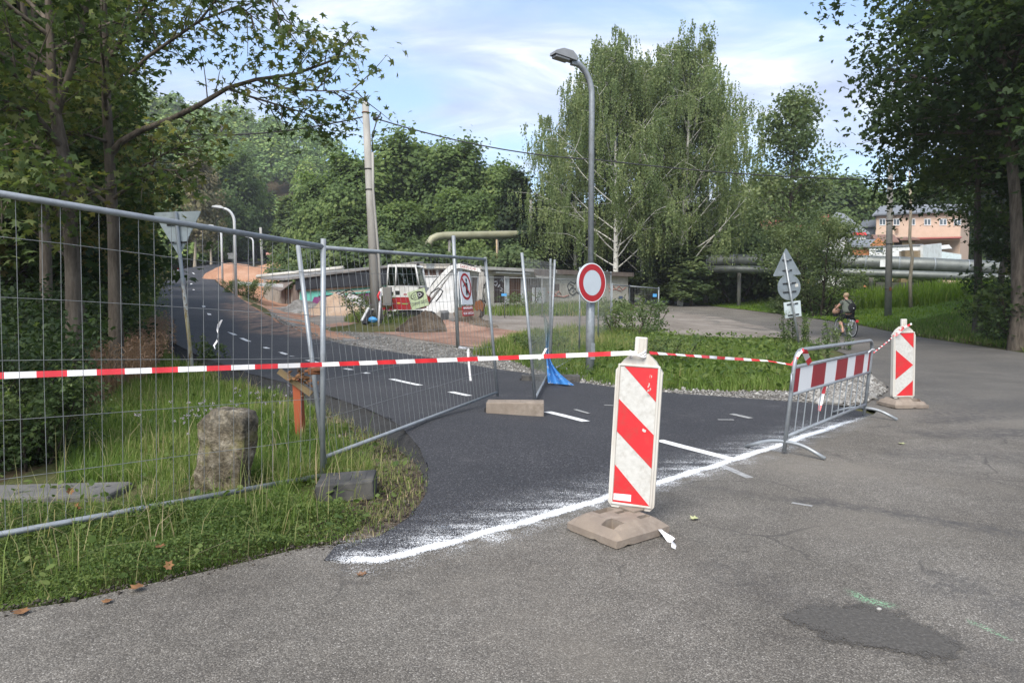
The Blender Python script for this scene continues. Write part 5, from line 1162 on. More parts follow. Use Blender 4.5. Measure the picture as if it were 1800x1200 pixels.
heap(at(660, 25.6), 2.2, 1.2, .30, 'earth_mound', MAT['ground_soil'], 'low grassy mound round the foot of the utility pole', 35, 1.6)

heap(at(500, 72), 8.5, 5.0, 3.4, 'earth_mound', MAT['orange_soil'], 'big orange earth mound on the right of the path by the far lamps', 45, 2.0, rough=.1)
# ---- excavator, seen from its side, boom to the right
def excavator():
    b = P(722, 566, 30.5); b.z = h(b.x, b.y); t = thing('excavator', 'white and red mini excavator with a green hire board, bucket resting on the soil', 'excavator', b, None, R(-10))
    def pm(mb, nm, mt, par=None): return part(mb, nm, MAT[mt], par or t, True)
    for s in (-1, 1):
        n = 18; pr = []
        for k in range(n): a = PI / 2 + PI * k / (n - 1); pr.append((-.75 + .22 * math.cos(a), .24 + .22 * math.sin(a)))
        for k in range(n): a = -PI / 2 + PI * k / (n - 1); pr.append((.75 + .22 * math.cos(a), .24 + .22 * math.sin(a)))
        tr = pm(MB().prism(pr, s * .62 - .15, s * .62 + .15), 'track', 'black_paint')
        lug = MB()
        for k in range(14): lug.box((-.75 + k * .115, s * .62, .012), (.05, .31, .03)); lug.box((-.75 + k * .115, s * .62, .468), (.05, .31, .03))
        o = pm(lug, 'lugs', 'black_paint', tr); o['kind'] = 'stuff'
        for x in (-.75, .75): pm(MB().lathe([(0, -.17), (.15, -.17), (.15, .17), (0, .17)], 16, Matrix.Translation((x, s * .62, .24)) @ Matrix.Rotation(PI / 2, 4, 'X')), 'sprocket', 'machine_grey', tr)
    pm(MB().cbox((0, 0, .42), (.9, .8, .22), .03), 'undercarriage', 'machine_grey')
    pm(MB().prism([(-1.22, .60), (-1.30, .78), (-1.30, 1.10), (.42, 1.10), (.50, .98), (.50, .62), (.2, .56), (-1.0, .56)], -.78, .78), 'red_body', 'machine_red')
    pm(MB().prism([(-1.30, 1.105), (-1.30, 1.42), (-1.22, 1.52), (-.55, 1.56), (.62, 1.56), (.62, 1.105)], -.78, .78), 'white_body', 'machine_white')
    for (x, z, w, hh) in ((-.82, .92, .36, .06), (-.82, .82, .30, .06), (-.62, 1.27, .22, .13), (-.33, 1.29, .20, .18)): pm(MB().cbox((x, -.782, z), (w, .015, hh), .006), 'vent', 'black_paint')
    pm(MB().cbox((-.28, -.783, .84), (.14, .012, .07), .004), 'yellow_plate', 'yellow_paint')
    pm(MB().cbox((.0, -.783, .82), (.26, .012, .05), .004), 'green_strip', 'green_lime')
    pm(MB().box((-.02, -.783, 1.22), (.05, .006, .08)), 'red_mark', 'machine_red'); pm(MB().box((.06, -.783, 1.22), (.05, .006, .08)), 'red_mark', 'machine_red')
    # cab: posts, roof, lower panels and glass
    cab = MB(); x0, x1, y0, y1, z0, z1 = -.80, .66, -.76, .22, 1.56, 2.48
    for x, xt in ((x0, x0 + .06), (-.42, -.38), (x1, x1 - .18)):
        for y in (y0, y1): cab.tube([(x, y, z0), (xt, y, z1)], .04, 6)
    cab.tube([(x0, y0, z0), (x0, y1, z0), (x1, y1, z0), (x1, y0, z0)], .04, 6, closed=True)
    pc = pm(cab, 'cab', 'machine_white')
    pm(MB().prism([(x0 + .02, z1 - .02), (x0 + .08, z1 + .05), (x1 - .25, z1 + .03), (x1 - .12, z1 - .05), (x1 - .14, z1 - .08), (x0 + .04, z1 - .06)], y0 - .03, y1 + .03), 'roof', 'machine_white', pc)
    for y in (y0, y1):
        pm(MB().prism([(x0 + .03, z0 + .04), (-.46, z0 + .04), (-.43, z1 - .09), (x0 + .09, z1 - .09)], y - .008, y + .008), 'pane', 'cab_glass', pc)
        pm(MB().prism([(-.37, z0 + .06), (x1 - .05, z0 + .04), (x1 - .19, z1 - .16), (x1 - .28, z1 - .10), (-.33, z1 - .10)], y - .008, y + .008), 'pane', 'cab_glass', pc)
        fr = MB(); fr.tube([(-.37, y, z0 + .06), (x1 - .05, y, z0 + .04), (x1 - .19, y, z1 - .16), (x1 - .28, y, z1 - .10), (-.33, y, z1 - .10)], .042, 5, closed=True); pm(fr, 'door_frame', 'black_paint', pc)
    pm(MB().add([(x1 - .02, y0, z0 + .03), (x1 - .02, y1, z0 + .03), (x1 - .17, y1, z1 - .12), (x1 - .17, y0, z1 - .12)], [(0, 1, 2, 3)]), 'windscreen', 'cab_glass', pc)
    pm(MB().add([(x0, y0, z0 + .03), (x0, y1, z0 + .03), (x0 + .06, y1, z1 - .08), (x0 + .06, y0, z1 - .08)], [(3, 2, 1, 0)]), 'rear_window', 'cab_glass', pc)
    st = MB(); st.cbox((-.12, -.25, 1.80), (.14, .44, .62), .04, (0, R(-10), 0)); st.cbox((.12, -.25, 1.60), (.46, .44, .12), .04); pm(st, 'seat', 'black_paint', pc)
    lv = MB(); lv.tube([(.42, -.5, 1.56), (.46, -.5, 1.98)], .02, 5); lv.tube([(.30, -.45, 1.56), (.28, -.45, 1.90)], .02, 5); pm(lv, 'lever', 'black_paint', pc)
    lp = pm(MB().cbox((.58, -.70, 2.50), (.12, .10, .09), .02), 'work_lamp', 'black_paint', pc)
    # boom, arm, bucket in the plane y = -.2
    y = -.30
    pm(MB().prism([(.50, .66), (.86, .72), (1.02, .92), (.92, 1.20), (.70, 1.28), (.52, 1.02)], y - .2, y + .2), 'swing_bracket', 'machine_red')
    bp = [(.80, 1.12), (1.55, 1.98), (1.95, 2.38), (2.35, 2.46), (3.32, 2.24)]
    def beam(pts, w0, w1, th):
        up, dn = [], []
        for i, p in enumerate(pts):
            d = Vector(pts[min(i + 1, len(pts) - 1)]) - Vector(pts[max(i - 1, 0)]); d.normalize(); o = Vector((-d.y, d.x)); f = i / (len(pts) - 1); w = w0 + (w1 - w0) * f; w *= 1.25 if 0 < i < len(pts) - 1 else 1
            up.append(tuple(Vector(p) + o * w)); dn.append(tuple(Vector(p) - o * w))
        return MB().prism(up + dn[::-1], y - th, y + th)
    bo = pm(beam(bp, .085, .075, .10), 'boom', 'machine_white')
    ar = pm(beam([(3.20, 2.42), (3.34, 2.16), (3.24, 1.0), (3.20, .86)], .10, .08, .085), 'arm', 'machine_grey')
    for a, c, nm in (((.95, .86), (1.95, 2.12), 'boom'), ((2.1, 2.52), (3.12, 2.44), 'arm'), ((3.46, 2.0), (3.42, 1.16), 'bucket')):
        cy = MB(); a3, c3 = V3(a[0], y, a[1]), V3(c[0], y, c[1]); cy.tube([a3, a3.lerp(c3, .6)], .055, 8); cy.tube([a3.lerp(c3, .6), c3], .03, 8); pm(cy, 'hydraulic_cylinder', 'machine_grey')
    for k in range(4):
        o = .05 * k - .07; pm(MB().tube([(.85, y + o, 1.2), (1.15, y + o, 1.72), (1.6 + .04 * k, y + o, 2.18), (2.0, y + o, 2.55), (2.6, y + o, 2.56 - .02 * k), (3.0, y + o, 2.46)], .026, 5), 'hose', 'cable_black')
    pm(MB().tube([(3.3, y - .12, 2.3), (3.62, y - .12, 2.15), (3.66, y - .12, 1.85), (3.44, y - .12, 1.6)], .03, 5), 'hose', 'cable_black')
    pm(MB().tube([(1.05, y - .1, 1.28), (1.42, y - .14, 1.50), (1.62, y - .14, 1.36), (1.5, y - .12, 1.15), (1.3, y - .1, .92)], .032, 5), 'hose', 'cable_black')
    pm(MB().prism([(3.08, .92), (3.30, .98), (3.44, .78), (3.38, .50), (3.16, .46), (3.0, .66)], y - .16, y + .16), 'quick_hitch', 'rust')
    lk = MB(); lk.tube([(3.42, y - .09, 1.16), (3.50, y - .09, .84)], .028, 5); lk.tube([(3.24, y - .1, 1.0), (3.52, y - .1, .9)], .028, 5); o = pm(lk, 'linkage', 'black_metal')
    bk = MB(); n = 14; pr = [(3.22 + .05, .52)]
    for k in range(n): a = R(20) - R(200) * k / (n - 1); pr.append((2.75 + .52 * math.cos(a) * 1.15, .44 + .40 * math.sin(a)))
    pr.append((2.35, .55)); inner = [(2.78 + (x - 2.78) * .9, .46 + (z - .46) * .88) for x, z in pr]
    ww = .42
    for i in range(len(pr) - 1):
        q = [(pr[i][0], -ww, pr[i][1]), (pr[i + 1][0], -ww, pr[i + 1][1]), (pr[i + 1][0], ww, pr[i + 1][1]), (pr[i][0], ww, pr[i][1])]; r_ = [(inner[i][0], -ww, inner[i][1]), (inner[i + 1][0], -ww, inner[i + 1][1]), (inner[i + 1][0], ww, inner[i + 1][1]), (inner[i][0], ww, inner[i][1])]
        q = [(a, b_ + y, c_) for a, b_, c_ in q]; r_ = [(a, b_ + y, c_) for a, b_, c_ in r_]; bk.add(q, [(0, 1, 2, 3)]); bk.add(r_, [(3, 2, 1, 0)])
    bk.prism(pr, y - ww - .02, y - ww); bk.prism(pr, y + ww, y + ww + .02); bkt = pm(bk, 'bucket', 'bucket_steel')
    for k in range(5): pm(MB().box((2.32, y - .36 + k * .18, .60), (.14, .06, .05), (0, R(35), 0)), 'tooth', 'rust', bkt)
    pm(MB().prism([(1.15, .18), (1.55, .10), (1.60, .42), (1.52, .52), (1.44, .40)], -.7, .7), 'dozer_blade', 'machine_grey')
    # hire board hung on the boom foot
    M = Matrix.Translation((.62, -.84, 1.06)) @ Matrix.Rotation(R(-16), 4, 'Y') @ Matrix.Rotation(R(0), 4, 'Z')
    def bm_(mb, nm, mt, par): mb.xf(M); return pm(mb, nm, mt, par)
    bd = bm_(MB().prism([(-.40, -.42), (.40, -.42), (.40, .36), (-.40, .36)], -.012, .012), 'hire_board', 'board_green', None)
    el = MB(); el.prism([(.30 * math.cos(2 * PI * k / 28), .12 + .15 * math.sin(2 * PI * k / 28)) for k in range(28)], -.0150, -.0130); bm_(el, 'logo_oval', 'board_green', bd)
    rg_ = MB(); rg_.tube([(.31 * math.cos(2 * PI * k / 28), -.014, .12 + .16 * math.sin(2 * PI * k / 28)) for k in range(28)], .012, 4, closed=True); bm_(rg_, 'logo_ring', 'black_paint', bd)
    hf = MB(); hf.prism([(.0, -.035), (.0, .275)] + [(.30 * math.cos(a), .12 + .15 * math.sin(a)) for a in np.linspace(PI / 2, -PI / 2, 14)][1:-1], -.0165, -.0152); bm_(hf, 'logo_half', 'black_paint', bd)
    for tx, sz, mt, x, z, sx in (('D', .21, 'sign_white', .12, .12, 1.25), ('ꞓꞓꞓ', .0, '', 0, 0, 1)):
        if sz: text_part(tx, sz, MAT[mt], bd, M @ Matrix.Translation((x, -.0175, z)) @ Matrix.Rotation(PI / 2, 4, 'X'), sx=sx)
    for k in range(3):
        ar_ = MB(); ar_.tube([(-.05 - .085 * k + .045 * math.cos(a), -.016, .11 + .075 * math.sin(a)) for a in np.linspace(R(60), R(300), 8)], .010, 4); bm_(ar_, 'logo_arc', 'black_paint', bd)
    text_part('JOHNNY SERVIS', .20, MAT['black_paint'], bd, M @ Matrix.Translation((0, -.0150, -.22)) @ Matrix.Rotation(PI / 2, 4, 'X'), sx=.52)
    text_part('TAKEUCHI', .17, MAT['machine_red'], bo, Matrix.Translation((2.72, y - .102, 2.375)) @ Matrix.Rotation(R(12), 4, 'Y') @ Matrix.Rotation(PI / 2, 4, 'X'), sx=.9)
excavator()

# ---- heating pipes
t = thing('heating_pipe', 'thick olive overhead heating pipe with a bend, in front of the trees above the garages', 'pipe', P(755, 432, 58))
pts = [P(752, 470, 58), P(752, 440, 58), P(754, 428, 58), P(760, 420, 58), P(769, 416, 58.3), P(782, 414.5, 58.6), P(908, 412, 62), P(960, 411, 64)]
part(MB().tube(pts, .34, 14), 'pipe', MAT['pipe_olive'], t)
for u_, Y_ in ((790, 58.8), (874, 61.1)):
    p = P(u_, 418, Y_); part(MB().tube([V3(p.x, p.y, h(p.x, p.y)), p], .12, 6), 'support', MAT['concrete_dark'], t)
tp_ = thing('heating_pipe', 'very thick grey heating pipe running behind the lawn on the right', 'pipe', P(1560, 470, 50), 'grey heating pipes on the right')
pts = [P(1200, 462, 58), P(1290, 458, 56), P(1400, 459, 53.5), P(1520, 461, 51), P(1640, 466, 49.5), P(1760, 472, 48.5), P(1900, 480, 47)]
part(MB().tube(pts, .52, 18), 'pipe', MAT['pipe_grey'], tp_)
for a, b in zip(pts[:-1], pts[1:]):
    for f in (0, .5): c = a.lerp(b, f); d = (b - a).normalized(); part(MB().tube([c - d * .05, c + d * .05], .535, 18), 'collar', MAT['galvanised_dark'], tp_)
t2 = thing('heating_pipe', 'thinner grey pipe running below the very thick one on the right', 'pipe', P(1560, 487, 50), 'grey heating pipes on the right')
p2 = [P(1200, 474, 57), P(1290, 473, 55), P(1400, 476, 52.5), P(1520, 480, 50), P(1640, 484, 48.6), P(1760, 489, 47.6), P(1900, 497, 46)]
part(MB().tube(p2, .30, 14), 'pipe', MAT['pipe_grey'], t2)
for k, p in enumerate(pts[1:-1]):
    q_ = p + V3(.4, -.2, 0); part(MB().tube([V3(q_.x, q_.y, h(q_.x, q_.y) - .2), q_], .16, 8), 'support', MAT['concrete_dark'], tp_)
part(MB().cbox(P(1552, 463, 49.6), (.42, .05, .5), .01), 'white_plate', MAT['white_wall'], tp_)
mb = MB(); wf = [(1540, 496, 51), (1620, 497, 50.5), (1700, 500, 50), (1780, 504, 49.5)]
for (a, b) in zip(wf[:-1], wf[1:]):
    pa_, pb_ = P(*a), P(*b); wall_quad(mb, pa_[:2], pb_[:2], h(pa_.x, pa_.y) - .2, h(pb_.x, pb_.y) - .2, pa_.z, pb_.z, .12)
solo(mb, 'low_wall', MAT['concrete_slab'], 'low grey concrete wall under the pipes on the right', 'wall', P(1620, 510, 50.5))
# poles on the right
b = G(1561, 556); t = thing('utility_pole', 'grey concrete utility pole on the grass bank right of the cyclist', 'utility pole', b); tp = P(1565, 300, b.y)
part(MB().tube([b - V3(0, 0, .2), b.lerp(tp, .5), tp + V3(0, 0, .3)], [.185, .16, .135], 12), 'mast', MAT['concrete_dark'], t)
for f in (.19, .5, .66): c = b.lerp(tp, f); part(MB().tube([c - V3(0, 0, .02), c + V3(0, 0, .02)], .185, 12), 'strap', MAT['cable_black'], t)
part(MB().box(b.lerp(tp, .19) + V3(0, -.19, 0), (.12, .03, .2)), 'red_mark', MAT['rust'], t)
b = G(1601, 541); solo_tube([b - V3(0, 0, .2), P(1600, 490, b.y), P(1604, 450, b.y), P(1599, 420, b.y), P(1601, 370, b.y), P(1599, 300, b.y)], [.11, .10, .085, .085, .08, .06], 8, 'bare_trunk', MAT['bark_pale'], 'thin bare crooked trunk right of the concrete pole', 'trunk')
b = P(934, 466, 62); solo_tube([V3(b.x, b.y, 1), P(933, 352, 62)], [.16, .12], 8, 'wooden_pole', MAT['concrete_dark'], 'dark pole rising behind the garage row under the trees', 'pole')
b = P(875, 462, 60); solo_tube([V3(b.x, b.y, 1), P(873, 421, 60)], .07, 6, 'wooden_pole', MAT['wood_pale'], 'thin pale pole under the olive heating pipe', 'pole')
b = P(462, 462, 110); solo_tube([V3(b.x, b.y, h(b.x, b.y)), P(458, 400, 110)], .2, 6, 'wooden_pole', MAT['concrete_pole'], 'pale pole at the wood edge between the far lamps', 'pole')

# ---- houses beyond the pipes
def gable_house(label, name, u0, u1, v_eave0, v_eave1, v_ridge0, v_ridge1, Y0, Y1, vb, wallm, roofm, depth=9, ridge_off=5, hip=0):
    a, b = P(u0, v_eave0, Y0), P(u1, v_eave1, Y1); d = (b - a); d.z = 0; d.normalize(); bk = Vector((-d.y, d.x, 0))
    z0 = min(P(u0, vb, Y0).z, h(a.x, a.y)); t = thing(name, label, 'house', (a.x, a.y, z0))
    w = MB(); F = [a, b, b + bk * depth, a + bk * depth]; w.add([V3(p.x, p.y, z0 - 1) for p in F] + [V3(p.x, p.y, a.z if k in (0, 3) else b.z) for k, p in enumerate(F)], [(0, 1, 5, 4), (1, 2, 6, 5), (2, 3, 7, 6), (3, 0, 4, 7)]); part(w, 'wall', wallm, t)
    r0, r1 = P(u0, v_ridge0, Y0), P(u1, v_ridge1, Y1); r0 = V3(a.x, a.y, r0.z) + bk * ridge_off + d * hip; r1 = V3(b.x, b.y, r1.z) + bk * ridge_off - d * hip
    o = .4; e = [a - d * o - bk * o, b + d * o - bk * o, b + d * o + bk * (depth + o), a - d * o + bk * (depth + o)]; e[2].z = b.z; e[3].z = a.z
    rf = MB(); V_ = [p.copy() for p in e] + [r0 - d * (o if not hip else 0), r1 + d * (o if not hip else 0)]; lo = [p - V3(0, 0, .18) for p in V_]
    rf.add(V_, [(0, 1, 5, 4), (2, 3, 4, 5), (1, 2, 5), (3, 0, 4)]); rf.add(lo, [(4, 5, 1, 0), (5, 4, 3, 2), (5, 2, 1), (4, 0, 3)]); rf.add([V_[0], V_[1], lo[1], lo[0]], [(0, 3, 2, 1)]); part(rf, 'roof', roofm, t)
    if not hip:
        g_ = MB(); g_.add([a, a + bk * depth, V3(r0.x, r0.y, r0.z)], [(0, 2, 1)]); g_.add([b, b + bk * depth, V3(r1.x, r1.y, r1.z)], [(0, 1, 2)]); part(g_, 'gable', wallm, t)
    return t, a, b, d, bk
t, a, b, d, bk = gable_house('long salmon pink house with grey roof and white windows beyond the pipes', 'pink_house', 1540, 1690, 378, 371, 354, 350, 92, 86, 428, MAT['pink_plaster'], MAT['slate_roof'], 10, 5)
FH = Face(1540, 92, 1690, 86); FH.a = Vector((a.x, a.y, 0)); FH.b = Vector((b.x, b.y, 0)); FH.d = (FH.b - FH.a).normalized(); FH.n = Vector((FH.d.y, -FH.d.x, 0))
for u, hw in ((1551.5, 5.5), (1576, 5.5), (1603.5, 5.5), (1630.5, 6), (1658, 6.5), (1683, 6.5)):
    mb = MB(); FH.poly(mb, [(u - hw, 384.5), (u + hw, 384), (u + hw, 396), (u - hw, 396.5)], .05, .05); o = part(mb, 'window', MAT['white_wall'], t)
    for s in (-1, 1):
        mb = MB(); FH.poly(mb, [(u + s * hw * .48 - hw * .36, 386), (u + s * hw * .48 + hw * .36, 386), (u + s * hw * .48 + hw * .36, 394.5), (u + s * hw * .48 - hw * .36, 394.5)], .06, .006); part(mb, 'pane', MAT['window_glass'], o)
mb = MB(); FH.poly(mb, [(1538, 377.5), (1692, 370.5), (1692, 373), (1538, 380)], .55, .3); part(mb, 'gutter', MAT['slate_dark'], t)
mb = MB(); mb.tube([FH.p(1539.5, 380, .1), FH.p(1539.5, 404, .1)], .07, 6); part(mb, 'downpipe', MAT['slate_dark'], t)
for k in range(4): mb = MB(); FH.poly(mb, [(1574.5, 398.5 + k * 3.2), (1580, 398.5 + k * 3.2), (1580, 399.3 + k * 3.2), (1574.5, 399.3 + k * 3.2)], .3, .1); part(mb, 'rung', MAT['rust'], t)
mb = MB(); q_ = [FH.p(1598, 418, .2), FH.p(1692, 416, .2), FH.p(1692, 421, 2.6), FH.p(1596, 423, 2.6)]; mb.add(q_, [(0, 1, 2, 3)]); mb.add([p - V3(0, 0, .12) for p in q_], [(3, 2, 1, 0)]); part(mb, 'lean_to_roof', MAT['red_tile'], t)
t, a, b, d, bk = gable_house('house with a big grey hipped roof left of the salmon pink house', 'grey_roof_house', 1440, 1522, 412, 410, 366, 366, 88, 86, 440, MAT['white_wall'], MAT['slate_roof'], 9, 5, hip=2.2)
mb = MB().cbox((a + b) / 2 + bk * 5 + V3(-2.0, 0, 2.2), (.8, .6, 1.5), .03); part(mb, 'chimney', MAT['red_tile'], t)
mb = MB(); FF = Face(1440, 86, 1522, 84.5); FF.poly(mb, [(1498, 409.5), (1520, 409.5), (1522, 414), (1498, 414)], .6, .1); part(mb, 'red_awning', MAT['tape_red'], t)
gable_house('dark grey shed roof between the two big houses', 'dark_shed', 1516, 1540, 398, 397, 383, 383, 95, 94, 430, MAT['slate_dark'], MAT['slate_dark'], 6, 3)
t, a, b, d, bk = gable_house('small shed with orange wooden gable and grey roof before the houses', 'wooden_shed', 1500, 1546, 432, 433, 417, 417, 77, 76, 445, MAT['orange_wood'], MAT['slate_roof'], 6, 3)
mb = MB(); p0, p1, p2 = P(1530, 430.5, 75.3), P(1558, 431, 75.0), P(1545, 417.5, 75.2); mb.add([p0, p1, p2, V3(p1.x, p1.y, p1.z - 1.2), V3(p0.x, p0.y, p0.z - 1.2)], [(4, 3, 1, 2, 0)]); mb.add([p + V3(0, .2, 0) for p in (p0, p1, p2)], [(2, 1, 0)]); part(mb, 'front_gable', MAT['orange_wood'], t)
gable_house('low hut with brown tiled roof before the pink house', 'brown_hut', 1545, 1572, 424, 424, 409, 409, 80, 79.5, 440, MAT['yellow_wall'], MAT['brown_tile'], 5, 2.5)
gable_house('little dark wooden pavilion under the salmon pink wall', 'garden_pavilion', 1586, 1608, 420, 420, 414.5, 414.5, 80, 79.8, 440, MAT['old_wood'], MAT['brown_tile'], 3, 1.5)
FB = Face(1530, 64, 1622, 62); FB2 = Face(1622, 62, 1655, 66)
t = thing('white_building', 'flat white container like building above the grey pipes', 'building', FB.p(1580, 458))
mb = MB(); FB.poly(mb, [(1528, 470), (1622, 470), (1622, 431), (1528, 435)], 0, 3.0); part(mb, 'wall', MAT['white_wall'], t)
mb = MB(); FB2.poly(mb, [(1622, 470), (1655, 468), (1655, 427.5), (1622, 431)], .01, .2); part(mb, 'end_wall', MAT['white_wall'], t)
mb = MB(); FB.poly(mb, [(1526, 433), (1623, 429), (1623, 431.5), (1526, 435.5)], .1, 3.1); part(mb, 'roof_edge', MAT['slate_roof'], t)
for u0, u1 in ((1539, 1552), (1585, 1602)): mb = MB(); FB.poly(mb, [(u0, 440), (u1, 439.5), (u1, 443), (u0, 443.5)], .01, .02); part(mb, 'window', MAT['window_glass'], t)
t = thing('pallet_stack', 'stack of wooden pallets in front of the flat white building', 'pallets', FB.p(1598, 458, 1.2))
for k in range(7):
    c = FB.p(1598, 456.5 - k * 2.1, 1.3); mb = MB(); mb.box(c, (1.35, 1.0, .03)); mb.box(c + V3(0, 0, .05), (1.35, 1.0, .025)); 
    for x in (-.6, 0, .6): mb.box(c + V3(x, 0, .025), (.12, 1.0, .05))
    o = part(mb, 'pallet', MAT['wood_pale'], t)
mb = MB(); FB3 = Face(1655, 70, 1725, 70); FB3.poly(mb, [(1655, 470), (1690, 470), (1690, 447), (1655, 442)], 0, 2.5); solo(mb, 'grey_building', MAT['sign_back'], 'low pale grey shed right of the flat white building', 'building', FB3.p(1670, 470))
mb = MB(); FB3.poly(mb, [(1656, 431), (1690, 427), (1696, 434), (1658, 436)], -2, 2.5); solo(mb, 'white_canopy', MAT['white_wall'], 'pale flat canopy above the low grey shed', 'canopy', FB3.p(1676, 436))
mb = MB(); FB3.poly(mb, [(1702, 459), (1714, 459), (1714, 466), (1702, 466)], 1, 1); solo(mb, 'brick_pile', MAT['paint_rose'], 'small orange brick pile on the far side of the thick pipe', 'bricks', FB3.p(1708, 466))
mb = MB(); FB.poly(mb, [(1568, 427), (1613, 424), (1613, 427), (1568, 430)], -6, .3); solo(mb, 'yellow_beam', MAT['yellow_paint'], 'long pale yellow board lying behind the flat white building', 'board', FB.p(1590, 428, -6))
t, a, b, d, bk = gable_house('yellow gabled house almost hidden by trees left of the ash', 'yellow_house', 1308, 1350, 414, 414, 382, 382, 84, 82, 440, MAT['yellow_wall'], MAT['red_tile'], 7, 3.5)
t, a, b, d, bk = gable_house('red gabled house half hidden behind the ash trunk', 'red_house', 1352, 1392, 416, 416, 392, 392, 84, 82, 440, MAT['yellow_wall'], MAT['red_tile'], 7, 3.5)
# shed far up by the wood
t = thing('garden_shed', 'low brown garden shed with pale pink roof before the dark wood', 'shed', P(500, 462, 125)); F5 = Face(474, 128, 512, 122)
mb = MB(); F5.poly(mb, [(474, 465), (512, 464), (512, 447), (474, 448)], 0, 3); part(mb, 'wall', MAT['brown_door'], t)
mb = MB(); F5.poly(mb, [(473, 448.5), (513, 447.5), (513, 443), (473, 444)], .6, .3); part(mb, 'roof', MAT['paint_rose'], t)
mb = MB(); mb.tube([P(513, 462, 121), P(513, 446, 121)], .5, 6); part(mb, 'pink_drum', MAT['paint_rose'], t)
mb = MB(); mb.box(P(408, 446.5, 118), (1.4, .8, .3)); mb.box(P(408, 451, 118), (1.1, .7, .8)); solo(mb, 'small_shelter', MAT['roof_edge'], 'tiny white roofed shelter by the path bend among trunks', 'shelter', P(408, 454, 118))
b_ = G(312, 496); t = thing('marker_post', 'thin red and white marker post at the left edge of the path', 'post', P(313, 490, 44))
for k in range(6): part(MB().tube([P(313.5 - k * .2, 488 - k * 2.8, 44), P(313.3 - k * .2, 485.2 - k * 2.8, 44)], .045, 6), 'band', MAT['tape_red' if k % 2 else 'tape_white'], t)
mb = MB(); mb.box(P(456, 500, 46), (3.0, .5, .22), (0, R(3), R(24))); solo(mb, 'concrete_trough', MAT['white_wall'], 'pale concrete slab lying at the foot of the orange bank before the garage', 'slab', P(452, 500, 46))
mb = MB(); mb.add([P(467, 535, 42), P(492, 556, 38), P(500, 557, 38.5), P(474, 534, 43)], [(0, 1, 2, 3)]); 

# ---- person riding away on a bicycle
def skin_mesh(chains, name, levels=2):
    """chains: list of lists of (pos, radius) ; consecutive joints are linked, equal positions are shared"""
    me = bpy.data.meshes.new(name + '_bones'); vs = []; es = []; rs = []; key = {}
    def vid(p, r):
        k = tuple(round(x, 4) for x in p)
        if k not in key: key[k] = len(vs); vs.append(k); rs.append(r)
        return key[k]
    for ch in chains:
        ids = [vid(p, r) for p, r in ch]
        es += list(zip(ids[:-1], ids[1:]))
    me.from_pydata(vs, es, []); ob = bpy.data.objects.new(name + '_bones', me); COL.objects.link(ob)
    md = ob.modifiers.new('skin', 'SKIN'); md.use_smooth_shade = True
    for i, r in enumerate(rs):
        sv = me.skin_vertices[0].data[i]; sv.radius = (r, r) if not hasattr(r, '__len__') else r; sv.use_root = (i == 0)
    sb = ob.modifiers.new('sub', 'SUBSURF'); sb.levels = levels; sb.render_levels = levels
    dg = bpy.context.evaluated_depsgraph_get(); out = bpy.data.meshes.new_from_object(ob.evaluated_get(dg)); out.name = name
    bpy.data.objects.remove(ob); bpy.data.meshes.remove(me); return out
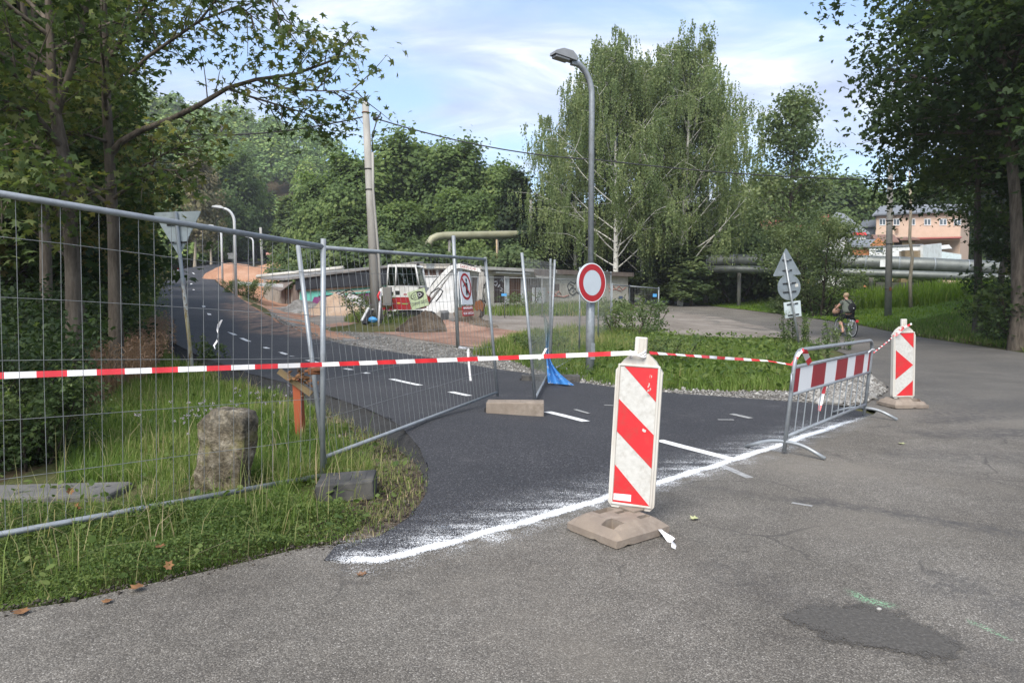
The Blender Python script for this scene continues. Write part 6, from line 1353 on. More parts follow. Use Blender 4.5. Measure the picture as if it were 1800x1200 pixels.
def cyclist():
    # local frame: bicycle along +Y, rear wheel contact at y=-.52
    base = P(1486, 590, 26.3); base.z = h(base.x, base.y) + .012; rz = R(1)
    t = thing('bicycle', 'dark city bicycle with white print on its skirt guard, ridden away along the lane', 'bicycle', base, None, rz)
    def pm(mb, nm, mt, par=None): return part(mb, nm, MAT[mt], par or t, True)
    for y, nm in ((-.52, 'rear'), (.54, 'front')):
        n = 28; r = .335; wl = MB(); wl.tube([(0, y + r * math.cos(2 * PI * k / n), r + r * math.sin(2 * PI * k / n)) for k in range(n)], .022, 8, closed=True); wo = pm(wl, 'wheel', 'tyre')
        rm = MB(); rm.tube([(0, y + (r - .035) * math.cos(2 * PI * k / n), r + (r - .035) * math.sin(2 * PI * k / n)) for k in range(n)], .019, 6, closed=True); pm(rm, 'rim', 'white_wall', wo)
        sp = MB()
        for k in range(16): a = 2 * PI * k / 16; sp.tube([(.02 * (-1) ** k, y, r), (0, y + (r - .04) * math.cos(a), r + (r - .04) * math.sin(a))], .003, 3, cap=False)
        o = pm(sp, 'spokes', 'galvanised', wo); o['kind'] = 'stuff'
        pm(MB().tube([(-.06, y, r), (.06, y, r)], .03, 8), 'hub', 'galvanised', wo)
        md = MB(); md.tube([(0, y + (r + .035) * math.cos(a), r + (r + .035) * math.sin(a)) for a in np.linspace(R(10 if y < 0 else 40), R(175), 10)], .018, 5); pm(md, 'mudguard', 'black_paint')
    fr = MB()
    for p in ([(0, -.10, .29), (0, .06 - .2, .74)], [(0, -.10, .29), (0, .36, .62)], [(0, .36, .62), (0, .33, .80), (0, .31, .98)], [(0, .36, .62), (0, .54, .335)], [(.05, -.52, .335), (.05, -.1, .29)], [(-.05, -.52, .335), (-.05, -.1, .29)], [(.05, -.52, .335), (0, -.13, .68)], [(-.05, -.52, .335), (0, -.13, .68)]): fr.tube(p, .022, 7)
    pm(fr, 'frame', 'bike_blue')
    pm(MB().ell((0, -.18, .80), (.10, .15, .045), 10, 6), 'saddle', 'black_paint')
    pm(MB().tube(round_path([(-.30, .16, 1.0), (-.22, .28, 1.03), (0, .32, 1.0), (.22, .28, 1.03), (.30, .16, 1.0)], .08), .014, 6), 'handlebar', 'galvanised')
    for s in (-1, 1):
        sg = MB(); sg.prism([(-.72, .62), (-.30, .66), (-.22, .42), (-.36, .22), (-.50, .30)], -.004, .004, Matrix.Rotation(PI / 2, 4, 'Z')); sg.xf(Matrix.Translation((s * .055, 0, 0))); so_ = pm(sg, 'skirt_guard', 'white_wall')
        gp = MB(); gp.prism([(-.48, .30), (-.30, .40), (-.27, .33), (-.36, .225), (-.47, .27)], -.006, .006, Matrix.Rotation(PI / 2, 4, 'Z')); gp.xf(Matrix.Translation((s * .055, 0, 0))); pm(gp, 'green_print', 'green_lime', so_)
    pm(MB().cbox((0, -.84, .60), (.10, .03, .10), .01), 'rear_lamp', 'tape_red')
    rk = MB(); rk.box((0, -.56, .72), (.14, .42, .02)); rk.tube([(.06, -.52, .335), (.06, -.56, .72)], .01, 5); rk.tube([(-.06, -.52, .335), (-.06, -.56, .72)], .01, 5); pm(rk, 'luggage_rack', 'black_paint')
    cr = MB(); cr.tube([(-.09, -.10, .29), (-.09, -.05, .14), (-.16, -.05, .13)], .012, 5); cr.tube([(.09, -.10, .29), (.09, -.15, .44), (.16, -.15, .45)], .012, 5); cr.lathe([(0, -.01), (.09, -.01), (.09, .01), (0, .01)], 14, Matrix.Translation((.06, -.1, .29)) @ Matrix.Rotation(PI / 2, 4, 'Y')); pm(cr, 'crank', 'galvanised')
    bs = MB(); bs.prism([(-.17, .74), (.17, .74), (.20, .98), (-.20, .98)], .42, .66); pm(bs, 'basket', 'black_paint')
    tb = thing('shopping_bag', 'tan and pink bag stuffed into the bicycle basket', 'bag', base + Matrix.Rotation(rz, 3, 'Z') @ V3(-.12, .52, .95)); mb = MB(); mb.ell((0, 0, 0), (.16, .14, .13), 10, 8, fn=lambda u: 1 + .18 * mnoise.noise(u * 2.5)); part(mb, 'bag_body', MAT['bag_brown'], tb, True); mb = MB().tube([(-.06, 0, .13), (-.04, 0, .24), (.06, 0, .24), (.08, 0, .13)], .012, 5); part(mb, 'bag_handle', MAT['bag_brown'], tb, True)
    # the rider: one continuous body, clothes as children
    p = thing('person', 'person with short blond hair, grey top and black shorts, cycling away', 'person', base, None, rz)
    hip = (0, -.17, .90); ch = [(hip, .15), ((0, -.13, 1.05), .14), ((0, -.08, 1.20), .135), ((0, -.04, 1.33), .12), ((0, -.01, 1.40), .062), ((0, .015, 1.455), .055), ((0, .03, 1.53), .085), ((0, .035, 1.60), .075)]
    chains = [ch]
    for s, ky, kz, fy, fz in ((-1, .18, .62, -.02, .17), (1, .20, .80, -.12, .48)):
        chains.append([(hip, .15), ((s * .12, -.08, .87), .115), ((s * .13, ky, kz), .072), ((s * .13, ky * .4 + fy * .5, (kz + fz) / 2), .066), ((s * .12, fy - .05, fz), .042), ((s * .125, fy + .09, fz - .04), .036), ((s * .13, fy + .15, fz - .045), .026)])
        chains.append([((0, -.04, 1.33), .12), ((s * .15, -.02, 1.34), .07), ((s * .25, .04, 1.20), .05), ((s * .31, .12, 1.10), .042), ((s * .30, .17, 1.04), .03)])
        for k in range(4): x0 = s * (.275 + .018 * k); chains.append([((s * .30, .17, 1.04), .03), ((x0, .205, 1.035), .011), ((x0, .215, 1.01), .010), ((x0 - s * .002, .195, .995), .008)])
    body = skin_mesh(chains, 'body'); body.materials.clear(); body.materials.append(MAT['skin']); link('body', body, p)
    shirt = skin_mesh([[((0, -.18, .86), (.25, .21)), ((0, -.15, 1.0), (.24, .20)), ((0, -.09, 1.18), (.21, .18)), ((0, -.045, 1.32), .145), ((0, -.02, 1.375), .09)]] + [[((0, -.045, 1.32), .145), ((s * .16, -.02, 1.325), .085), ((s * .25, .03, 1.22), .07)] for s in (-1, 1)], 'shirt'); shirt.materials.clear(); shirt.materials.append(MAT['shirt_grey']); link('shirt', shirt, p)
    sh = skin_mesh([[((0, -.17, .86), .17), ((s * .12, -.06, .85), .13), ((s * .13, ky * .7, kz * .75 + .21), .10), ((s * .13, ky * .97, kz), .092), ((s * .13, ky * .86, kz - .10), .088)] for s, ky, kz in ((-1, .18, .62), (1, .20, .80))], 'shorts'); sh.materials.clear(); sh.materials.append(MAT['cloth_black']); link('shorts', sh, p)
    hr = MB(); hr.ell((0, .015, 1.585), (.098, .108, .092), 14, 10, fn=lambda u: 1 + .10 * mnoise.noise(u * 5)); part(hr, 'hair', MAT['hair_blond'], p, True)
    for s in (-1, 1): part(MB().ell((s * .09, .04, 1.535), (.015, .025, .033), 6, 5), 'ear', MAT['skin'], p, True)
    part(MB().tube([(0, .115, 1.55), (0, .14, 1.535)], [.014, .01], 5), 'nose', MAT['skin'], p, True)
    for s, fy, fz in ((-1, -.02, .17), (1, -.12, .48)): part(MB().ell((s * .127, fy + .05, fz - .045), (.048, .14, .045), 8, 6), 'shoe', MAT['black_paint'], p, True)
    bpk = thing('backpack', 'small black backpack with a pale badge on the back of the cycling person', 'backpack', base, None, rz)
    mb = MB(); mb.ell((.07, -.30, 1.10), (.155, .085, .20), 12, 9, (R(10), 0, R(8)), fn=lambda u: 1.06 - .12 * max(0, u.z)); part(mb, 'bag_body', MAT['cloth_black'], bpk, True)
    part(MB().ell((.09, -.388, 1.08), (.022, .012, .022), 7, 5), 'badge', MAT['sign_white'], bpk, True)
    for s, x0 in ((-1, -.13), (1, .12)): part(MB().tube([(.07 + s * .07, -.27, 1.25), (x0, -.12, 1.43), (x0 * 1.15, .06, 1.36), (x0 * 1.2, .04, 1.15), (.07 + s * .11, -.25, .98)], .016, 5), 'strap', MAT['cloth_black'], bpk, True)
cyclist()
# ------------------------------------------------------------------ vegetation
def unit(v): return v / np.maximum(np.linalg.norm(v, axis=-1, keepdims=True), 1e-9)
_mr = [(.22, 270), (.62, -22), (.36, 8), (.92, 36), (.40, 62), (1.0, 90), (.40, 118), (.92, 144), (.36, 172), (.62, 202)]
MAPLE = np.array([(r * math.cos(R(a)), r * math.sin(R(a)), -.22 * abs(r * math.cos(R(a)))) for r, a in _mr]) * .55
STAR = np.array([(0, -.5, 0), (.5, -.2, -.12), (.18, .02, 0), (.42, .42, -.1), (0, .55, 0), (-.42, .42, -.1), (-.18, .02, 0), (-.5, -.2, -.12)])
OVAL = np.array([(0, -.5, 0), (.24, -.1, .05), (.17, .3, .03), (0, .5, -.04), (-.17, .3, .03), (-.24, -.1, .05)])
DIAM = np.array([(0, -.5, 0), (.28, 0, .06), (0, .5, 0), (-.28, 0, .06)])
CLUMP = np.array([(-.5, -.35, 0), (.05, -.5, .12), (.5, -.1, -.05), (.3, .42, .1), (-.25, .5, -.08)])
def leaf_frames(n, rng, tilt=.7, hang=.35, out=None):
    """random right/forward/normal axes; tilt = spread of the normals about up, hang = droop of the tips"""
    nn = rng.normal(0, tilt, (n, 3)); nn[:, 2] += 1.0
    if out is not None: nn += out
    nn = unit(nn); f = rng.normal(0, 1, (n, 3)); f[:, 2] -= hang * 2; f = unit(f - nn * (f * nn).sum(1, keepdims=True)); r = np.cross(f, nn); return r, f, nn
def leaf_mesh(name, pos, size, tmpl, mat, rng, tilt=.7, hang=.35, out=None, rnd=None, frames=None):
    n, k = len(pos), len(tmpl); r, f, nn = frames if frames is not None else leaf_frames(n, rng, tilt, hang, out)
    sz = (size * rng.uniform(.65, 1.3, n))[:, None, None]
    v = pos[:, None, :] + (r[:, None, :] * tmpl[None, :, 0:1] + f[:, None, :] * tmpl[None, :, 1:2] + nn[:, None, :] * tmpl[None, :, 2:3]) * sz
    rv = rng.beta(2, 2.4, n) if rnd is None else np.clip(rnd + rng.normal(0, .12, n), 0, 1)
    return npmesh(name, v.reshape(-1, 3), np.arange(n * k), np.full(n, k), mat, rv)

class Tree:
    def __init__(s, seed): s.rg = random.Random(seed); s.np = np.random.default_rng(seed); s.wood = MB(); s.tw = []; s.wt = []; s.rv = []
    def wobble(s, p, d, L, n, w, up=0.0, bend=None):
        pts = [Vector(p)]; d = Vector(d).normalized()
        for i in range(n):
            d = (d + Vector((s.rg.uniform(-w, w), s.rg.uniform(-w, w), s.rg.uniform(-w, w) * .6 + up))).normalized()
            pts.append(pts[-1] + d * (L / n))
        return pts
    def branch(s, p, d, L, r, lvl, up=.02, w=.16, nsub=5, ang=.9, lenf=.55, tone=None):
        n = 4 if lvl else 3; pts = s.wobble(p, d, L, n, w, up); rr = [r * (1 - .72 * i / n) for i in range(n + 1)]
        s.wood.tube(pts, rr, 6 if lvl > 1 else 4 if lvl else 3, cap=False); tone = s.rg.random() if tone is None or lvl > 0 else tone
        if lvl == 0:
            for i in range(1, n + 1): s.tw.append(tuple(pts[i])); s.rv.append(tone)
            s.tw.append(tuple(pts[-1])); s.rv.append(tone); return
        for i in range(nsub):
            u = .22 + .78 * (i + s.rg.random()) / nsub; k = min(int(u * n), n - 1); q = pts[k].lerp(pts[k + 1], u * n - k); t = (pts[k + 1] - pts[k]).normalized()
            ax = t.orthogonal().normalized(); ax = Matrix.Rotation(s.rg.uniform(0, 2 * PI), 3, t) @ ax; a = ang * s.rg.uniform(.6, 1.2); dd = t * math.cos(a) + ax * math.sin(a); dd.z += .05
            s.branch(q, dd, L * lenf * (1.15 - .5 * u) * s.rg.uniform(.75, 1.2), r * (1 - .65 * u) * .55, lvl - 1, up, w, max(3, nsub - 1), ang, lenf, tone)
        s.branch(pts[-1], pts[-1] - pts[-2], L * lenf * .6, r * .26, lvl - 1, up, w, max(3, nsub - 1), ang, lenf, tone)
    def leaves(s, n, sig, size, tmpl, mat, tilt=.7, hang=.3, name='crown', squash=.8):
        tw = np.array(s.tw); k = s.np.integers(0, len(tw), n); j = s.np.normal(0, sig, (n, 3)); j[:, 2] *= squash
        rv = np.array(s.rv)[k] * .55 + .2; pos = tw[k] + j; out = None
        if tmpl is CLUMP: c = tw.mean(0); out = unit(pos - c) * np.array([1.5, 1.5, .8])
        return leaf_mesh(name, pos, size, tmpl, mat, s.np, tilt * (.8 if out is not None else 1), hang, out, rnd=rv)
CROWN_FN = {'round': lambda u: (max(0, 1 - (2 * u - .9) ** 2)) ** .5, 'tall': lambda u: (u + .12) ** .4 * (1.05 - u) ** .55 * 1.25, 'cone': lambda u: 1.05 - u * .92, 'top': lambda u: (.55 + .6 * u) * (1.06 - u ** 4)}
def make_tree(kind, seed, height, spread, cb, nl, mats, nleaf, sig, size, tmpl, r0=None, lean=(0, 0), shape='round', lvl=1, up=.03, ang0=(1.25, .45), tilt=.7, hang=.3, stems=1, nsub=5, stemspread=.35, wob=.05, low=None):
    """trunk mesh + crown mesh in local coordinates, base at the origin"""
    T = Tree(seed); rg = T.rg; r0 = r0 or height * .014
    for st in range(stems):
        a0 = 2 * PI * st / max(stems, 1) + rg.random(); off = Vector((math.cos(a0), math.sin(a0), 0)) * (0 if stems == 1 else .25); d = Vector((lean[0] + (stemspread * math.cos(a0) if stems > 1 else 0), lean[1] + (stemspread * math.sin(a0) if stems > 1 else 0), 1))
        tp = T.wobble(off - Vector((0, 0, .3)), d, height * .94, 9, wob, .04); rr = [r0 * (1 - .86 * (i / 9) ** .9) + .01 for i in range(10)]; rr[0] *= 1.3
        T.wood.tube(tp, rr, 9, cap=False); m = nl // stems
        for i in range(m):
            u = (i + rg.random() * .8) / m; f = cb + (.97 - cb) * u; k = min(int(f * 9), 8); p = tp[k].lerp(tp[k + 1], f * 9 - k)
            az = i * 2.4 + rg.uniform(-.5, .5); el = ang0[0] + (ang0[1] - ang0[0]) * u; L = max(.25, CROWN_FN[shape](u) * spread * rg.uniform(.72, 1.15))
            dd = Vector((math.cos(az) * math.sin(el), math.sin(az) * math.sin(el), math.cos(el)))
            T.branch(p, dd, L, r0 * (1 - .8 * f) * .5 + .008, lvl, up, .15, nsub)
    wood = T.wood.mesh(kind + '_trunk', mats[0]); lv = T.leaves(nleaf, sig, size, tmpl, mats[1], tilt, hang, kind + '_crown'); return wood, lv
def place_tree(kind, meshes, label, loc, rz=0, sc=1.0, group=None, cat='tree', scz=None, lean=(0, 0)):
    t = thing(kind, label, cat, loc, group, rz); t.scale = (sc, sc, scz or sc); t.rotation_euler = (lean[0], lean[1], rz)
    link('trunk' if cat == 'tree' else 'stem', meshes[0], t); link('crown' if cat == 'tree' else 'foliage', meshes[1], t); return t
def gnd(u, Y): x, y = at(u, Y); return Vector((x, y, h(x, y)))

def clampu(u, Y, rad): return min(u, (238 if Y < 12 else 272 if Y < 20 else 284) - rad * 1200 / Y)
# --- near maples on the left: main trunks and limbs as they stand, twigs and leaves grown along them
def near_maple(label, base_px, Y, trunk_px, limbs, seed, nleaf, mat, r0, size=.15, auto=10, spread=2.6, sig=.16, crown_from=.35, ulim=265):
    b = gnd(base_px, Y); t = thing('maple_tree', label, 'tree', b, 'maples on the left slope'); T = Tree(seed); rg = T.rg
    pts = [b - V3(0, 0, .3)] + [P(u, v, Y + dy) for u, v, dy in trunk_px]; n = len(pts); T.wood.tube(pts, [r0 * (1.15 if i == 0 else 1 - .7 * i / (n - 1)) for i in range(n)], 10, cap=False)
    for i in range(auto):
        f = crown_from + (1 - crown_from) * (i + rg.random()) / auto; k = min(int(f * (n - 1)), n - 2); p = pts[k].lerp(pts[k + 1], f * (n - 1) - k); az = i * 2.4 + rg.uniform(-.4, .4); el = rg.uniform(.8, 1.4)
        L_ = spread * rg.uniform(.6, 1.15); dx_ = math.cos(az) * math.sin(el); dy_ = math.sin(az) * math.sin(el)
        if (p.x + dx_ * L_ * 1.25) / (p.y + dy_ * L_) > (ulim - 900) / 1200: dx_ = -abs(dx_)
        if (p.x + dx_ * L_ * 1.25) / (p.y + dy_ * L_) > (ulim - 900) / 1200: continue
        T.branch(p, (dx_, dy_, math.cos(el)), L_, .035, 1, .0, .14, 6, .8, .5)
    for lp, r, dens in limbs:
        q = [P(u, v, Y + dy) for u, v, dy in lp]; m = len(q); T.wood.tube(q, [r * (1 - .8 * i / (m - 1)) for i in range(m)], 6, cap=False)
        for i in range(dens):
            f = .25 + .75 * (i + rg.random()) / dens; k = min(int(f * (m - 1)), m - 2); p = q[k].lerp(q[k + 1], f * (m - 1) - k); tg = (q[k + 1] - q[k]).normalized(); ax = Matrix.Rotation(rg.uniform(0, 2 * PI), 3, tg) @ tg.orthogonal().normalized(); a = rg.uniform(.5, 1.1)
            T.branch(p, tg * math.cos(a) + ax * math.sin(a) + V3(0, 0, -.05), rg.uniform(.35, .75), .011, 0, -.02, .2)
    off = np.array(b); T.wood.v = [tuple(np.array(v) - off) for v in T.wood.v]; T.tw = [tuple(np.array(v) - off) for v in T.tw]
    link('trunk', T.wood.mesh('maple_trunk', MAT['bark_grey']), t); link('crown', T.leaves(nleaf, sig, size, MAPLE, MAT[mat], .75, .45), t)
near_maple('leftmost big maple, its two dark stems forking high among leaves', 128, 9.0, [(128, 470, 0), (118, 300, 0), (92, 170, 0), (88, 60, 0), (80, -120, 0)], [([(100, 200, 0), (125, 120, -.2), (150, 30, -.4), (165, -60, -.5)], .055, 10), ([(110, 260, 0), (60, 200, -.4), (10, 180, -.8), (-60, 150, -1)], .05, 12), ([(118, 310, 0), (60, 330, -.8), (0, 345, -1.4)], .04, 12)], 21, 6500, 'leaf_maple', .105, auto=12, spread=2.4, crown_from=.42)
near_maple('straight maple trunk with a long leafy limb reaching right over the path', 203, 10.5, [(203, 560, 0), (200, 420, 0), (192, 270, 0), (184, 120, 0), (182, 0, 0), (180, -140, 0)],
           [([(197, 268, 0), (212, 250, 0), (250, 228, 0), (300, 210, -.1), (350, 185, -.2), (400, 155, -.3), (450, 140, -.4), (520, 130, -.5), (575, 110, -.6), (610, 95, -.6)], .055, 26),
            ([(400, 155, -.3), (440, 170, -.2), (490, 185, -.2), (540, 200, -.2), (560, 215, -.2)], .022, 16), ([(450, 140, -.4), (500, 155, -.6), (560, 160, -.8), (630, 160, -.9)], .02, 14),
            ([(187, 108, 0), (205, 85, 0), (235, 45, -.3), (262, 5, -.5), (290, -40, -.7)], .05, 14), ([(230, 130, -.1), (260, 100, -.3), (310, 65, -.5), (350, 38, -.7), (420, 10, -.8), (445, 30, -.8)], .032, 22),
            ([(350, 38, -.7), (380, 0, -.9), (400, -50, -1)], .02, 10), ([(470, -60, -.9), (480, 10, -1.0), (500, 40, -1.0), (515, 60, -1.0)], .016, 8),
            ([(194, 330, 0), (240, 300, -.6), (290, 270, -1), (330, 250, -1.2)], .03, 16), ([(198, 350, 0), (240, 318, -.5), (285, 298, -.9), (315, 300, -1.1)], .03, 12), ([(190, 250, 0), (130, 230, -.7), (70, 240, -1.1)], .03, 14), ([(196, 330, 0), (150, 345, -1.2), (100, 345, -1.8), (40, 330, -2.1)], .03, 18)], 22, 3500, 'leaf_maple', .11, auto=7, spread=1.6, size=.145, sig=.13, crown_from=.3)
near_maple('thin maple stem left of the two bigger ones, its base in dark scrub', 78, 11.5, [(80, 430, 0), (72, 300, 0), (55, 150, 0), (40, 0, 0), (30, -150, 0)], [([(70, 280, 0), (20, 260, -.5), (-40, 250, -.8)], .03, 10)], 23, 6500, 'leaf_maple_dark', .10, auto=14, spread=2.6, crown_from=.25)
near_maple('maple stem between the trunks, leaning behind the nearest fence', 150, 12.5, [(142, 560, 0), (120, 420, 0), (82, 300, 0), (68, 200, 0), (60, 40, 0), (60, -120, 0)], [([(82, 300, 0), (120, 240, 0), (160, 180, 0), (180, 120, .3)], .03, 12)], 24, 6500, 'leaf_maple', .12, auto=14, spread=2.8, crown_from=.25)
# more of them behind, as copies of two built ones
mA = make_tree('maple', 31, 13, 3.6, .12, 26, (MAT['bark_dark'], MAT['leaf_maple_brown']), 9000, .34, .20, STAR, shape='tall', lvl=1, up=.0)
mB = make_tree('maple', 32, 14, 4.0, .10, 28, (MAT['bark_dark'], MAT['leaf_maple_dark']), 10000, .36, .21, STAR, shape='tall', lvl=1, up=.0)
for k, (u, Y, ms, sc, lb) in enumerate(((188, 19, mA, .66, 'yellowing maple right behind the give way sign'), (95, 16.5, mA, .85, 'yellow brown maple behind the straight trunk'), (222, 27, mA, .72, 'yellowing maple at the left edge of the rising path'), (130, 20, mB, .95, 'dark maple behind the leaning fence side stems'), (40, 15.5, mB, .95, 'dark maple at the left picture edge behind the stems'), (-40, 22, mB, 1.1, 'tall dark maple cut by the left edge of the picture'), (80, 27, mA, 1.1, 'tall yellow brown maple deep in the left wood'), (150, 30, mB, 1.05, 'dark maple deep in the left wood behind the trunks'), (222, 38, mA, .95, 'yellow brown maple left of the path, half way up'), (-100, 13, mB, .8, 'dark maple leaning in from outside the left edge'))):
    place_tree('maple_tree', ms, lb, gnd(clampu(u, Y, 3.5 * sc), Y), k * 1.3, sc, 'maples on the left slope')
# bushes in the hollow
bA = make_tree('bush', 41, 2.3, 1.3, .05, 20, (MAT['bark_dark'], MAT['leaf_dark']), 3600, .16, .11, OVAL, r0=.03, stems=4, shape='round', lvl=1, stemspread=.5)
bB = make_tree('bush', 42, 2.0, 1.2, .05, 18, (MAT['bark_dark'], MAT['leaf_maple_dark']), 1900, .18, .17, MAPLE, r0=.03, stems=4, shape='round', lvl=1, stemspread=.6)
bC = make_tree('bush', 43, 1.9, 1.2, .05, 18, (MAT['bark_dark'], MAT['leaf_mid']), 3000, .17, .10, OVAL, r0=.03, stems=4, shape='round', lvl=1, stemspread=.6)
k = 0
for u, Y, ms, sc, lb in ((-20, 5.9, bA, .8, 'dark oval leaved bush at the left edge just behind the slab'), (60, 6.6, bA, 1.0, 'dark oval leaved bush behind the left end of the nearest fence'), (150, 7.2, bB, .9, 'dark big leaved bush in the hollow behind the slab end'), (20, 7.8, bB, 1.1, 'big leaved bush deep in the hollow at the left'), (105, 8.6, bA, 1.15, 'dark bush in the middle of the hollow'), (185, 9.4, bB, 1.0, 'big leaved bush under the straight maple trunk'), (205, 11.2, bC, .85, 'greener bush at the rim of the hollow before the dry grass'),
                         (-10, 10, bA, 1.3, 'dark bush at the left edge further back'), (90, 11, bB, 1.3, 'big leaved bush among the maple stems'), (170, 12.5, bA, 1.2, 'dark bush between the maple trunks further back'), (190, 14.5, bC, 1.0, 'bush below the yellowing maple behind the dry grass'), (195, 18, bC, 1.1, 'bush at the left edge of the path behind the sign post'), (40, 13.5, bC, 1.4, 'bush far back in the left wood'), (212, 24, bC, 1.2, 'bush beside the path edge, second up the slope'), (232, 30, bC, 1.3, 'bush beside the path edge, third up the slope'), (248, 37, bC, 1.4, 'bush beside the path edge, fourth up the slope'), (120, 6.2, bC, .55, 'small fresh green bush right behind the slab'), (10, 6.0, bC, .7, 'small bush in the shade behind the slab at the left edge'), (75, 5.75, bB, .6, 'small big leaved bush close behind the slab')):
    place_tree('bush', ms, lb, gnd(clampu(u, Y, 1.6 * sc), Y), k * 1.9, sc * (.62 if Y < 9 else .75 if Y < 14 else .9), 'bushes in the left hollow', 'bush'); k += 1

# --- trees up the path and in the middle distance
lime = make_tree('lime', 51, 15, 5.0, .10, 34, (MAT['bark_grey'], MAT['leaf_lime']), 21000, .62, .36, CLUMP, shape='round', lvl=1, up=.05, tilt=.8, nsub=6)
lime2 = make_tree('lime', 52, 14, 5.4, .08, 36, (MAT['bark_grey'], MAT['leaf_lime']), 21000, .62, .35, CLUMP, shape='round', lvl=1, up=.06, tilt=.8, nsub=6)
mid = make_tree('mid', 53, 16, 4.2, .12, 30, (MAT['bark_grey'], MAT['leaf_mid']), 11000, .48, .42, CLUMP, shape='tall', lvl=1, up=.05, tilt=.8)
dark = make_tree('dark', 54, 15, 3.8, .10, 30, (MAT['bark_dark'], MAT['leaf_dark']), 10000, .5, .40, CLUMP, shape='tall', lvl=1, up=.04, tilt=.8)
brown = make_tree('brown', 55, 13, 3.2, .2, 24, (MAT['bark_pale'], MAT['leaf_brown']), 3600, .40, .34, CLUMP, shape='tall', lvl=1, up=.06, tilt=.8)
slim = make_tree('slim', 56, 14, 1.9, .25, 24, (MAT['bark_grey'], MAT['leaf_mid']), 5200, .30, .32, CLUMP, shape='cone', lvl=1, up=.04)
def mt(u, v_top, Y, ms, hh, kind, label, rz, group=None, sx=1.0):
    g_ = gnd(u, Y); tall = P(u, v_top, Y).z - g_.z; place_tree(kind, ms, label, g_, rz, tall / hh * sx, group, 'tree', tall / hh)
MG = 'round green trees behind the garages'
mt(575, 320, 78, lime2, 14, 'lime_tree', 'pale green tree at the left end of the row behind the garages', .3, MG, .8)
mt(640, 285, 76, lime, 15, 'lime_tree', 'round pale green tree right behind the utility pole', 1.3, MG, .95)
mt(720, 262, 80, lime2, 14, 'lime_tree', 'tall round tree right of the utility pole behind the garages', 2.1, MG, .95)
mt(790, 262, 78, lime, 15, 'lime_tree', 'tall round tree above the bend of the olive pipe', 3.6, MG, .95)
mt(855, 300, 79, lime2, 14, 'lime_tree', 'round tree above the straight end of the olive pipe', 4.4, MG, .85)
mt(600, 380, 66, mid, 16, 'lime_tree', 'low bright tree before the row, left of the utility pole', 5.2, MG, 1.5)
mt(700, 360, 72, lime, 15, 'lime_tree', 'lower tree before the round row behind the utility pole', 5.0, MG, 1.1)
mt(830, 350, 72, lime2, 14, 'lime_tree', 'lower tree below the olive pipe behind the garages', 1.0, MG, 1.0)
mt(900, 300, 70, dark, 15, 'dark_tree', 'dark dense tree left of the birches', .4, None, .9)
mt(880, 350, 85, dark, 15, 'dark_tree', 'dark tree filling the gap behind the olive pipe', 2.4, None, 1.3)
# up the path
mt(345, 265, 112, brown, 13, 'pale_trunk_tree', 'half bare brownish tree with pale trunks left of the path', .5, None, .9)
mt(374, 285, 126, brown, 13, 'pale_trunk_tree', 'second half bare brownish tree with pale trunks beside the path', 2.5, None, .8)
mt(408, 275, 138, lime, 15, 'chestnut_tree', 'round green chestnut at the top of the path', 4.0, 'trees at the top of the path', .9)
mt(452, 300, 146, mid, 16, 'chestnut_tree', 'green chestnut with thinner crown right of the round one', 1.6, 'trees at the top of the path', 1.0)
mt(345, 335, 140, lime2, 14, 'chestnut_tree', 'green tree behind the pale trunks at the path bend', .7, 'trees at the top of the path', 1.0)
mt(500, 330, 100, slim, 14, 'slender_tree', 'slender dark tree before the hill foot, left of the fence posts', 0, None, 1.3)
mt(530, 340, 96, slim, 14, 'slender_tree', 'second slender tree before the hill foot', 2.0, None, 1.3)
mt(545, 360, 90, mid, 16, 'dark_tree', 'mid green tree between the slender trees and the round row', 1.0, None, 1.3)
for k, (u, v, Y, ms, hh, lb) in enumerate(((215, 330, 50, mid, 16, 'green tree at the left path edge below the pale trunks'), (425, 380, 150, dark, 15, 'dark tree behind the far end of the path'), (470, 390, 150, dark, 15, 'dark tree above the far garden shed'), (520, 395, 135, dark, 15, 'dark tree right of the far garden shed'), (385, 380, 140, dark, 15, 'dark tree behind the far lamps'), (560, 400, 120, mid, 16, 'tree at the hill foot behind the round row'), (620, 400, 110, dark, 15, 'dark tree glimpsed behind the utility pole'))):
    mt(u, v, Y, ms, hh, 'wood_edge_tree', lb, k * 1.7, 'trees at the wood edge', 1.5)
# hedge in front of the round trees
hedge = make_tree('hedge', 61, 4.0, 2.6, .02, 26, (MAT['bark_grey'], MAT['leaf_mid']), 6000, .35, .26, CLUMP, r0=.05, stems=5, shape='round', lvl=1, stemspread=.7)
for k, (u, Y, sc, lb) in enumerate(((588, 60, 1.0, 'shrub behind the flat garage roof, leftmost'), (632, 58, 1.1, 'shrub behind the garage roof left of the utility pole'), (690, 57, 1.15, 'shrub just right of the utility pole'), (738, 58, 1.0, 'shrub at the foot of the pipe bend'), (790, 60, .9, 'shrub under the olive pipe'), (850, 60, .9, 'shrub under the olive pipe, further right'), (905, 60, 1.0, 'shrub behind the garage row at the dark pole'), (545, 66, 1.0, 'shrub behind the left end of the garage roof'), (520, 62, .7, 'low shrub between the orange bank and the garage'))):
    place_tree('shrub', hedge, lb, gnd(u, Y), k * 1.1, sc, 'shrubs behind the garages', 'shrub')
def stuff_bush(): pass
small = make_tree('small', 62, 1.3, .8, .02, 14, (MAT['bark_grey'], MAT['leaf_mid']), 1500, .12, .10, OVAL, r0=.015, stems=4, lvl=0, stemspread=.8)
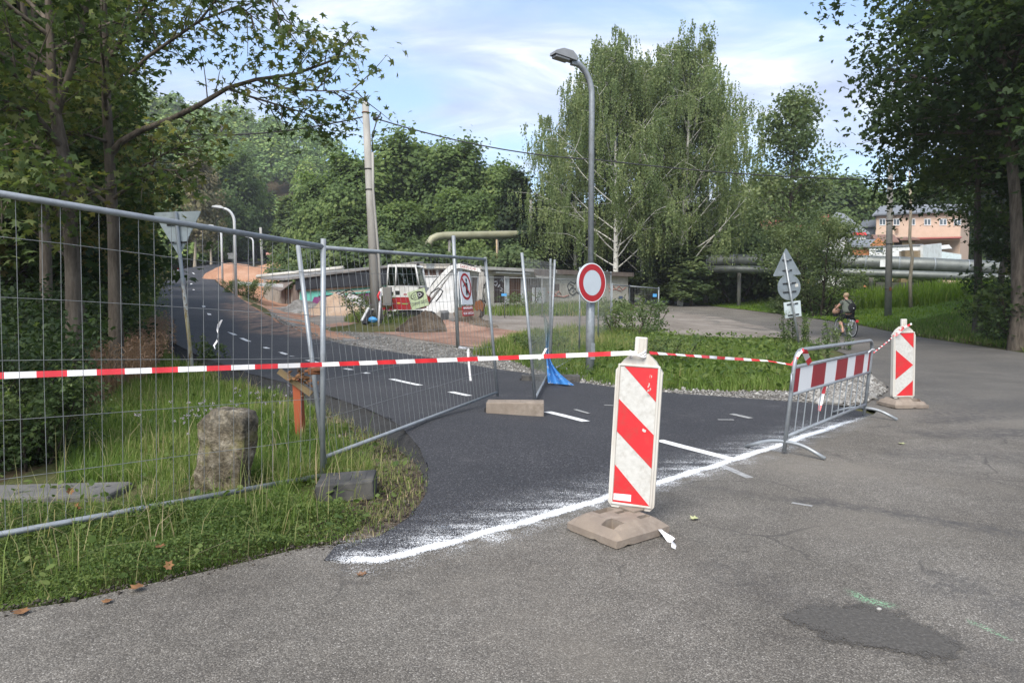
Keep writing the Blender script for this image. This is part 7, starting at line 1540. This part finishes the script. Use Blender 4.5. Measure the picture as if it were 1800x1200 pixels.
for k, (u, Y, sc, lb) in enumerate(((652, 29, 1.3, 'weedy shrub before the graffiti wall left of the pole'), (918, 40, 1.1, 'small round shrub before the brown garage door'), (428, 44, 1.0, 'small green shrub on the orange bank'), (445, 45, 1.2, 'green shrub at the corner of the garage end wall'), (412, 46, .8, 'low dark shrub on the orange bank by the lamp'), (1120, 24.5, 1.2, 'weedy shrub at the lay-by end of the fence row'), (1100, 22, 1.0, 'weedy shrub behind the no entry sign'), (1180, 14.8, .6, 'leafy weed clump right of the tall guide board'), (955, 16.5, .5, 'leafy weed clump left of the banner'), (930, 17.5, .5, 'leafy weed clump at the gravel edge by the fence'))):
    place_tree('shrub', small, lb, gnd(u, Y), k, sc, 'small shrubs', 'shrub')

# --- birches: hanging strands
def birch(seed, height, spread, nl, nstr, lean=(0, 0), cb=.22):
    T = Tree(seed); rg = T.rg; r0 = height * .0115; tp = T.wobble((0, 0, -.3), (lean[0], lean[1], 1), height * .88, 10, .035, .05); T.wood.tube(tp, [r0 * (1 - .9 * (i / 10)) + .012 for i in range(11)], 9, cap=False); st = []
    for i in range(nl):
        u = (i + rg.random()) / nl; f = cb + (.99 - cb) * u; k = min(int(f * 10), 9); p = tp[k].lerp(tp[k + 1], f * 10 - k); az = i * 2.4 + rg.uniform(-.5, .5); el = 1.05 - .55 * u; L = spread * (1.08 - .66 * u ** 2.2) * rg.uniform(.65, 1.2)
        dd = Vector((math.cos(az) * math.sin(el), math.sin(az) * math.sin(el), math.cos(el))); pts = T.wobble(p, dd, L, 6, .13, .02); pts[-1].z -= .25; T.wood.tube(pts, [.05 * (1 - .8 * q_ / 6) * (1.15 - .7 * u) for q_ in range(7)], 5, cap=False)
        for j in range(7):
            q = pts[2 + j % 5].lerp(pts[min(3 + j % 5, 6)], rg.random()); a = rg.uniform(0, 2 * PI); sub = T.wobble(q, (math.cos(a) + dd.x, math.sin(a) + dd.y, .35), L * rg.uniform(.2, .42), 3, .2, -.06); T.wood.tube(sub, [.014, .011, .008, .004], 3, cap=False); st += [(tuple(x), rg.random()) for x in sub[1:]]
    st_p = np.array([s_[0] for s_ in st]); tone = np.array([s_[1] for s_ in st]); g = T.np; K = g.integers(0, len(st_p), nstr); base = st_p[K] + g.normal(0, .16, (nstr, 3)); ln = g.gamma(3.3, .36, nstr); per = 15
    s_ = np.tile(np.linspace(0, 1, per), (nstr, 1)) + g.uniform(0, .07, (nstr, per)); sway = g.normal(0, .13, (nstr, 1, 2)) * (s_ ** 1.5)[:, :, None]
    pos = base[:, None, :] + np.concatenate([sway, -(s_ * ln[:, None])[:, :, None]], 2) + g.normal(0, .035, (nstr, per, 3)); pos = pos.reshape(-1, 3); n = len(pos)
    f = g.normal(0, .45, (n, 3)); f[:, 2] -= 1; f = unit(f); nn = unit(np.cross(f, g.normal(0, 1, (n, 3)))); r = np.cross(f, nn); rv = np.repeat(tone[K] * .6 + .2, per)
    return T.wood.mesh('birch_trunk', MAT['bark_birch']), leaf_mesh('birch_crown', pos, .155, DIAM * np.array([1.35, 1, 1]), MAT['leaf_birch'], g, rnd=rv, frames=(r, f, nn))
bi1 = birch(71, 20, 6.6, 46, 4600, cb=.15); bi2 = birch(72, 20, 6.8, 46, 4600, (.03, 0), cb=.15)
def pb_(u, v_top, Y, ms, label, rz, sx=1.0):
    g_ = gnd(u, Y); tall = P(u, v_top, Y).z - g_.z; place_tree('birch_tree', ms, label, g_, rz, tall / 20 * sx, 'tall birches', 'tree', tall / 20)
pb_(1082, 38, 56, bi1, 'tall birch with a white trunk right behind the lamp post', .4, .92)
pb_(1128, 85, 60, bi2, 'birch with a thin pale trunk between the two tallest crowns', 2.2, .85)
pb_(1195, 52, 57, bi2, 'tall birch at the right of the group, leaning branches against the sky', 4.9, 1.0)
pb_(1010, 130, 62, bi1, 'lower birch left of the lamp post', 3.3, .85)
pb_(1240, 115, 62, bi1, 'lower birch at the right edge of the group', 1.2, .75)
UG = 'undergrowth trees below the birches'
for k, (u, v, Y, ms, hh, sx, lb) in enumerate(((965, 330, 64, dark, 15, 1.6, 'dark low tree under the birches left of the lamp post'), (1030, 360, 66, dark, 15, 1.7, 'dark low tree under the birches behind the lamp post'), (1110, 350, 68, dark, 15, 1.7, 'dark low tree behind the white birch trunks'), (1180, 360, 62, mid, 16, 1.6, 'green low tree under the right birches'), (1240, 350, 66, mid, 16, 1.7, 'green low tree at the right foot of the birches'), (1270, 380, 70, dark, 15, 1.6, 'dark low tree right of the birches over the pipe'), (1215, 430, 57, mid, 16, 2.2, 'bushy low tree beside the lane under the birches'), (1160, 440, 60, mid, 16, 2.2, 'bushy low tree left of the lane under the birches'), (1000, 400, 75, dark, 15, 2.0, 'dark thicket tree behind the garage end wall'), (1290, 330, 80, mid, 16, 1.4, 'tree standing right behind the birches'))):
    mt(u, v, Y, ms, hh, 'undergrowth_tree', lb, k * 1.4, UG, sx)
# --- ash, grey bush, trees on the right
ash = make_tree('ash', 81, 15, 3.9, .18, 30, (MAT['bark_grey'], MAT['leaf_ash']), 9500, .42, .27, OVAL * np.array([1.3, 1, 1]), r0=.17, shape='tall', lvl=1, up=.05, nsub=6)
mt(1378, 155, 48, ash, 15, 'ash_tree', 'slender ash with a double bare trunk behind the three sign backs', .8, None, .92)
wil = make_tree('willow', 82, 6.0, 2.3, .04, 40, (MAT['bark_dark'], MAT['leaf_ash']), 12000, .26, .17, OVAL * np.array([.9, 1, 1]), r0=.07, stems=4, shape='round', lvl=1, stemspread=.28, nsub=6)
g_ = gnd(1440, 40.5); place_tree('willow_bush', wil, 'large grey green bush behind the cyclist', g_, .5, .92, None, 'bush', 1.0)
g_ = gnd(1405, 44); place_tree('willow_bush', wil, 'grey green bush behind the triangle sign back', g_, 2.5, .9, None, 'bush', .95)
mr1 = make_tree('bigmaple', 91, 14, 5.6, .47, 36, (MAT['bark_grey'], MAT['leaf_maple_dark']), 15500, .38, .20, STAR, r0=.20, shape='top', lvl=1, up=-.02, ang0=(1.5, .5), nsub=6)
mr2 = make_tree('bigmaple', 92, 15, 5.4, .40, 34, (MAT['bark_grey'], MAT['leaf_maple_dark']), 14500, .38, .20, STAR, r0=.22, shape='top', lvl=1, up=-.02, ang0=(1.45, .5), nsub=6)
def rt(b, ms, label, rz, sc, scz=None): place_tree('maple_tree', ms, label, b, rz, sc, 'big dark maples on the right', 'tree', scz)
b = G(1719, 588); rt(b, mr1, 'big dark maple with a straight trunk on the right bank, crown over the poles', .3, .82, .95)
b = gnd(1790, 19.5); rt(b, mr2, 'big dark maple with the thick trunk at the right edge of the picture', 2.0, .9, 1.0)
rt(gnd(1850, 26), mr1, 'dark maple behind, cut by the right edge', 4.0, .9); rt(gnd(1755, 34), mr2, 'dark maple further back between the two trunks on the right', 5.0, .75)
rt(gnd(1960, 17), mr1, 'dark maple just outside the right edge, its leaves hanging in', 1.0, .9)
for k, (u, Y, ms, sc, lb) in enumerate(((1815, 36, mA, .55, 'greenish young maple between the right trunks'), (1800, 24, mB, .5, 'low dark maple at the right edge'))):
    place_tree('young_maple', ms, lb, gnd(u, Y), k * 2, sc, 'young maples on the right')
for k, (u, Y, ms, sc, lb) in enumerate(((1800, 22, bA, .8, 'dark bush at the foot of the right edge trunk'), (1810, 20, bB, 1.1, 'big leaved bush at the right picture edge'), (1760, 22.5, bC, .7, 'low green bush on the leaf strewn bank'))):
    place_tree('bush', ms, lb, gnd(u, Y), k, sc, 'bushes on the right bank', 'bush')
# trees behind the houses and along the horizon
HG = 'trees behind the houses'
for k, (u, v, Y, ms, hh, sx, lb) in enumerate(((1300, 330, 110, mid, 16, 1.5, 'tree behind the yellow house'), (1350, 320, 115, lime, 15, 1.2, 'green tree behind the red house'), (1420, 320, 105, mid, 16, 1.4, 'tree behind the grey hipped roof, left'), (1480, 318, 110, lime2, 14, 1.1, 'pale tree behind the grey hipped roof, right'), (1530, 332, 115, mid, 16, 1.4, 'tree left of the salmon house roof'), (1590, 332, 130, lime, 15, 1.2, 'tree peeking over the salmon house roof'), (1650, 325, 135, mid, 16, 1.4, 'far tree above the right half of the salmon roof'), (1700, 300, 120, lime2, 14, 1.2, 'tree behind the right end of the salmon house'), (1780, 300, 110, dark, 15, 1.5, 'dark tree far behind the right trunks'), (1850, 300, 110, mid, 16, 1.5, 'tree far behind, right of the picture edge'))):
    mt(u, v, Y, ms, hh, 'garden_tree', lb, k * 1.9, HG, sx)
for k, (u, Y, sc, lb) in enumerate(((1530, 68, .55, 'garden shrub before the orange gable'), (1620, 74, .55, 'green garden shrub below the salmon wall'), (1640, 74, .6, 'second garden shrub below the salmon wall'), (1556, 88, .6, 'bright shrub at the corner of the salmon house'), (1500, 62, .6, 'pale shrub left of the flat white building'), (1545, 60, .4, 'thin shrub before the flat white building'), (1330, 62, 1.2, 'shrub under the ash by the pipes'), (1290, 60, 1.3, 'shrub over the left end of the pipes'), (1375, 58, 1.0, 'shrub before the red house'))):
    place_tree('shrub', hedge, lb, gnd(u, Y), k, sc, 'garden shrubs', 'shrub')

# --- wood on the hill and far belts: nobody could count these, one object each
def wood_mass(name, xs, ys, hts, rads, n_per, size, mat, seed, zsq=1.0):
    g = np.random.default_rng(seed); m = len(xs); z = H(xs, ys); K = np.repeat(np.arange(m), n_per); n = len(K); d = unit(g.normal(0, 1, (n, 3))); d[:, 2] = np.abs(d[:, 2]) * 1.0 - .25; lump = 1 + .22 * np.sin(d[:, 0] * 7 + K) * np.cos(d[:, 1] * 6 + K * 2)
    r = rads[K] * (1 - .3 * g.random(n) ** 2) * lump; pos = np.stack([xs[K] + d[:, 0] * r, ys[K] + d[:, 1] * r, z[K] + hts[K] + d[:, 2] * r * zsq * 1.15], 1)
    rv = g.random(m)[K] * .6 + .15; return npw(name, pos, size, d, rv, mat, g)
def npw(name, pos, size, out, rv, mat, g):
    me = leaf_mesh(name, pos, size, DIAM * np.array([1.7, 1, 1]), mat, g, .55, .2, out * 1.1, rv); o = link(name, me); o['kind'] = 'stuff'; return o
g = np.random.default_rng(5); N = 1150; xs = g.uniform(-200, 5, N); ys = g.uniform(122, 262, N); dpt, _, _ = path_near(xs, ys); k = dpt > 9; xs, ys = xs[k], ys[k]
wood_mass('hillside_wood', xs, ys, g.uniform(4, 9, len(xs)), g.uniform(3.0, 5.2, len(xs)), 235, 1.0, MAT['leaf_hill'], 6, 1.2)
xs = np.concatenate([g.uniform(-30, 140, 240)]); ys = g.uniform(150, 200, len(xs)); wood_mass('far_wood', xs, ys, g.uniform(4, 9, len(xs)), g.uniform(3, 5, len(xs)), 150, 1.2, MAT['leaf_hill'], 7)
xs = -g.uniform(16, 70, 150); ys = g.uniform(26, 105, 150); dpt, _, sd = path_near(xs, ys); k = (dpt > 9) & (sd > 0); xs, ys = xs[k], ys[k]
wood_mass('left_wood', xs, ys, g.uniform(2, 9, len(xs)), g.uniform(1.8, 3.2, len(xs)), 330, .6, MAT['leaf_maple_brown'], 8, 1.4)

# --- grass
def blades(name, x, y, ln, wd, mat, g, lean=.35, rv=None, zoff=-.02):
    n = len(x); z = H(x, y) + zoff; az = g.uniform(0, 2 * PI, n); fx, fy = np.cos(az), np.sin(az); bend = np.abs(g.normal(0, lean, n)) + .08; wx, wy = -fy * wd / 2, fx * wd / 2
    t1, t2 = .5, 1.0
    def pt(t, w): k = bend * t * t; return np.stack([x + fx * ln * k + wx * w, y + fy * ln * k + wy * w, z + ln * t * np.sqrt(np.maximum(.05, 1 - np.minimum(.9, bend * t) ** 2))], 1)
    v = np.stack([pt(0, -1), pt(0, 1), pt(.5, .8), pt(.5, -.8), pt(1, 0)], 1).reshape(-1, 3); b = (np.arange(n) * 5)[:, None]
    lo = np.concatenate([b + np.array([0, 1, 2, 3]), b + np.array([3, 2, 4])], 1).ravel(); ct = np.tile([4, 3], n); rv = g.beta(2, 3, n) if rv is None else rv
    me = npmesh(name, v, lo, ct, mat, np.repeat(rv, 2)); o = link(name, me); o['kind'] = 'stuff'; return o
def scatter(poly, n, g, near=True):
    xs = [p[0] for p in poly]; ys = [p[1] for p in poly]; out = np.zeros((0, 2))
    while len(out) < n:
        c = np.stack([g.uniform(min(xs), max(xs), n * 3), g.uniform(min(ys), max(ys), n * 3)], 1)
        if near: c = c[g.random(len(c)) < np.clip((min(ys) + 1.0) / c[:, 1], 0, 1) ** 1.3 * 1.2]
        c = c[inside(c[:, 0], c[:, 1], poly)]; out = np.concatenate([out, c])
        if len(c) == 0: break
    return out[:n]
def clump_noise(x, y, s): return np.array([mnoise.noise((a * s, b * s, 2.2)) for a, b in zip(x, y)])
g = np.random.default_rng(77)
edge_road = [g2(*p) for p in ((-160, 1100), (0, 1072), (120, 1056), (220, 1033), (340, 1008), (440, 984), (520, 964), (580, 957), (604, 951))]
left_out = []
for p, q in zip(near_left, near_left[1:] + [left_edge[2]]):
    d = (Vector(q) - Vector(p)).normalized(); w_ = .13 if p[1] < 5.6 else .34; left_out.append((p[0] - d.y * w_, p[1] + d.x * w_))
verge = edge_road + left_out[1:] + [(p[0] - .32, p[1] - .18) for p in left_edge[2:16]] + [(-16.5, 33), (-12.6, 25), (-10, 20), (-7.9, 15.5), (-6.2, 11), (-5.0, 8.0), (-4.0, 6.0), (-3.5, 5.15), (-4.6, 5.1), (-4.6, 4.6), (-4, 3.2)]
s = scatter(verge, 62000, g); x, y = s[:, 0], s[:, 1]; slab = (np.abs(x + 3.35) < 1.1) & (np.abs(y - 4.93) < .23); x, y = x[~slab], y[~slab]
cn = clump_noise(x, y, 1.6); dlow = np.clip((y - 3.4) / 1.2, .35, 1) * (1 + .35 * cn)
ln = g.uniform(.09, .22, len(x)) * dlow; ln *= np.where(y > 9, 1.25, 1); dry = np.clip(.28 + .35 * clump_noise(x, y, .8) + g.normal(0, .16, len(x)), 0, 1)
dn = np.min(np.stack([np.hypot(x - a[0], y - a[1]) for a in left_out[1:]]), 0); dry = np.where(dn < .55, np.clip(dry + .38 * (1 - dn / .55), 0, 1), dry); ln = np.where(dn < .45, ln * .36, ln)
ln = np.where(np.hypot(x + 1.2, y - 4.92) < .42, ln * .4, ln); ln = np.where(np.hypot(x + 2.08, y - 4.84) < .36, ln * .4, ln); ln = np.where((x < -2.5) & (y > 4.2) & (y < 4.72), ln * .4, ln)
blades('grass', x, y, ln, g.uniform(.004, .008, len(x)) * np.clip(y / 5, 1, 3), MAT['grass_mat'], g, .45, dry)
k = (g.random(len(x)) < .030) & (dn > .3); blades('tall_grass', x[k], y[k], g.uniform(.22, .5, k.sum()), g.uniform(.004, .006, k.sum()), MAT['grass_mat'], g, .55, np.clip(g.normal(.62, .2, k.sum()), 0, 1))
# matted longer grass round the fence foot
mt_ = [(-3.6, 3.7), (-2.7, 4.25), (-2.0, 4.75), (-1.45, 5.0), (-.95, 5.05), (-1.2, 5.6), (-1.9, 5.35), (-2.5, 5.05), (-3.0, 4.4), (-3.9, 3.9)]
s = scatter(mt_, 5200, g, False); s = s[(np.hypot(s[:, 0] + 1.2, s[:, 1] - 4.92) > .45) & (np.hypot(s[:, 0] + 2.08, s[:, 1] - 4.84) > .38) & ((s[:, 0] > -2.5) | (s[:, 1] > 5.2))]; x, y = s[:, 0], s[:, 1]; blades('matted_grass', x, y, g.uniform(.14, .32, len(x)), g.uniform(.003, .006, len(x)), MAT['grass_mat'], g, .8, np.clip(g.normal(.45, .22, len(x)), 0, 1))
# low leafy weeds in front, against the asphalt
s = scatter([p for p in edge_road] + [(-.9, 4.3), (-1.6, 4.75), (-2.6, 4.45), (-4.2, 3.9)], 42000, g); x, y = s[:, 0], s[:, 1]; cn = clump_noise(x, y, 2.4); hgt = np.clip(.04 + .13 * (cn + .35), .01, .24) * np.clip(1.6 - .6 * (np.hypot(x + 1.0, y - 3.6) < .5), 0, 1)
pos = np.stack([x, y, H(x, y) + hgt * g.random(len(x)) ** .6], 1); o = link('ground_weeds', leaf_mesh('ground_weeds', pos, .019, OVAL, MAT['weed_leaf'], g, .7, .1)); o['kind'] = 'stuff'
s = scatter(verge, 1500, g); big_ = np.stack([s[:, 0], s[:, 1], H(s[:, 0], s[:, 1]) + g.uniform(.02, .12, len(s))], 1); o = link('broad_leaf_weeds', leaf_mesh('broad_leaf_weeds', big_, .05, OVAL * np.array([1.5, 1, 1]), MAT['weed_leaf'], g, .5, .1)); o['kind'] = 'stuff'
# seed heads behind the fence
n = 46; x = g.uniform(-3.2, -2.3, n); y = g.uniform(5.6, 7.6, n); pos = np.stack([x, y, H(x, y) + g.uniform(.25, .55, n)], 1); pos = np.repeat(pos, 14, 0) + g.normal(0, .007, (n * 14, 3)); o = link('seed_heads', leaf_mesh('seed_heads', pos, .012, DIAM, MAT['seed_head'], g, 1.5, 0)); o['kind'] = 'stuff'
# tall dry grass by the path
dp = [(-5.5, 9.0), (-6.4, 12.0), (-7.8, 15.2), (-9.4, 18.2), (-10.8, 20.6), (-11.2, 20.6), (-9.2, 16.6), (-7.7, 12.8), (-6.2, 9.2)]
s = scatter(dp, 5200, g, False); blades('dry_grass', s[:, 0], s[:, 1], g.uniform(.35, .85, len(s)), g.uniform(.008, .014, len(s)), MAT['grass_dry'], g, .3)
s = scatter(dp, 2600, g, False); s = s + np.array([.4, -.1]); hz = g.uniform(.4, .8, len(s)); pos = np.stack([s[:, 0], s[:, 1], H(s[:, 0], s[:, 1]) + hz], 1); o = link('dry_seed_heads', leaf_mesh('dry_seed_heads', pos, .055, OVAL * np.array([.5, 1.6, 1]), MAT['grass_dry'], g, .6, -.5)); o['kind'] = 'stuff'
# the grass island in the middle
isl = gs((1075, 680), (1006, 668), (950, 655), (905, 640), (880, 626), (905, 600), (985, 588), (1080, 583), (1150, 588), (1235, 596), (1320, 600), (1390, 603), (1430, 616), (1448, 640), (1436, 664), (1392, 688), (1290, 690), (1180, 690))
s = scatter(isl, 46000, g, False); x, y = s[:, 0], s[:, 1]; cn = clump_noise(x, y, .7)
tall = np.clip(1 - np.abs(x - 2.0) / 3.4, 0, 1) * np.clip((y - 12.5) / 4, 0, 1); ln = g.uniform(.10, .26, len(x)) * (1 + .5 * cn) + .38 * tall * g.random(len(x)); 
blades('island_grass', x, y, ln, g.uniform(.012, .022, len(x)), MAT['grass_mat'], g, .4, np.clip(.33 + .25 * cn + .22 * tall + g.normal(0, .13, len(x)), 0, 1))
s = scatter(isl, 3200, g, False); pos = np.stack([s[:, 0], s[:, 1], H(s[:, 0], s[:, 1]) + g.uniform(.04, .3, len(s))], 1); o = link('island_weeds', leaf_mesh('island_weeds', pos, .11, OVAL * np.array([1.4, 1, 1]), MAT['weed_leaf'], g, .6, .1)); o['kind'] = 'stuff'
# grass round the pole and along the garages
gp = gs((605, 566), (660, 572), (740, 580), (730, 570), (760, 566), (740, 560), (690, 556), (660, 552), (640, 548))
s = scatter(gp, 5000, g, False); blades('pole_grass', s[:, 0], s[:, 1], g.uniform(.15, .5, len(s)), g.uniform(.02, .035, len(s)), MAT['grass_mat'], g, .4)
gg = gs((800, 552), (880, 556), (960, 556), (1060, 556), (1110, 548), (1105, 534), (960, 536), (880, 540), (800, 545)) 
s = scatter(gg, 12000, g, False); blades('garage_grass', s[:, 0], s[:, 1], g.uniform(.15, .6, len(s)), g.uniform(.03, .05, len(s)), MAT['grass_mat'], g, .4)
ge = gs((830, 626), (905, 634), (985, 622), (1000, 600), (940, 588), (900, 598)); s = scatter(ge, 7000, g, False); blades('yard_grass', s[:, 0], s[:, 1], g.uniform(.12, .42, len(s)), g.uniform(.016, .03, len(s)), MAT['grass_mat'], g, .4)
# lawn beyond the lane, tall weeds under the pipes, leaf litter bank on the right
lw_ = [(16.6, 31), (17.5, 40), (17.0, 57), (15.4, 84), (22, 92), (46, 70), (44, 50), (36, 38), (22, 30.5)]
s = scatter(lw_, 52000, g, False); cn = clump_noise(s[:, 0], s[:, 1], .35); blades('lawn_grass', s[:, 0], s[:, 1], g.uniform(.10, .24, len(s)) * (1 + .7 * np.clip(cn, 0, 1)), g.uniform(.035, .07, len(s)), MAT['grass_bright'], g, .5, np.clip(.4 + .4 * cn + g.normal(0, .15, len(s)), 0, 1))
wd_ = [(24, 40), (30, 41), (38, 43), (46, 46), (46, 52), (36, 49), (27, 47), (20, 50), (19, 46)]
s = scatter(wd_, 12000, g, False); blades('tall_weeds', s[:, 0], s[:, 1], g.uniform(.4, 1.3, len(s)), g.uniform(.05, .09, len(s)), MAT['grass_bright'], g, .35)
bk_ = [(14.0, 17.5), (15.7, 26), (17.0, 32), (24, 36), (32, 36), (26, 26), (20, 17)]
s = scatter(bk_, 24000, g, False); blades('bank_grass', s[:, 0], s[:, 1], g.uniform(.10, .34, len(s)), g.uniform(.02, .04, len(s)), MAT['grass_mat'], g, .45, np.clip(g.normal(.3, .18, len(s)), 0, 1))
s = scatter(bk_, 5000, g, False); pos = np.stack([s[:, 0], s[:, 1], H(s[:, 0], s[:, 1]) + .05], 1); o = link('leaf_litter', leaf_mesh('leaf_litter', pos, .13, STAR, MAT['leaf_brown'], g, .5, 0)); o['kind'] = 'stuff'
# mugwort stems round the sign post and sparse stalks at the path edge
def stalks(name, label, cx, cy, n, ht, rad, seed):
    rg = random.Random(seed); T = Tree(seed); 
    for k in range(n):
        a, r = rg.uniform(0, 6.28), rad * rg.random() ** .6; x_, y_ = cx + r * math.cos(a), cy + r * math.sin(a); pts = T.wobble((x_, y_, h(x_, y_)), (rg.uniform(-.25, .25), rg.uniform(-.2, .2), 1), ht * rg.uniform(.55, 1.1), 6, .08); T.wood.tube(pts, [.009 * (1 - .7 * i / 6) for i in range(7)], 4, cap=False)
        for i in range(1, 7):
            for _ in range(3): T.tw.append(tuple(pts[i].lerp(pts[i - 1], rg.random()))); T.rv.append(rg.random())
    t = thing(name, label, 'plant', (cx, cy, h(cx, cy)), 'tall weeds'); part(T.wood, 'stem', MAT['weed_leaf'], t)
    me = T.leaves(n * 46, .045, .085, OVAL * np.array([.8, 1.2, 1]), MAT['leaf_mid'], .7, .2); me.transform(Matrix.Translation(-Vector(ORG[t.name]))); link('foliage', me, t)
b = G(1408, 612); stalks('mugwort', 'tall mugwort stems round the foot of the leaning sign post', b.x, b.y, 20, 1.25, .55, 3)
stalks('mugwort', 'sprawling mugwort right of the leaning sign post', b.x + .75, b.y - .5, 13, 1.0, .5, 4)
b = G(1424, 640); stalks('weed_plant', 'leafy weeds before the sign post near the barrier', b.x, b.y, 12, .6, .5, 5)
b = G(372, 640); stalks('weed_plant', 'thin weed stems at the path edge behind the nearest fence', b.x, b.y, 9, .7, .35, 6)
# gravel along the path, real stones
def stones(name, pts, size, g, mt_='gravel_stone'):
    n = len(pts); base = np.array([(1, 0, 0), (-.5, .85, 0), (-.5, -.85, 0), (.2, .1, .75), (0, 0, -.6), (.5, .7, .3)]); v = base[None] * g.uniform(.6, 1.3, (n, 6, 1)) * (size * g.lognormal(0, .45, n))[:, None, None]
    a = g.uniform(0, 2 * PI, n); c, s_ = np.cos(a)[:, None], np.sin(a)[:, None]; v = np.stack([v[:, :, 0] * c - v[:, :, 1] * s_, v[:, :, 0] * s_ + v[:, :, 1] * c, v[:, :, 2]], 2) + pts[:, None, :]
    F_ = np.array([(0, 5, 3), (5, 1, 3), (1, 2, 3), (2, 0, 3), (5, 0, 4), (1, 5, 4), (2, 1, 4), (0, 2, 4)]); lo = (np.arange(n)[:, None, None] * 6 + F_[None]).ravel()
    o = link(name, npmesh(name, v.reshape(-1, 3), lo, np.full(n * 8, 3), MAT[mt_], np.repeat(g.beta(2, 2, n), 8))); o['kind'] = 'stuff'; return o
gv = [p[:2] for p in gravel_poly]; s = scatter(gv, 15000, g); pts = np.stack([s[:, 0], s[:, 1], H(s[:, 0], s[:, 1]) + .028], 1); stones('gravel', pts, .017, g)
gr2 = gs((1395, 690), (1470, 660), (1530, 662), (1560, 690), (1520, 712), (1440, 712)); s = scatter(gr2, 2600, g, False); pts = np.stack([s[:, 0], s[:, 1], H(s[:, 0], s[:, 1]) + .03], 1); stones('gravel', pts, .030, g)
# dry short grass and crumbs on the bare strip beside the new path
er2 = []
for a, b in zip(near_left[:-1], near_left[1:]):
    d = (Vector(b) - Vector(a)).normalized(); n_ = int((Vector(b) - Vector(a)).length * 480)
    for _ in range(n_): t_ = g.random(); w_ = abs(g.normal(.22, .14)); er2.append((a[0] + (b[0] - a[0]) * t_ - d.y * w_, a[1] + (b[1] - a[1]) * t_ + d.x * w_))
er2 = np.array(er2); blades('short_dry_grass', er2[:, 0], er2[:, 1], g.uniform(.02, .09, len(er2)), g.uniform(.003, .006, len(er2)), MAT['grass_mat'], g, .6, np.clip(g.normal(.55, .2, len(er2)), 0, 1), 0)
k = g.random(len(er2)) < .35; pts = np.stack([er2[k][:, 0], er2[k][:, 1], np.full(k.sum(), .012)], 1); stones('path_edge_crumbs', pts, .010, g, 'crumb')
# crumbs of earth and asphalt along the weed edge
er = []
for a, b in zip(edge_road[1:-1], edge_road[2:]):
    for _ in range(70): t_ = g.random(); er.append((a[0] + (b[0] - a[0]) * t_ + g.normal(0, .03), a[1] + (b[1] - a[1]) * t_ - abs(g.normal(0, .05)) + .02))
er = np.array(er); pts = np.stack([er[:, 0], er[:, 1], np.full(len(er), .013)], 1); stones('road_edge_crumbs', pts, .006, g, 'crumb')

# ------------------------------------------------------------------ thin summer haze: one closed box round camera and scene
m, t = new_mat('haze_air'); v = t.n('ShaderNodeVolumePrincipled'); v.inputs['Color'].default_value = (.92, .95, 1, 1); v.inputs['Density'].default_value = .0004; v.inputs['Anisotropy'].default_value = .2
o_ = t.n('ShaderNodeOutputMaterial'); t.l(v.outputs[0], o_.inputs['Volume'])
mb = MB().box((0, 200, 62), (700, 660, 134)); o = link('haze', mb.mesh('haze', MAT['haze_air'])); o['kind'] = 'stuff'
